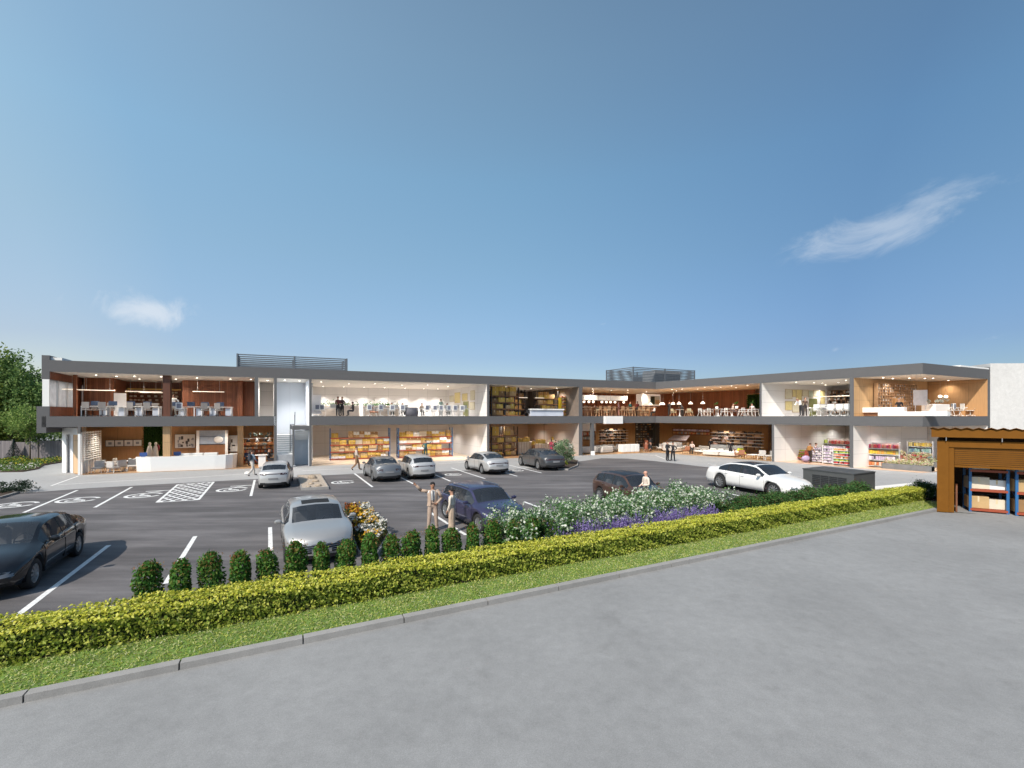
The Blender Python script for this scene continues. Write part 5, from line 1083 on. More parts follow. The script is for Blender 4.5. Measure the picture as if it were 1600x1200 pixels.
# ================= restaurant =================
wallA = (RA(910,10.45), uA, np.array([.3853,-.9228]))
@builder
def wall_cabinet(w, n, h=.55):
    r = empty('hanging_cabinet'); 
    for k in range(n): x = -w/2+w*k/n; m = MB(); m.rb(x+w/n/2, 0, h/2, w/n-.02, .5, h, .01); m.build('cabinet_panel', M('lit_white_panel', (.80,.76,.70), .5, emit=.25), r)
    return r
put(('wall_cabinet', 1.9, 3), at(921, 3.2, 6.05), aA, 'short run of white lit boxes hung from the restaurant ceiling', 'hanging cabinet'); put(('wall_cabinet', 4.0, 6), at(957, 3.6, 6.05), aA, 'long run of white lit boxes hung from the restaurant ceiling', 'hanging cabinet')
for px in (912.5,920,927,940.5,947.5,954,961,974.5): put(('globe_lamp', 0), at(px, 2.6, F2+1.5), 0, 'small globe pendant in the row above the restaurant bar stools', 'pendant lamp', 'globe pendants over the bar')
for px, w in ((1016.5,'A'),(1033,'B'),(1036,'B'),(1051.5,'B'),(1061,'B'),(1079,'B'),(1098,'B')): put(('globe_lamp', 1), at(px, 2.2, F2+1.35, w), 0, 'cone shaped pendant lamp over the restaurant tables', 'pendant lamp', 'cone pendants over the restaurant tables')
for k, px in enumerate((914,920,936,944,951,959,972,979,988,997,1004,1012)): put('slat_stool', at(px, 1.0+.5*(k % 2), F2), aA+pi+.3*sin(k), 'light beech slatted bar stool at the restaurant counter', 'bar stool', 'beech bar stools in the restaurant')
for k, px in enumerate((932,948,984,1003,1010)): put(('wood_chair','sage'), at(px, 2.0, F2), aA+pi+.4*sin(k*2), 'sage green padded chair by the restaurant counter', 'dining chair', 'sage green dining chairs')
for k, (px, w) in enumerate(((938,5.5),(992,6.0))):
    r = thing('bar_counter', 'dark wood bar counter with pale top, '+('by the white pillar edge' if k == 0 else 'below the wall screen'), 'bar counter', at(px, 2.6, F2), aA, 'bar counters in the restaurant')
    m = MB(); m.rb(0, 0, 1.02, w, .6, .06, .01); m.build('counter_top', M('pale_oak_top', (.60,.42,.28), .4), r); m = MB(); m.rb(0, .05, .5, w*.97, .4, .97, .01); m.build('front_panel', BRNW, r)
# serving niche with a framed picture in the corner
r = thing('wall_screen', 'white cornered kiosk box with a landscape picture near the inside corner', 'kiosk', at(1013, 6.0, F2+1.25), aA+.1); m = MB(); m.rb(0, 0, .85, 3.4, 1.0, 1.5, .05); m.build('casing', M('lit_white_panel', (.8,.76,.7)), r)
m = MB(); m.box(-.2, -.53, .25, 1.5, -.505, 1.35, 0); m.box(-.15, -.54, .3, .6, -.531, 1.3, 1); m.box(.7, -.54, .3, 1.45, -.531, .85, 2); m.build('picture', [M('sky_print', (.55,.62,.65), .5), M('forest_print', (.02,.05,.05), .5, var=.5), M('sand_print', (.5,.38,.25), .5, var=.3)], r)
person(RA(966.5, 1.6), F2, aA+.8, 'person in a pink shirt reaching across the bar counter', 'hips', (.60,.40,.42), (.30,.15,.12), h=1.68); person(RA(985, 3.4), F2, aA, 'person in teal standing behind the bar counter', 'stand', (.03,.16,.15), (.03,.1,.1))
person(RA(996, 2.2), F2, aA+2, 'person in dark red standing near the end of the bar', 'stand', (.20,.03,.03), (.05,.04,.04)); person(RA(1022.5, .9), F2, aA-1.9, 'person in a white shirt bending beside the restaurant corner', 'sit', (.75,.75,.73), (.02,.02,.02), h=1.6)
person(RB(1046, 2.4), F2, 2.6, 'person in black standing at a bar table near the corner', 'talk', (.02,.02,.025), (.02,.02,.02)); person(RB(1066, 2.2), F2, 3.6, 'person in black leaning to the sage chair', 'bend', (.02,.02,.025), (.02,.02,.02), h=1.85)
person(RA(929, 3.2), F2, aA, 'person in black seated by the sage green chair at the bar', 'sit', (.03,.03,.03), (.03,.03,.03)); person(RB(1145, 1.2), F2, 1.2, 'person in a beige top seated at the tables by the window', 'sit', (.50,.38,.32), (.1,.07,.07), hair=(.1,.05,.03)); person(RB(1175, 1.8), F2, -.6, 'person in a brown top seated under the green window', 'sit', (.3,.2,.17), (.2,.18,.17))
for k, px in enumerate((1052.5,1075,1078)): put(('wood_chair','sage'), at(px, 1.0+.4*(k == 2), F2, 'B'), aB+(-1.7 if k % 2 else 1.5), 'sage green chair with pale crossed legs in the short wing', 'dining chair', 'sage green dining chairs')
for k, px in enumerate((1062,1119,1122,1144)): put(('round_table', 0), at(px, .9+.5*(k % 2), F2, 'B'), aB, 'round white pedestal table in the restaurant wing', 'dining table', 'round white restaurant tables')
for k, px in enumerate((1096,1103,1110,1130,1137,1158,1164,1172,1180)): put(('wood_chair','white'), at(px, .9+.6*(k % 3)/2, F2, 'B'), aB+1.3*(-1)**k, 'white framed grey cushioned chair in the restaurant wing', 'dining chair', 'white framed dining chairs')
for k, px in enumerate((1120,1151,1176)): put(('plant_pot', .5), at(px, 1.7, F2+.75, 'B'), 0, 'small potted plant among the white restaurant chairs', 'potted plant', 'potted plants in the restaurant')
b_ = RB(1168,10.15); b2 = RB(1189,10.15); r = thing('garden_window', 'window onto green leaves at the end of the restaurant wall', 'window'); m = MB(); m.wall(b_, b2, .06, F2+.9, F2+2.55); m.build('view_panel', M('dark_green_planting', (.015,.05,.012), .7, var=.6, scale=2), r)
q_ = np.linspace(0, 1, 900)[:,None]; pts = (1-q_)*b_+q_*b2-dB*.12+RNG.normal(0,.03,(900,2)); leaves('leaves', np.c_[pts, RNG.uniform(F2+.95, F2+2.5, 900)], .16, GRN, r)
m = MB(); m.wall(b_-dB*.02-wB*.08, b_-dB*.02, .14, F2+.85, F2+2.6); m.wall(b_-dB*.02, b2-dB*.02, .10, F2+2.55, F2+2.62); m.wall(b_-dB*.02, b2-dB*.02, .10, F2+.85, F2+.9); m.build('window_frame', BEECH, r)
# ================= upper meeting room, short wing =================
o_w = RB(1190)-wB*0; wm = (o_w, dB, np.array([dB[1], -dB[0]]))
def along(px, o, d): k = (px-800)/F; return float((k*o[1]-o[0])/(d[0]-k*d[1]))
Lw = lambda a: along(a, o_w, dB)
for k, (a, b, z0, z1, c) in enumerate(((1227,1237,5.9,6.75,0),(1238.5,1243,6.1,6.75,1),(1244,1252,5.8,6.75,1),(1253.5,1262,6.2,6.75,0),(1263,1270,6.1,6.7,2),(1271,1278,6.2,6.75,0),(1282,1288,6.1,6.75,1),(1282,1288,5.4,6.0,1),(1227,1237,4.8,5.6,1),(1238,1248,4.6,5.6,0),(1249.5,1259,4.75,5.6,0),(1279,1289,4.85,5.3,2))):
    wallrect(wm, Lw(a), Lw(b), z0, z1, YPAN[c], 'wall_chart', 'pale yellow framed chart on the back wall of the meeting room', 'wall chart', 'yellow charts in the meeting room')
wallrect(wm, Lw(1264), Lw(1276.5), U0+.02, 5.95, OLIV, 'back_door', 'olive green door in the back wall of the meeting room', 'door', frame=False)
@builder
def book_wall(w=3.2, h=2.0, seed=1, cols=10, rows=6, warm=1):
    r = empty('book_shelf'); rr = random.Random(seed); m = MB(); m.box(-w/2, .0, 0, w/2, .04, h); fm = BEECH if warm else BRNW; m.build('back_panel', M('shelf_back', (.28,.17,.09), .7) if warm else BLK, r); m = MB()
    for k in range(cols+1): x = -w/2+w*k/cols; m.box(x-.015, -.3, 0, x+.015, 0, h)
    m.build('divider', fm, r)
    for k in range(rows+1):
        z = h*k/rows; m = MB(); m.box(-w/2, -.29, z-.015, w/2, -.005, z+.015); m.build('shelf', fm, r)
    m = MB()
    for i in range(cols):
        for j in range(rows):
            if rr.random() < .75:
                x = -w/2+w*(i+.12)/cols
                while x < -w/2+w*(i+.85)/cols: bw = rr.uniform(.03,.08); hh = h/rows*rr.uniform(.5,.85); m.box(x, -.24, h*j/rows+.016, x+bw, -.03, h*j/rows+hh, rr.randrange(4)); x += bw+rr.choice((.004,.05))
    m.build('books', [WMAT, M('book_tan', (.50,.32,.18), .7), M('book_dark', (.06,.035,.03), .7), M('book_grey', (.4,.4,.38), .7)], r); return r
p = RB(1319, 9.8); put(('book_wall', 3.4, 2.3, 2, 9, 7, 0), (p[0], p[1], F2+.3), aB, 'tall dark bookcase crammed with books in the meeting room', 'bookcase')
person(RB(1252, 1.6), F2, -1.2, 'person in a white shirt and dark trousers leaning over in the meeting room', 'bend', (.75,.75,.75), (.03,.03,.035), h=1.75, hair=(.12,.06,.03)); person(RB(1258, 3.2), F2, -.6, 'person in a brown jacket behind the one in white', 'stand', (.14,.09,.07), (.05,.04,.04), hair=(.12,.06,.03))
for k, px in enumerate((1282,1300,1318)): put(('bench', 1.8), at(px, 2.0, F2, 'B'), aB, 'white work table with paperwork in the meeting room', 'work table', 'meeting room tables')
for k, (px, t) in enumerate(((1276,1.5),(1287,3.0),(1298,1.0),(1305,3.0),(1312,1.0),(1321,2.8),(1325,.9))): put(('office_chair','white'), at(px, t, F2, 'B'), aB+pi*(k % 2)+.4, 'white office chair round the meeting room tables', 'office chair', 'meeting room chairs')
put(('linear_lamp', 3.4), at(1305, 3.0, F2+1.75, 'B'), aB, 'warm linear lamp hung over the meeting room tables', 'pendant lamp')
# ================= upper oak reception, corner =================
o3 = RB(1334); t0_, t1_ = along(1364, o3, dB), along(1425, o3, dB); p = o3+dB*(t0_+t1_)/2-np.array([-dB[1], dB[0]])*.08
put(('book_wall', t1_-t0_, 2.25, 5, 17, 9, 1), (p[0], p[1], F2+.5), aA, 'large pale wood lattice shelf on the oak wall of the corner room', 'shelf wall')
m = MB(); m.cb(0, -.05, .95, 1.3, .3, 1.5); p = o3+dB*along(1394, o3, dB)+np.array([dB[1], -dB[0]])*.35; o = m.build('shelf_niche', OAKB, None, (p[0], p[1], F2-.2), aA); tag(o, 'plain oak niche door set in the lattice shelf', 'niche')
for nm, px, t, w, d, h, z, l, mt in (('reception_counter',1377,1.6,3.0,.9,.42,.28,'floating white counter by the oak side wall of the corner room',WMAT),('low_counter',1426,.9,4.0,1.0,.35,.0,'long low white counter at the front of the corner room',WMAT),('plant_plinth',1462,1.6,2.4,.9,.98,0,'tall white plinth topped with pale flowers',WMAT)):
    r = thing(nm, l, 'counter', at(px, t, F2+z, 'B' if px < 1440 else 'C'), aB if px < 1440 else aC); m = MB(); m.rb(0, 0, h/2, w, d, h, .03); m.build('counter_body', mt, r); m = MB(); m.rb(0, .05, -.1 if z else .02, w*.9, d*.7, .3 if z else .03, .01); m.build('plinth', BRNW, r)
person(RB(1405, 1.9), F2+.1, -.9, 'person in black with grey hair sitting at the low white counter', 'sit', (.012,.012,.015), (.02,.02,.02), hair=(.35,.34,.33), h=1.8)
m = MB(); m.cb(0, 0, 1.5, .85, .05, 1.25); m.tube((-.3,0,0),(-.3,0,.9),.02); m.tube((.3,0,0),(.3,0,.9),.02); o = m.build('display_board', M('pale_screen', (.66,.66,.70), .4), None, at(1438, 4.4, F2, 'B'), aB+.25); tag(o, 'pale grey free standing display board near the oak corner', 'display board')
PALEF = leafmat('pale_flowers', [(.70,.66,.55),(.75,.72,.68),(.35,.45,.30)])
for k, (px, z) in enumerate(((1450,.98),(1466,.98),(1474,.98))): o = leaves('flower_bunch', blob((0,0,.28), (.28,.28,.24), 160), .12, PALEF); o.location = at(px, 1.5, F2+z, 'C'); tag(o, 'round bunch of pale flowers standing on the white plinth', 'flowers', 'pale flower bunches on the plinth')
for px in (1469, 1478): put(('globe_lamp', 0), at(px, 2.0, F2+1.55, 'C'), 0, 'globe pendant over the white flower plinth', 'pendant lamp', 'globe pendants over the flower plinth')
for k, px in enumerate((1490,1508,1520)): put(('bench', 1.4), at(px, 1.6, F2, 'C'), aC, 'small white table beside the oak end wall', 'work table', 'white tables by the oak end wall')
for k, px in enumerate((1486,1499,1516)): put(('office_chair','white'), at(px, 1.0, F2, 'C'), aC+pi+k, 'white chair at the small tables by the oak end wall', 'office chair', 'chairs by the oak end wall')
person(RC(1500, 2.6), F2, aC, 'person with dark hair in a rust top behind the small white tables', 'talk', (.36,.14,.07), (.1,.08,.07), h=1.62)
# ================= reception downstairs =================
z0 = .008
pts = [G(213.5,731), G(224,734.5), G(250,737.0), G(290,735.5), G(330,733.5), G(355,732.5), G(367,730), G(371,725.5)]
pts = [np.array(p) for p in pts]; pts = [np.array(RA(213.5,.9)), np.array(RA(222,.38)), np.array(RA(236,.25)), np.array(RA(285,.25)), np.array(RA(335,.25)), np.array(RA(352,.3)), np.array(RA(363,.6)), np.array(RA(369,1.3)), np.array(RA(371,2.2))]
r = thing('reception_counter', 'long curved glossy white reception counter facing the car park', 'reception counter'); m = MB()
cen = RA(290, 3.0); inn_ = [p+(cen-p)/np.linalg.norm(cen-p)*.55 for p in pts]; n = len(pts)
vs = [(*p, .02) for p in pts]+[(*(p-(cen-p)/np.linalg.norm(cen-p)*.06), 1.12) for p in pts]+[(*p, 1.12) for p in inn_]; m.add(vs, [(i, i+1, n+i+1, n+i) for i in range(n-1)]+[(n+i, n+i+1, 2*n+i+1, 2*n+i) for i in range(n-1)]+[(0, n, 2*n), (n-1, 3*n-1, 2*n-1)]); m.build('counter_front', WMAT, r)
m = MB(); m.add([(*p, .74) for p in inn_]+[(*(p+(cen-p)/np.linalg.norm(cen-p)*.6), .74) for p in inn_], [(i, i+1, n+i+1, n+i) for i in range(n-1)]); m.build('work_top', WMAT, r)
for px in (224, 277): put(('office_chair','grey'), at(px, 1.9, z0), aA+pi+.3, 'blue backed office chair behind the curved white counter', 'office chair', 'chairs behind the reception counter')
for px, l in ((224,'blue monitor at the left end of the white reception counter'),(277,'blue monitor just right of the oak column on the white counter')): m = MB(); m.rb(0, 0, .18, .46, .04, .28, .01); m.box(-.12, -.08, 0, .12, .08, .05); o = m.build('monitor', M('royal_blue', (.04,.09,.27), .5), None, at(px, .85, 1.12), aA+.1); tag(o, l, 'monitor')
for k, px in enumerate((292, 307, 330)): m = MB(); m.rb(0, 0, .14, .9, .4, .28, .02); o = m.build('paper_tray', WMAT, None, at(px, 1.1, 1.0), aA); tag(o, 'white tray unit resting on the reception counter top', 'tray', 'white trays on the reception counter')
MARB = M('pale_marble', (.62,.55,.46), .5, var=.1)
for k, (px, l) in enumerate(((234,'broad cream robed figure statue before the plant wall'),(243.5,'slim cream statue with a dark red back before the plant wall'))):
    m = MB(); m.lathe([(.0,0),(.30-.1*k,.0),(.26-.1*k,.3),(.16,.75),(.12,.95),(.05,1.0),(.09,1.06),(.10,1.15),(.06,1.24),(.01,1.26)], 12); 
    if k: m.ell((.12,.08,.8), (.12,.1,.25), 8, 6, 1)
    o = m.build('statue', [MARB, M('dark_red', (.2,.02,.02), .6)], None, at(px, 3.0, .85)); tag(o, l, 'statue')
m = MB(); m.rb(0, 0, .4, 2.6, .5, .84, .02); o = m.build('statue_plinth', WMAT, None, at(239, 3.0, z0), aA); tag(o, 'white plinth carrying the two cream statues', 'plinth')
r = thing('plant_wall', 'tall green living plant wall behind the statues', 'plant wall'); b_, b2 = RA(224,7.2), RA(257,7.2); m = MB(); m.wall(b_, b2, .1, .1, 3.4); m.build('backing', M('dark_moss', (.01,.03,.008), .9, var=.4), r)
q_ = RNG.uniform(0, 1, (6000,1)); leaves('foliage', np.c_[(1-q_)*b_+q_*b2-dA*RNG.gamma(2,.06,(6000,1)), RNG.uniform(.15, 3.35, 6000)], .13, leafmat('wall_leaves', [(.012,.05,.008),(.04,.12,.02),(.10,.2,.05)]), r)
for k, px in enumerate((172,186.5,201,215)): put(('picture', .62, .56, 0), at(px, 6.6, 1.62), aA, ['small square white picture nearest the lattice screen','second small square picture from the lattice screen','third small square picture from the lattice screen','small square white picture nearest the plant wall'][k], 'picture', 'row of four square pictures')
for k, px in enumerate((282,296.5)): put(('picture', .85, 1.25, 3+k), at(px, 6.6, 1.35), aA, ['abstract grey tall picture right of the oak column','abstract grey tall picture beside the white doorway'][k], 'picture', 'pair of tall grey pictures')
r = thing('window_opening', 'white framed internal window onto a grey lobby above the reception counter', 'window', at(332, 4.6, z0), aA)
m = MB(); m.box(-1.15, -.1, 0, -.95, .1, 2.95); m.build('frame_post', WMAT, r); m = MB(); m.box(.95, -.1, 0, 1.15, .1, 2.95); m.build('frame_post', WMAT, r)
m = MB(); m.box(-.95, .0, 1.75, .95, .05, 2.95, 0); m.ell((.45,-.03,2.15), (.35,.05,.30), 14, 8, 1); m.box(-.95, -.03, 1.7, .95, .06, 1.78, 2); m.box(-.95,-.02,2.42,.95,.0,2.45,2); m.build('pane', [M('sky_pane', (.36,.42,.52), .2, var=.1), WMAT, BLK], r); m = MB(); m.box(-.95, .0, .0, .95, .06, 1.69); m.build('lower_panel', BRNW, r)
put(('picture', 1.35, 1.5, 9), at(361, 5.4, 1.0), aA, 'wide dark photograph hung left of the oak pier', 'picture')
def lounge(px, t, c, l, rz=0): put(('lounge_chair', c), at(px, t, z0), rz, l, 'lounge chair', 'white lounge chairs by the lattice screen')
for k, (px, t) in enumerate(((153,1.0),(166,1.9),(178,.8),(187,1.6),(196,3.0),(207,1.6),(186,3.6))): lounge(px, t, 0, 'pale tub chair in the seating group by the lattice screen', aA+k*1.3)
put(('round_table', 0), at(172, 1.4, z0), 0, 'round white table left in the seating group by the lattice screen', 'table'); put(('round_table', 0), at(196, 2.1, z0), 0, 'round white table nearer the counter in the seating group', 'table')
m = MB(); p = RA(176,1.2); m.sheet([p+uA*2.2*cos(a)+dA*1.1*sin(a) for a in np.linspace(0, 2*pi, 25)[:-1]], .014); tag(m.build('rug', RUG), 'round brown woven rug under the pale tub chairs', 'rug')
# shop corner right of the oak column
@builder
def product_shelf(w=2.6, h=2.2, rows=5, seed=2, pal=0, wood=1):
    r = empty('product_shelf'); rr = random.Random(seed); fm = BRNW if wood else WMAT; m = MB(); m.box(-w/2, .18, 0, w/2, .22, h); m.build('back_panel', fm if wood else PALE, r)
    for s_ in (-1, 1): m = MB(); m.box(s_*w/2-.02, -.2, 0, s_*w/2+.02, .22, h); m.build('side', fm, r)
    PAL = [[(.5,.12,.05),(.6,.5,.4),(.25,.3,.32),(.6,.3,.12)], [(.55,.06,.06),(.6,.16,.1),(.5,.05,.12),(.65,.3,.2)], [(.30,.40,.05),(.45,.55,.1),(.15,.3,.05),(.5,.5,.1)], [(.45,.36,.48),(.6,.5,.6),(.35,.3,.4),(.7,.6,.65)], [(.6,.22,.08),(.5,.15,.05),(.65,.35,.15),(.6,.5,.4)], [(.62,.42,.04),(.65,.3,.05),(.5,.35,.1),(.6,.5,.2)], [(.2,.35,.38),(.3,.5,.45),(.5,.6,.6),(.15,.25,.4)]]
    for k in range(rows):
        z = .12+k*(h-.1)/rows; m = MB(); m.box(-w/2+.021, -.24, z-.03, w/2-.021, .18, z); m.build('shelf', fm if wood else WMAT, r)
        c = PAL[(pal if isinstance(pal, int) else pal[k % len(pal)])]; m = MB(); x = -w/2+.06; hh = (h-.1)/rows
        while x < w/2-.16: bw = rr.uniform(.10,.20); m.rb(x+bw/2, -.02, z+hh*.34, bw*.92, .3, hh*rr.uniform(.5,.72), .012, rr.randrange(4)); x += bw+(0 if rr.random() < .85 else .1)
        m.build('goods', [M('goods_%d_%d_%d' % tuple(int(v*100) for v in q), q, .55) for q in c], r)
    return r
put(('product_shelf', 3.0, 1.9, 6, 3, (0,4,0), 1), at(404, 3.6, z0), aA, 'wooden wall shelf of assorted goods beside the stairwell', 'product shelf')
m = MB(); m.box(-1.3, -.1, 0, 1.3, .1, .04)
r = thing('plant_shelf', 'high shelf of grey pots with dark bushy plants beside the stairwell', 'shelf', at(405, 3.2, 2.25), aA); m.build('shelf', WMAT, r)
for k in range(5): leaves('plant', blob((-.7+k*.42, 0, .35), (.16,.16,.22), 120), .1, leafmat('dusky_leaves', [(.06,.10,.09),(.2,.26,.24),(.03,.06,.05)]), r)
for k, px in enumerate((388,402,414,421)):
    m = MB(); m.lathe([(.16,0),(.12,.14),(.03,.24),(.02,.26)], 12); m.tube((0,0,.26),(0,0,.9), .006, n=4); o = m.build('pendant_lamp', WMAT if k % 2 else DGREY, None, at(px, 2.6, 2.0)); tag(o, 'small shaded pendant lamp over the shop table by the stairwell', 'pendant lamp', 'small pendants by the stairwell')
r = thing('shop_table', 'tall white shop table beside the stairwell wall', 'table', at(409, .9, z0), aA); m = MB(); m.rb(0, 0, .98, 1.0, .6, .06, .02); m.build('table_top', WMAT, r); m = MB(); m.rb(.05, 0, .48, .55, .4, .94, .02); m.build('base', WMAT, r)
person(RA(420, .9), z0, aA+1.5, 'person in black seated at the tall shop table', 'sit', (.012,.012,.015), (.015,.015,.02), h=2.1); person(RA(386.5, 2.4), z0, aA+.6, 'person in a dark blue jacket seated behind the denim clad walker', 'sit', (.03,.05,.10), (.05,.05,.06), h=1.9)
# ================= showroom downstairs =================
@builder
def arch_shelf(w=5.0, n=4):
    r = empty('display_shelf')
    for k in range(n):
        x = -w/2+w*(k+.5)/n; m = MB(); m.box(x-.36, .02, 0, x-.26, .1, 1.75); m.box(x+.26, .02, 0, x+.36, .1, 1.75)
        for j in range(8): a, b = pi*j/8, pi*(j+1)/8; m.add([(x+.36*cos(a), .02, 1.75+.36*sin(a)), (x+.36*cos(b), .02, 1.75+.36*sin(b)), (x+.26*cos(b), .02, 1.75+.26*sin(b)), (x+.26*cos(a), .02, 1.75+.26*sin(a))], [(0,1,2,3),(3,2,1,0)])
        m.build('arch', M('dark_walnut', (.07,.03,.018), .5), r); m = MB(); m.box(x-.26, .06, .2, x+.26, .1, 1.75, 0); m.build('arch_back', BRNW, r)
    for k in range(5):
        z = .35+k*.36; m = MB(); m.box(-w/2, -.25, z, w/2, .0, z+.04); m.build('shelf', WMAT, r); rr = random.Random(k+5); x = -w/2+.2
        while x < w/2-.5:
            q = rr.choice((0,0,1,2)); ww = rr.uniform(.2,.7); MB().rb(x+ww/2, -.12, z+.04+.1, ww, .2, .2, .02).build('ware', [M('dark_ware', (.035,.025,.025), .6), M('pink_ware', (.6,.42,.38), .6), BEECH][q], r); x += ww+rr.uniform(.05,.5)
    return r
put(('arch_shelf', 4.6, 4), at(958, 9.2, .45), aA, 'long shelf of dark wares with arched niches left of the corner', 'display shelf')
put(('arch_shelf', 6.0, 4), at(1151, 7.4, .42, 'B'), aB, 'long shelf of wares with four dark arched niches in the wing', 'display shelf')
r = thing('glass_rack', 'dark glazed display wall of small pale objects in the corner', 'display wall', at(1012, 7.5, z0), aA); m = MB(); m.box(-2.0, 0, 0, 2.0, .08, 3.3); m.build('glass_panel', M('smoked_glass', (.12,.11,.09), .15, var=.3), r); rr = random.Random(8)
m = MB()
for i in range(11):
    for j in range(9):
        if rr.random() < .62: MB().rb(-1.85+i*.36+rr.uniform(-.05,.05), -.14, .5+j*.32, rr.uniform(.1,.26), .16, rr.uniform(.08,.2), .02).build('ornament', rr.choice([M('pale_ware', (.60,.54,.45), .5), M('grey_ware', (.35,.36,.33), .5), M('amber_ware', (.5,.25,.08), .5)]), r)
m = MB(); 
for j in range(9): m.box(-1.98, -.24, .38+j*.32, 1.98, -.01, .395+j*.32)
m.build('glass_shelf', DGREY, r)
m = MB(); p = RA(1025, 7.0); m.cb(p[0], p[1], 1.7, .7, .5, 3.4, rz=aA); part(m, 'column', M('bronze_grey', (.09,.085,.075), .5))
put(('product_shelf', 1.9, 1.15, 2, 4, 0, 1), at(919, 6.0, 1.2), aA, 'dark shelf glimpsed between the grey column and the cut wall', 'product shelf')
m = MB(); m.rb(0, 0, .9, 2.2, .1, 1.7, .02); o = m.build('roller_screen', GLAZEP, None, at(919, 6.3, 1.75), aA); tag(o, 'white roller screen above the shelf by the grey column', 'screen')
for k, (px, t, l) in enumerate(((918,2.0,'cream sofa behind the grey column'),(934,2.6,'cream sofa just right of the grey column'),(945,1.6,'cream sofa with a dark cushion in the showroom'),(952,3.4,'cream sofa set far back under the arched shelf'),(985,2.0,'cream sofa before the smoked display wall'),(1098,3.6,'cream sofa beside the black seated shopper'))):
    put(('sofa', 1.9), at(px, t, z0, 'A' if px < 1024 else 'B'), (aA if px < 1024 else aB)+(0 if k % 2 else pi)+.3*sin(k), l, 'sofa', 'cream sofas in the showroom')
r = thing('display_bench', 'panelled white display unit at the front of the showroom', 'display unit', at(982.5, .8, z0), aA)
for k in range(4): m = MB(); m.rb(-.9+k*.6, 0, .55, .57, .8, .85, .04); m.build('panel', WMAT, r)
m = MB(); m.rb(0, 0, .06, 2.5, .9, .12, .02); m.build('base', BEECH, r)
for k, (px, t, l) in enumerate(((1053,3.0,'pale display bed behind the couple in black'),(1116,2.0,'white display bed at the front of the wing showroom'),(1128,4.6,'white display bed in the middle of the wing showroom'),(1142,2.4,'white display bed before the arched shelf'),(1062,5.2,'pale display bed under the wall shelf'))): put('bed', at(px, t, z0, 'B'), aB+(.0 if k % 2 else pi)+.1, l, 'display bed', 'display beds in the showroom')
for k, (px, t, c, l, w) in enumerate(((1159,2.6,2,'lime yellow armchair in the wing showroom','B'),(1153,.9,1,'rust leather armchair left of the lime one','B'),(1161,.9,1,'rust leather armchair right of the lime one','B'),(1072,1.2,1,'rust chair by the seated reader','B'),(1200,1.4,0,'grey armchair next to the wing partition','B'),(1190,1.4,0,'grey armchair second from the wing partition','B'),(968,2.6,0,'pale armchair behind the white display unit','A'),(1002,2.4,0,'pale armchair near the woman in black','A'),(1010,3.6,1,'rust armchair in the corner of the showroom','A'),(1030,2.8,0,'pale armchair in front of the bronze column','B'),(1040,3.0,1,'rust armchair behind the couple in black','B'))):
    put(('lounge_chair', c), at(px, t, z0, w), k*1.1, l, 'armchair', 'armchairs in the showroom')
for k, (px, t, w) in enumerate(((960,3.2,'A'),(1034,2.4,'B'),(1088,2.2,'B'),(1094,1.4,'B'),(1172,1.4,'B'),(1183,2.2,'B'),(1020,4.0,'A'))): put('coffee_table', at(px, t, z0, w), aB if w == 'B' else aA, 'low white coffee table among the showroom seats', 'coffee table', 'coffee tables in the showroom')
put(('product_shelf', 5.2, .85, 2, 6, (0,3), 1), at(1080, 8.8, 1.75, 'B'), aB, 'high wooden wall shelf of pale goods in the wing showroom', 'product shelf')
r = thing('canvas_canopy', 'small peaked market stall canopy in the wing showroom', 'stall', at(1062, 6.8, z0, 'B'), aB); m = MB(); m.add([(-1.3,-.6,1.2),(1.3,-.6,1.2),(1.1,.5,1.75),(-1.1,.5,1.75),(-1.3,-.6,1.1),(1.3,-.6,1.1)], [(0,1,2,3),(4,5,1,0)]); m.build('canopy', M('mauve_stripe', (.40,.33,.34), .8, var=.3, scale=9), r); m = MB(); m.rb(0, .1, .45, 2.2, .6, .9, .02); m.build('counter', BEECH, r)
for nm, args, lab in (('a', (RA(1016,1.2), z0, 2.6, ), 'woman in a black dress carrying a tan bag in the showroom'),):
    person(args[0], z0, 2.2, lab, 'walk', (.015,.015,.018), (.30,.17,.12), skirt=((.012,.012,.015), .62), long=True, hair=(.06,.02,.01))
person(RA(1009.5,1.4), z0, 2.6, 'person in a rust dress beside the woman in black', 'stand', (.30,.10,.05), (.35,.2,.15), skirt=((.28,.09,.05),.6), long=True, hair=(.10,.04,.02), h=1.68)
person(RB(1081.5,1.8), z0, -.6, 'seated reader in a pale shirt with black trousers', 'sit', (.62,.50,.45), (.015,.015,.015), hair=(.15,.06,.03), h=1.9); person(RB(1110.5,3.2), z0, 2.8, 'shopper in black standing before the arched shelf', 'stand', (.015,.012,.015), (.015,.012,.015))
person(RB(1141.5,1.6), z0, 2.4, 'slim shopper in black between the white display beds', 'stand', (.015,.012,.015), (.015,.012,.015), h=1.65)
# ================= grocery, short wing =================
for k, (px, t, ang, w, h, rows, seed, pal, l) in enumerate(((1287,2.6,.0,1.9,1.35,6,5,3,'white gondola shelf nearest the shopper in the brown coat'),(1303,2.0,0,1.6,1.6,6,6,(3,3,3),'gondola packed with lilac packets'),(1321,1.6,0,1.7,1.45,6,7,(1,2,4),'gondola of mixed dark goods next to the cut wall'))):
    put(('product_shelf', w, h, rows, seed, pal, 0), at(px, t, z0, 'B'), aB+ang, l, 'gondola shelf', 'gondola shelves in the grocery')
put(('product_shelf', 3.0, 2.0, 4, 8, (2,2,2,2), 0), at(1296, 7.2, z0, 'B'), aB, 'back shelf of green boxes in the grocery', 'product shelf'); put(('product_shelf', 2.6, 2.0, 4, 9, (1,1,1,1), 0), at(1320, 6.2, z0, 'B'), aB, 'back shelf of red boxes in the grocery', 'product shelf')
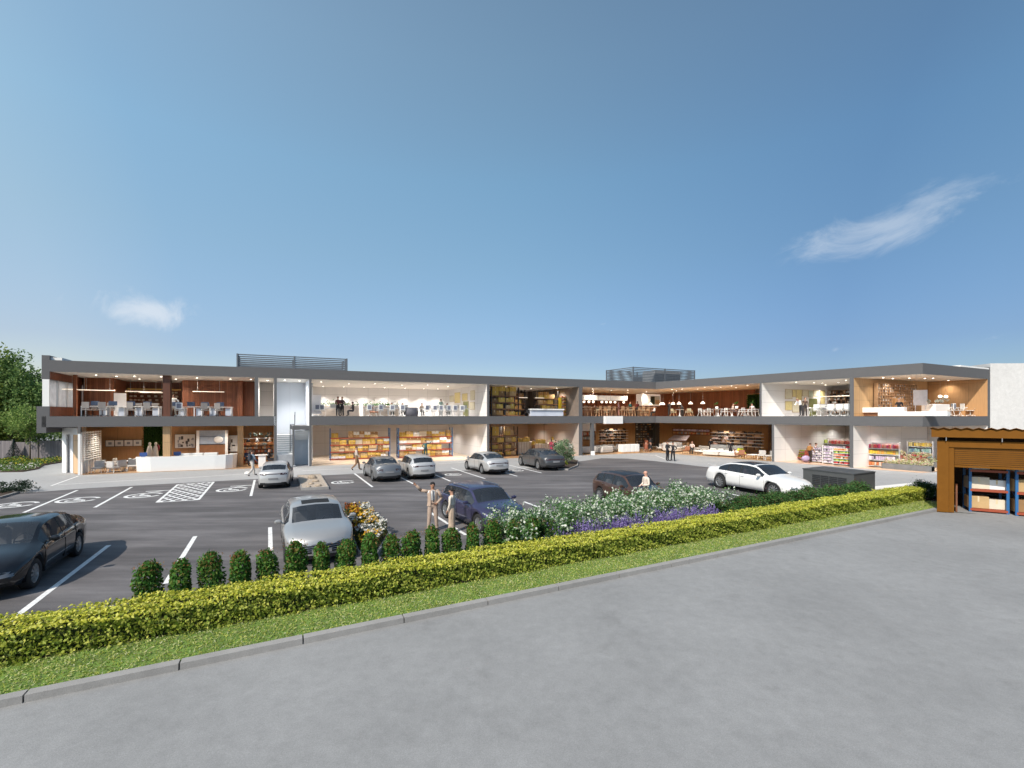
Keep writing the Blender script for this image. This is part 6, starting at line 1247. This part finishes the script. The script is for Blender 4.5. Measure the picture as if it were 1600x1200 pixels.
FRUIT = [M('fruit_orange', (.60,.24,.05), .6, var=.3, scale=9), M('fruit_yellow', (.62,.55,.06), .6, var=.3, scale=9), M('fruit_red', (.50,.06,.04), .6, var=.3, scale=9), M('fruit_green', (.25,.40,.06), .6, var=.3, scale=9)]
@builder
def fruit_stand(a=0, b=1):
    r = empty('fruit_stand'); m = MB(); 
    for k in range(3): m.box(-.6, -.3+.1*k, .25+k*.25, .6, .25, .29+k*.25)
    for x in (-.58, .58): m.box(x-.02, -.3, 0, x+.02, .3, 1.0)
    m.build('stand_frame', M('red_frame', (.5,.12,.08), .6), r); rr = random.Random(a*7+b)
    for k in range(3):
        m = MB()
        for i in range(26): m.ell((rr.uniform(-.52,.52), rr.uniform(-.25+.1*k,.2), .36+k*.25+rr.uniform(0,.09)), (.07,.07,.07), 6, 4, rr.choice((0, 1)))
        m.build('fruit', [FRUIT[a], FRUIT[b]], r)
    return r
for k, (px, t, a, b) in enumerate(((1238,3.6,0,2),(1246,4.6,1,2),(1252,3.4,1,3),(1258,5.2,2,0),(1240,6.2,0,1))): put(('fruit_stand', a, b), at(px, t, z0, 'B'), aB+.4*sin(k*2), ['stand of oranges and red fruit nearest the side wall','yellow and red fruit stand behind the oranges','yellow and green fruit stand beside the brown coat','red fruit stand behind the shoppers','stand of oranges at the back of the grocery'][k], 'fruit stand', 'fruit stands in the grocery')
m = MB(); m.ell((0,0,.3), (.38,.38,.3), 12, 8); o = m.build('lilac_pouffe', M('lilac_fabric', (.36,.28,.42), .8), None, at(1259.5, 1.9, z0, 'B')); tag(o, 'round lilac pouffe by the shopper in the brown coat', 'pouffe')
person(RB(1266, 1.7), z0, 2.0, 'shopper in a brown coat and dark trousers with a bag', 'walk', (.30,.15,.05), (.03,.02,.02), hair=(.05,.02,.01), bag=(.35,.17,.05)); person(RB(1275, 2.8), z0, 1.0, 'shopper with black hair in a pale pink top', 'talk', (.60,.42,.38), (.1,.08,.08))
put(('product_shelf', 2.6, 2.0, 4, 11, (4,3,5,1), 0), at(1373, 2.3, z0, 'B'), aB+.1, 'stocked shelf of red, mauve and orange boxes by the sunlit wall', 'product shelf'); put(('product_shelf', 1.6, 2.1, 4, 12, (3,6,6,5), 0), at(1438, 6.4, z0, 'B'), aB, 'shelf with yellow boxes on top behind the flower trays', 'product shelf')
for k, (px, t, a, b) in enumerate(((1394,3.4,2,0),(1410,5.2,3,0),(1432,5.0,2,2))): put(('fruit_stand', a, b), at(px, t, z0, 'B'), aB, ['red fruit stand next to the stocked shelf','green and orange stand behind the flower trays','all red fruit stand behind the flower trays'][k], 'fruit stand', 'fruit stands in the corner shop')
FL = leafmat('cut_flowers', [(.75,.70,.55),(.7,.35,.35),(.30,.42,.14),(.65,.68,.35),(.78,.76,.72)])
@builder
def flower_tray():
    r = empty('flower_tray'); m = MB(); m.box(-1.1, -.5, .0, 1.1, -.44, .42); m.box(-1.1, .44, 0, 1.1, .5, .42); m.box(-1.1, -.44, .02, 1.1, .44, .36); m.box(-1.1,-.44,0,-1.04,.44,.42); m.box(1.04,-.44,0,1.1,.44,.42); m.build('tray', M('tray_grey', (.20,.21,.22), .4, .3), r)
    leaves('flowers', np.c_[RNG.uniform(-1.05,1.05,900), RNG.uniform(-.45,.45,900), .40+RNG.gamma(2,.07,900)], .13, FL, r, up=.3); return r
for k in range(3): put('flower_tray', at((1408,1428,1449)[k], (2.0,1.9,1.9)[k], z0, 'B' if k < 2 else 'C'), aB if k < 2 else aC, ['grey tray of cut flowers nearest the red fruit','grey tray of cut flowers in the middle of the row','grey tray of cut flowers nearest the brown shed'][k], 'flower tray', 'flower trays in the corner shop')
for k, (px, t) in enumerate(((1408,3.8),(1418,4.2),(1428,3.8),(1440,4.4),(1448,3.6),(1402,4.6))): o = leaves('flower_bouquet', np.r_[blob((0,0,1.0), (.38,.38,.36), 260), np.c_[RNG.normal(0,.06,(60,2)), RNG.uniform(.1,.8,60)]], .12, FL); o.location = at(px, t, z0, 'B'); tag(o, 'tall bouquet of mixed pale flowers behind the grey trays', 'bouquet', 'bouquets in the corner shop')
# shed goods
def shp(s, t, z=.002): p = W_(s, t); return (p[0], p[1], z)
sa = atan2(wd[1], wd[0])
for k, (s, t, l) in enumerate(((1.55,1.3,'blue and orange rack bay nearest the shed post'),(2.95,1.1,'second blue and orange rack bay inside the shed'))):
    put(('pallet_rack', 1.15, 1, 2.9, .9, 3, 0, .15), shp(s, t), sa, l, 'pallet rack', 'racks inside the brown shed')
    for lv in range(3):
        z = .155+lv*.85
        for q in range(2):
            m_ = [0,2,5,3][(k*3+lv+q) % 4]; put(('carton', 1 if q else 3, m_), shp(s-.28+q*.56, t-.08, z), sa+.08*sin(q+lv), 'strapped carton on the %s shelf of the %s shed rack' % (['bottom','middle','top'][lv], ['nearer','further'][k]), 'cardboard box', 'strapped cartons in the shed', (.95,1,1.15))
for k, (s, t, z, m_) in enumerate(((4.0,1.5,0,5),(4.1,1.5,.43,5),(4.7,2.0,0,3),(4.7,2.0,.5,3),(4.0,2.6,0,0),(4.0,2.6,.5,0),(4.6,2.8,.9,3))): put(('carton', 3, m_), shp(s, t, z+.002), sa+.1*k, 'carton stacked on the floor at the back of the shed', 'cardboard box', 'floor cartons in the shed', 1.1)
# ================= cars =================
SIL = car_paint('silver_paint', (.43,.42,.41), .5, .32); SILL = car_paint('light_silver_paint', (.52,.515,.51), .4, .35); GRP = car_paint('grey_paint', (.21,.215,.225), .5, .35); DGP = car_paint('dark_grey_paint', (.075,.077,.082), .4, .35); BKP = car_paint('black_paint', (.012,.013,.016), .3, .14)
WHP = car_paint('white_car_paint', (.74,.735,.72), 0, .3); PUR = car_paint('indigo_paint', (.055,.052,.115), .5, .3); BRC = car_paint('bronze_paint', (.11,.058,.042), .5, .3)
def place(rear, front, side, wb, L, W_d, **k):
    """side: +1 when the wheels given are the car's left ones"""
    r = np.array(G(*rear)); f = np.array(G(*front)); h = (f-r)/np.linalg.norm(f-r); sc = k.pop('sc', 1.0); lft = np.array([-h[1], h[0]]); mid = (r+f)/2-lft*side*(W_d*.93/2)*sc
    xm = (L/2-.86*L/4.75)-wb/2; c = mid-h*xm*sc; ang = atan2(h[1], h[0]); return dict(loc=tuple(c), rz=ang, wb=wb, L=L, Wd=W_d, sc=sc, **k)
make_car('parked_car', 'glossy black sedan cut by the edge of the photo, front towards the hedge', BKP, SEDAN, **place((123,867),(51.6,919),1,2.75,4.75,1.83,sc=1.04,grille=(.5,.26,.52)))
make_car('parked_car', 'silver crossover coupe with a sunroof facing the row of shrubs', SIL, SUVC, **place((441,838),(446,882),-1,2.9,4.8,1.93,sc=1.0,grille=(.55,.40,.74),roofglass=2,r=.37,inter=INTER,hz=.94))
make_car('parked_car', 'pale silver hatchback seen square from behind by the gravel island', SILL, SUVC, loc=tuple(np.array(G(430,765))+dA*2.2+uA*.1), rz=atan2(dA[1],dA[0])-.10, L=4.3, wb=2.6, Wd=1.80, bar=True, r=.34, sc=.95, hz=.96)
make_car('parked_car', 'older grey sedan next to the small silver crossover', GRP, SEDAN, **place((583.5,753),(568.5,743),1,2.75,4.7,1.80,sc=1.02,r=.33))
make_car('parked_car', 'small silver crossover parked between the two sedans', SILL, SUV, **place((641,750),(621,739.8),1,2.65,4.4,1.84,sc=1.0,bar=True,r=.36,hz=.95))
make_car('parked_car', 'light silver sedan parked alone in front of the sunlit partition', SILL, COUPE, **place((754,741),(728,733.6),1,2.8,4.8,1.83,sc=1.05,bar=True))
make_car('parked_car', 'matt dark grey sedan beside the island shrub', DGP, COUPE, **place((843.5,735),(811,727),1,2.95,5.0,1.88,sc=1.1,bar=True,r=.36))
make_car('parked_car', 'indigo crossover with roof rails behind the standing couple', PUR, SUV, **place((696,809),(748,833),-1,2.8,4.6,1.88,sc=1.02,rails=1,r=.37,hz=.90))
make_car('parked_car', 'bronze brown estate half hidden by the rose bushes', BRC, SUV, **place((927,779),(1003,803),-1,2.7,4.5,1.86,sc=1.0,hz=.93,rails=0,roofglass=1,r=.35,mirror=BRC))
make_car('parked_car', 'long white luxury sedan with a black glass roof near the cabinet', WHP, SEDAN, **place((1118,761.5),(1217,780),-1,3.1,5.25,1.93,sc=1.11,roofglass=1,r=.37,inter=M('plum_interior', (.12,.06,.07), .7),grille=(.5,.30,.60)))
# ================= people outside =================
TAN = (.42,.31,.24)
def ppl(px, py, *a, **k): return person(G(px, py), 0, *a, **k)
ppl(676,829, .25, 'man in a tan suit and white shirt pointing across the car park', 'hips', (.78,.77,.76), (.40,.30,.24), (.02,.015,.012), (.42,.21,.13), (.012,.01,.01), 1.78, True, jacket=TAN)
ppl(706,832, -1.9, 'woman in cream trousers with her back to the camera beside the indigo car', 'stand', (.68,.60,.50), (.50,.38,.28), (.6,.5,.4), (.45,.25,.17), (.012,.01,.01), 1.60, True, bun=True, skirt=((.50,.38,.28), .88))
person((5.95,19.9), 0, -1.3, 'bald man in a cream shirt leaning at the bronze estate', 'hips' if False else 'talk', (.68,.58,.50), (.25,.22,.2), sk=(.55,.30,.22), hair=None, h=1.80)
ppl(1043,720, .5, 'man in a black suit and white shirt talking on the pavement', 'talk', (.03,.03,.035), (.012,.012,.016), h=1.86, hair=(.05,.025,.015), group=None); ppl(1051.5,720.5, -.7, 'person in black with the white sleeves beside the suited man', 'hips', (.02,.02,.025), (.012,.012,.016), h=1.78, hair=(.04,.02,.01))
ppl(394,744, 2.6, 'walker in a denim jacket and pale trousers with a dark backpack', 'walk', (.16,.22,.28), (.50,.46,.42), h=1.82, bag=(.03,.035,.05), hair=(.06,.03,.02))
ppl(557,735, 1.9, 'person in a beige coat and brown trousers walking by the grey sedan', 'walk', (.50,.42,.36), (.26,.15,.08), h=1.86, hair=(.10,.06,.04))
m = MB(); m.ell((0,0,.12), (.2,.12,.12), 8, 6); m.ell((.17,0,.17), (.08,.07,.07), 6, 5); o = m.build('carrier_bag', WMAT, None, (*G(386,742), 0)); tag(o, 'small white bag on the ground beside the denim clad walker', 'bag')
m = MB(); m.box(-.2,-.15,0,.2,.15,.42); o = m.build('white_bollard', WMAT, None, (*G(926,711), 0)); tag(o, 'low white box on the pavement line left of the couple in black', 'box')
# ================= hedge, shrubs, flowers =================
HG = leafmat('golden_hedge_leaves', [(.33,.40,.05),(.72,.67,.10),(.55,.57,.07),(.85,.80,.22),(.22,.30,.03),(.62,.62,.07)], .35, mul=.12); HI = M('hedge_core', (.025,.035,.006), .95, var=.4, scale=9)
s0, s1 = -24, 21.0; Hh, Hw = .66, .68
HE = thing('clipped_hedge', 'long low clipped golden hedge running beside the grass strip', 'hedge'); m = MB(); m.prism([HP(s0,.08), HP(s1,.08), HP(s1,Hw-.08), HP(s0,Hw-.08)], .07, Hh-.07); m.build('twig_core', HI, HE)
def wob(s): return .035*np.sin(s*1.9)+.03*np.sin(s*4.3+1)+.02*np.sin(s*9.1)
def hp3(s, o, z): P = H0[None]+hd[None]*s[:,None]+hn[None]*o[:,None]; return np.c_[P, z]
n1 = 56000; u = RNG.random(n1)**.75; s = s1-(s1-s0)*(1-u); z = RNG.uniform(.08, Hh, n1); o_ = RNG.normal(.03,.05,n1)+wob(s+z*3)-.03*(z > Hh-.08); nf = np.tile(np.r_[-hn, 0.3], (n1,1)); A_ = hp3(s, o_, z)
n2 = 52000; s = s0+(s1-s0)*RNG.random(n2)**.85; o_ = RNG.uniform(0, Hw, n2); z = Hh+RNG.normal(0,.025,n2)+wob(s*1.3+o_*5)*.8; B_ = hp3(s, o_, z); nt_ = np.tile([0,0,1.0], (n2,1))
n3 = 6000; C_ = hp3(RNG.uniform(s0, s1, n3), Hw-.02+RNG.normal(0,.03,n3), RNG.uniform(.3, Hh, n3)); n4 = 1500; D4 = hp3(s1+RNG.normal(0,.03,n4), RNG.uniform(0,Hw,n4), RNG.uniform(.08,Hh,n4))
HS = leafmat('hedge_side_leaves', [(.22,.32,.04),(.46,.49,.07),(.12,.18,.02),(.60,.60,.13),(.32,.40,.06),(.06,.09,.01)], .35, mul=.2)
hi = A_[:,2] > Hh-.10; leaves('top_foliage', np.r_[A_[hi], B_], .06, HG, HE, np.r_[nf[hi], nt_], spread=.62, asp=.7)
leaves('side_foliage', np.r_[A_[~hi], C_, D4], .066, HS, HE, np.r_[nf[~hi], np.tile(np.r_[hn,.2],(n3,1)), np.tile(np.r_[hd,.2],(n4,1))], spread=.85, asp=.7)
o = leaves('box_hedge', blob((0,0,.42), (.62,.5,.42), 5000, 1.2), .06, leafmat('dark_hedge_leaves', [(.012,.04,.008),(.03,.075,.012),(.05,.10,.02)]))
p = HP(22.0,.35); o.location = (p[0], p[1], .07); tag(o, 'dark rounded bush at the shaded end of the golden hedge', 'bush')
SHL = leafmat('photinia_leaves', [(.03,.10,.015),(.06,.19,.03),(.12,.28,.05),(.04,.13,.02),(.14,.24,.04),(.22,.12,.04)], .35)
LAUR = leafmat('laurel_leaves', [(.02,.07,.015),(.06,.15,.04),(.13,.26,.07),(.03,.09,.025),(.16,.08,.04)], .35)
def column_shrub(k, seed=0):
    r = empty('column_shrub'); m = MB(); m.tube((0,0,0), (0,0,.5), .02, .012, n=5); m.build('stem', BRNW, r)
    n = 2300; q = RNG.random(n); ang = RNG.uniform(0, 2*pi, n); prof = .31*(1-.25*q)*(.85+.15*np.sin(ang*2+k))*(np.clip((1.08-q)*5, .2, 1)); rad = prof*np.sqrt(RNG.uniform(.25,1.15,n)); 
    leaves('foliage', np.c_[rad*np.cos(ang)+.03*np.sin(q*7+k), rad*np.sin(ang), .06+q*1.08+RNG.normal(0,.03,n)], .085, SHL, r, np.c_[np.cos(ang), np.sin(ang), np.full(n,.3)], asp=.55); leaves('new_shoots', np.c_[RNG.normal(0,.11,(110,2)), RNG.uniform(.92,1.17,110)], .06, leafmat('red_shoots', [(.26,.08,.03),(.34,.16,.06),(.18,.16,.04)], .35), r, up=.8, asp=.4); return r
BUILD['column_shrub'] = column_shrub
base_px = (232,282,330,375,417,462,502,540,578,611,643,675,706,738,770,802,832)
for k, px in enumerate(base_px):
    p = hit(px, HP(0,1.02), hd); s_ = .90+.06*sin(k*2.7)
    put(('column_shrub', k % 5), (p[0], p[1], .08), k*1.9, 'upright leafy shrub with reddish tips in the row behind the golden hedge', 'shrub', 'row of upright shrubs', (s_*(1+.07*sin(k*3.3)), s_, 1.0+.05*sin(k*4.1)))
WFL = leafmat('white_petals', [(.80,.79,.74),(.72,.70,.62),(.85,.84,.82)], .3)
def flowerbed(name, P, label, leaf, petals, size=.07, fs=.06, share=.25):
    r = thing(name, label, 'flowers'); n = len(P); leaves('leaves', P, size, leaf, r, up=.2); 
    for nm, mt, sh in petals: Q_ = P[RNG.random(n) < sh].copy(); Q_[:,2] += .04; Q_ = Q_+RNG.normal(0,.015,Q_.shape); leaves(nm, Q_, fs, mt, r, up=1.0, asp=.95)
    return r
P = onhedge(6500, -14, -1.5, .85, 1.48, .06, .26); P[:,2] *= (.5+.5*np.sin(P[:,0]*5)**2); flowerbed('white_bedding', P, 'low white flowers at the feet of the upright shrubs', leafmat('bedding_leaves', [(.05,.12,.03),(.12,.2,.06)]), [('petals', WFL, .30)])
# island flowers
def inpoly(poly, n):
    poly = [np.array(p) for p in poly]; mn = np.min(poly, 0); mx_ = np.max(poly, 0); out_ = []
    while len(out_) < n:
        q = RNG.uniform(mn, mx_, (n*2,2)); ok = np.zeros(len(q), bool); j = len(poly)-1
        for i in range(len(poly)):
            a, b = poly[i], poly[j]; c = ((a[1] > q[:,1]) != (b[1] > q[:,1])) & (q[:,0] < (b[0]-a[0])*(q[:,1]-a[1])/(b[1]-a[1]+1e-12)+a[0]); ok ^= c; j = i
        out_ += list(q[ok])
    return np.array(out_[:n])
cI = sum(np.array(p) for p in inn2)/len(inn2)
q = inpoly(inn2, 7500); z = .12+RNG.uniform(0,.42,len(q))*(.75+.25*np.sin(q[:,0]*6)*np.cos(q[:,1]*5)); P = np.c_[q, z]
YFL = leafmat('orange_petals', [(.70,.35,.02),(.75,.55,.04),(.60,.22,.02)], .3); RFL = leafmat('rust_petals', [(.25,.05,.02),(.35,.10,.03)], .3)
r = thing('island_flowers', 'mass of white, yellow and rust flowers filling the kerbed island', 'flowers'); leaves('leaves', P, .07, leafmat('island_leaves', [(.03,.07,.015),(.08,.13,.03),(.14,.08,.03)]), r)
tt = P[P[:,2] > .36]; side_ = np.dot(tt[:,:2]-cI, np.array([.94,.34])); pat = np.sin(tt[:,0]*3.1+1)*np.cos(tt[:,1]*2.7)
w_ = tt[(side_ > -.05)|(pat > .25)]; y_ = tt[(side_ < .45)&(side_ > -.55)&(pat < .15)]; r_ = tt[(side_ < -.15)]
leaves('white_petals', w_[RNG.random(len(w_)) < .75]+[0,0,.05], .085, WFL, r, up=1.2, asp=.95); leaves('yellow_petals', y_[RNG.random(len(y_)) < .6]+[0,0,.055], .085, YFL, r, up=1.2, asp=.95); leaves('rust_petals', r_[RNG.random(len(r_)) < .5]+[0,0,.04], .08, RFL, r, up=.8, asp=.9)
# rose bushes
RL = leafmat('rose_leaves', [(.04,.12,.03),(.09,.22,.06),(.18,.34,.12),(.07,.17,.06),(.30,.42,.22)], .45); RP = leafmat('rose_petals', [(.75,.80,.66),(.82,.82,.76),(.62,.74,.52)], .35)
def rose_bush(k=0, red=0):
    r = empty('rose_bush'); rr = random.Random(k); tips = []
    m = MB()
    for i in range(11):
        a = rr.uniform(0, 2*pi); l = rr.uniform(.35,.75); t = (l*cos(a), l*sin(a), rr.uniform(.8,1.36)); mid = (t[0]*.45, t[1]*.45, t[2]*.6); m.path([(0,0,0), mid, t], .012, 4); tips.append(t); tips.append((mid[0]*1.3, mid[1]*1.3, mid[2]))
    m.build('stems', M('rose_stem', (.10,.12,.05), .8), r); T = np.array(tips); n = 1500; i = RNG.integers(0, len(T), n); P = T[i]+RNG.normal(0,1,(n,3))*np.array([.14,.14,.11]); P[:,2] = np.clip(P[:,2], .08, None)
    leaves('leaves', P, .085, RL, r, up=.3); Q_ = P[RNG.random(n) < .16]+[0,0,.03]; leaves('blossoms', np.repeat(Q_, 3, 0)+RNG.normal(0,.014,(len(Q_)*3,3)), .078, RP, r, up=.8, asp=.9); return r
BUILD['rose_bush'] = rose_bush
rz_ = random.Random(12); cnt = 0; ROSES = []
for px, off in ((795,2.2),(815,1.3),(840,1.9),(860,2.7),(872,1.3),(893,2.0),(905,2.8),(920,1.3),(935,2.3),(950,3.1),(958,1.5),(975,2.3),(990,3.2),(1000,1.4),(1015,2.2),(1030,3.2),(1040,1.5),(1055,2.4),(1070,3.3),(1080,1.6),(1095,2.5),(1112,1.7),(905,1.9),(985,1.8),(1060,1.8)):
    p = hit(px, HP(0,off), hd); s_ = rz_.uniform(.80,.98)
    put(('rose_bush', cnt % 6), (p[0], p[1], .06), rz_.uniform(0,6), 'white flowering rose bush in the thicket behind the lavender', 'rose bush', 'thicket of white rose bushes', s_); cnt += 1
# lavender
LVL = leafmat('lavender_leaves', [(.06,.10,.05),(.12,.16,.09)]); LVP = leafmat('lavender_spikes', [(.24,.16,.46),(.36,.28,.64),(.18,.12,.36),(.50,.42,.74)], .35)
def lavender(k=0):
    r = empty('lavender_plant'); n = 34; b = RNG.normal(0,.16,(n,2)); h = RNG.uniform(.55,.95,n); P = []; Q_ = []
    for i in range(n):
        for t in np.linspace(.2,1,9): 
            x = (b[i]*(.4+.7*t)).tolist()+[h[i]*t]; (Q_ if t > .55 else P).append(x)
    P = np.array(P); Q_ = np.repeat(np.array(Q_), 5, 0); Q_ = Q_+RNG.normal(0,1,Q_.shape)*np.array([.012,.012,.03]); P = np.repeat(P, 2, 0)+RNG.normal(0,.03,(len(P)*2,3))
    leaves('leaves', P, .07, LVL, r, up=.2); leaves('flower_spikes', Q_, .045, LVP, r); return r
BUILD['lavender'] = lavender
for k, px in enumerate(range(866,1124,7)):
    if k in (9, 20): continue
    p = hit(px+2*sin(k*3), HP(0, .95+.12*sin(k*2.3)), hd); put(('lavender', k % 4), (p[0], p[1], .08), k*1.3, 'violet lavender plant in the strip between hedge and roses', 'lavender', 'strip of lavender plants', .86+.16*sin(k*1.7))
# dark hedge behind the golden one
def low_bush(k=0, w=.5):
    r = empty('low_bush'); m = MB(); m.tube((0,0,0),(0,0,.4), .02); m.build('stem', BRNW, r); leaves('foliage', blob((0,0,.55), (w,w,.48), 2600, 1.25), .075, LAUR, r, up=.2); return r
BUILD['low_bush'] = low_bush
for k, px in enumerate(list(range(1122,1352,11))+[1128,1172,1216,1262,1306,1340]):
    p = hit(px, HP(0, 1.35 if k < 21 else 1.9), hd); put(('low_bush', k % 4), (p[0], p[1], .06), k*1.1, 'dark green bush with reddish tips in the row in front of the white sedan', 'bush', 'row of dark bushes', (1,1,.80+.07*sin(k*2.9)))
for k, px in enumerate((846,858,870,884,780)): p = hit(px, HP(0,1.25), hd); put(('low_bush', k % 4), (p[0], p[1], .06), k, 'reddish green bush between the upright shrubs and the lavender', 'bush', 'bushes at the start of the rose thicket', .95)
# shrub on the far island
p = G(884,727); r = thing('flowering_shrub', 'loose grey green flowering shrub on the far kerbed island', 'shrub', (*p, .1)); m = MB()
for k in range(9): a = k*.7; m.tube((0,0,0), (.5*cos(a), .5*sin(a), 1.0+.2*sin(k)), .02, .01, n=4)
m.build('stems', BRNW, r); leaves('leaves', blob((0,0,1.15), (.95,.8,.85), 2600), .13, leafmat('island_shrub_leaves', [(.10,.20,.08),(.22,.34,.16),(.35,.45,.28),(.06,.13,.05)]), r); leaves('blossoms', blob((0,0,1.25), (.95,.8,.85), 260), .10, RP, r)
o = leaves('yellow_bush', blob((0,0,.28), (.4,.35,.3), 900), .07, leafmat('lime_leaves', [(.30,.38,.03),(.42,.48,.06),(.2,.3,.03)])); o.location = (*G(881,732), .1); tag(o, 'small bright lime bush at the foot of the island shrub', 'bush')
# ================= trees, fence and beds at the left =================
FEN = planks('weathered_boards', (.16,.145,.16), (.24,.215,.225), 0, .13, .8, .4); fr_ = thing('board_fence', 'weathered grey board fence behind the flower beds', 'fence')
x = -66.0; k = 0
while x < -34:
    m = MB(); m.box(x+.07, 42, .05, x+2.33, 42.06, 1.75+.12*(k % 2)); m.build('fence_panel', FEN, fr_); m = MB(); m.box(x-.05, 41.94, 0, x+.05, 42.1, 2.0); m.build('post', M('fence_post', (.12,.11,.11), .8), fr_); x += 2.4; k += 1
BARK = M('tree_bark', (.16,.13,.10), .9, var=.3, scale=6, bmp=.6, bsc=12)
T1 = leafmat('tree_leaves_light', [(.10,.17,.03),(.22,.30,.05),(.36,.40,.08),(.15,.23,.04)], .4); T2 = leafmat('tree_leaves_dark', [(.08,.16,.05),(.15,.25,.07),(.26,.36,.12)], .4); T3 = leafmat('young_tree_leaves', [(.11,.20,.05),(.22,.34,.08),(.36,.46,.14)], .4)
def tree(x, y, h, r, label, mat, n=5000, size=.28, tr=.18, c0=.3, lean=0):
    t = thing('tree', label, 'tree', (x, y, 0)); m = MB(); m.tube((0,0,0), (lean*.5,0,h*.45), tr, tr*.7, n=9); m.tube((lean*.5,0,h*.45), (lean,0,h*.85), tr*.7, tr*.25, n=7); rr = random.Random(int(x*10)); tips = []
    for k in range(11):
        a = k*2.4; z = h*(c0+.05+(.9-c0)*k/12); e = (lean+r*.75*cos(a)*(1-.35*k/11), r*.75*sin(a)*(1-.35*k/11), min(h*.95, z+h*.16)); m.tube((lean*z/h, 0, z), e, tr*.3, tr*.08, n=5); tips.append(e)
    m.build('trunk', BARK, t); cz = h*(c0+1)/2; P = []
    cl = [np.array(e) for e in tips]+[np.array([lean+RNG.normal(0,r*.5), RNG.normal(0,r*.5), cz+RNG.normal(0,(1-c0)*h*.26)]) for _ in range(34)]
    w = n//len(cl)
    for c in cl:
        q = RNG.normal(size=(w,3)); q /= np.linalg.norm(q,axis=1)[:,None]; q *= (RNG.random(w)**.4)[:,None]; P.append(c+q*np.array([r*.42, r*.42, r*.36])*RNG.uniform(.7,1.25))
    P = np.vstack(P); P = P[P[:,2] > h*c0*.75]; leaves('crown', P, size, mat, t, up=.2); return t
tree(-60.5,47,10.2,4.6,'tall yellowish tree with a ragged top at the photo edge', T1, 13000, .34, .28, .25); tree(-55.5,46.5,10.4,4.0,'tallest light green tree behind the board fence', T1, 14000, .32, .28, .35); tree(-51.5,46,9.3,2.9,'dark green tree rising beside the building end', T2, 9000, .30, .26, .15); tree(-56.5,44.5,8.4,3.8,'dense dark tree in the middle behind the fence', T2, 9500, .28, .24, .1)
tree(-51.5,44.8,6.6,3.0,'mid green bushy tree low behind the fence', T1, 7000, .26, .2, .1); tree(-49.4,45.6,8.2,2.2,'slender dark tree close against the building end', T2, 7500, .28, .22, .12); tree(-62.5,44,7.5,3.6,'broad light green tree low at the photo edge', T1, 7000, .28, .2, .12)
tree(-69,46,10,4.5,'large tree standing just past the photo edge', T2, 5000, .34, .3, .2)
for k_, (x_, h_) in enumerate(((-66,5.2),(-60,5.6),(-54,5.0),(-48,5.4))): tree(x_, 50+k_ % 2, h_, 3.2, 'low spreading tree filling the gap under the taller ones, number of paces back from the fence' if False else ['low dark tree at the far photo edge behind the fence','low dark tree under the tall yellowish one','low dark tree under the tallest one','low dark tree nearest the building behind the fence'][k_], T2, 5200, .30, .18, .0)
p = G(47,722); tree(p[0], p[1], 4.9, 1.75, 'young light green tree with a slim trunk in the flower bed', T3, 4800, .17, .07, .38); p = G(84.5,719); tree(p[0], p[1]+1.5, 3.6, 1.2, 'small young tree under the building overhang', T3, 2600, .15, .055, .50)
p = G(22,721); t = thing('conifer', 'small dark blue green conifer in front of the fence', 'conifer', (*p, 0)); m = MB(); m.tube((0,0,0),(0,0,1.9), .05, .01); m.build('trunk', BARK, t); q = RNG.random(2600)**1.5; a = RNG.uniform(0,2*pi,2600); rr_ = .75*(1-q)*np.sqrt(RNG.random(2600)); leaves('needles', np.c_[rr_*np.cos(a), rr_*np.sin(a), .1+q*1.9], .11, leafmat('spruce_needles', [(.012,.03,.03),(.03,.06,.055)]), t, asp=.3)
bedp = [G(-60,737), G(0,738), G(35,737.5), G(60,733), G(68,727.5), G(100,722), G(112,722), (-38,41.8), (-66,41.8), (-66,35)]
m = MB().prism(bedp, -.02, .06); struct('flower_bed_soil', m, SOIL)
q = inpoly(bedp, 15000); q = q[q[:,0] > -62]
zz = RNG.uniform(.1,.55,len(q))*(.7+.3*np.sin(q[:,0]*1.7)*np.cos(q[:,1]*1.3)); P = np.c_[q, zz]; front = q[:,1] < 36.8
flowerbed('perennial_bed', P[front], 'bed of white flowers with green leaves at the pavement edge', leafmat('bed_leaves', [(.05,.12,.02),(.12,.22,.05),(.2,.3,.07)]), [('white_petals', WFL, .22)], .15, .13)
flowerbed('perennial_bed', P[~front], 'bed of yellow flowers in front of the board fence', leafmat('bed_leaves', [(.05,.12,.02)]), [('yellow_petals', leafmat('yellow_petals', [(.70,.55,.03),(.75,.65,.08)]), .22)], .16, .13)
p = G(8,772); o = leaves('ground_bush', blob((0,0,.3), (1.3,.8,.35), 3000), .09, leafmat('dusky_ground_leaves', [(.02,.04,.025),(.05,.08,.045)])); o.location = (p[0]-.4, p[1]+.5, .0); tag(o, 'low dark spreading bush beside the pavement at the photo edge', 'bush')
r, _i = island([G(-40,773), G(10,767.5), G(31,770.5), G(0,779.5), G(-40,784)], 'corner_island', 'low kerbed corner island of dark soil under the spreading bush', 'traffic island', .1)
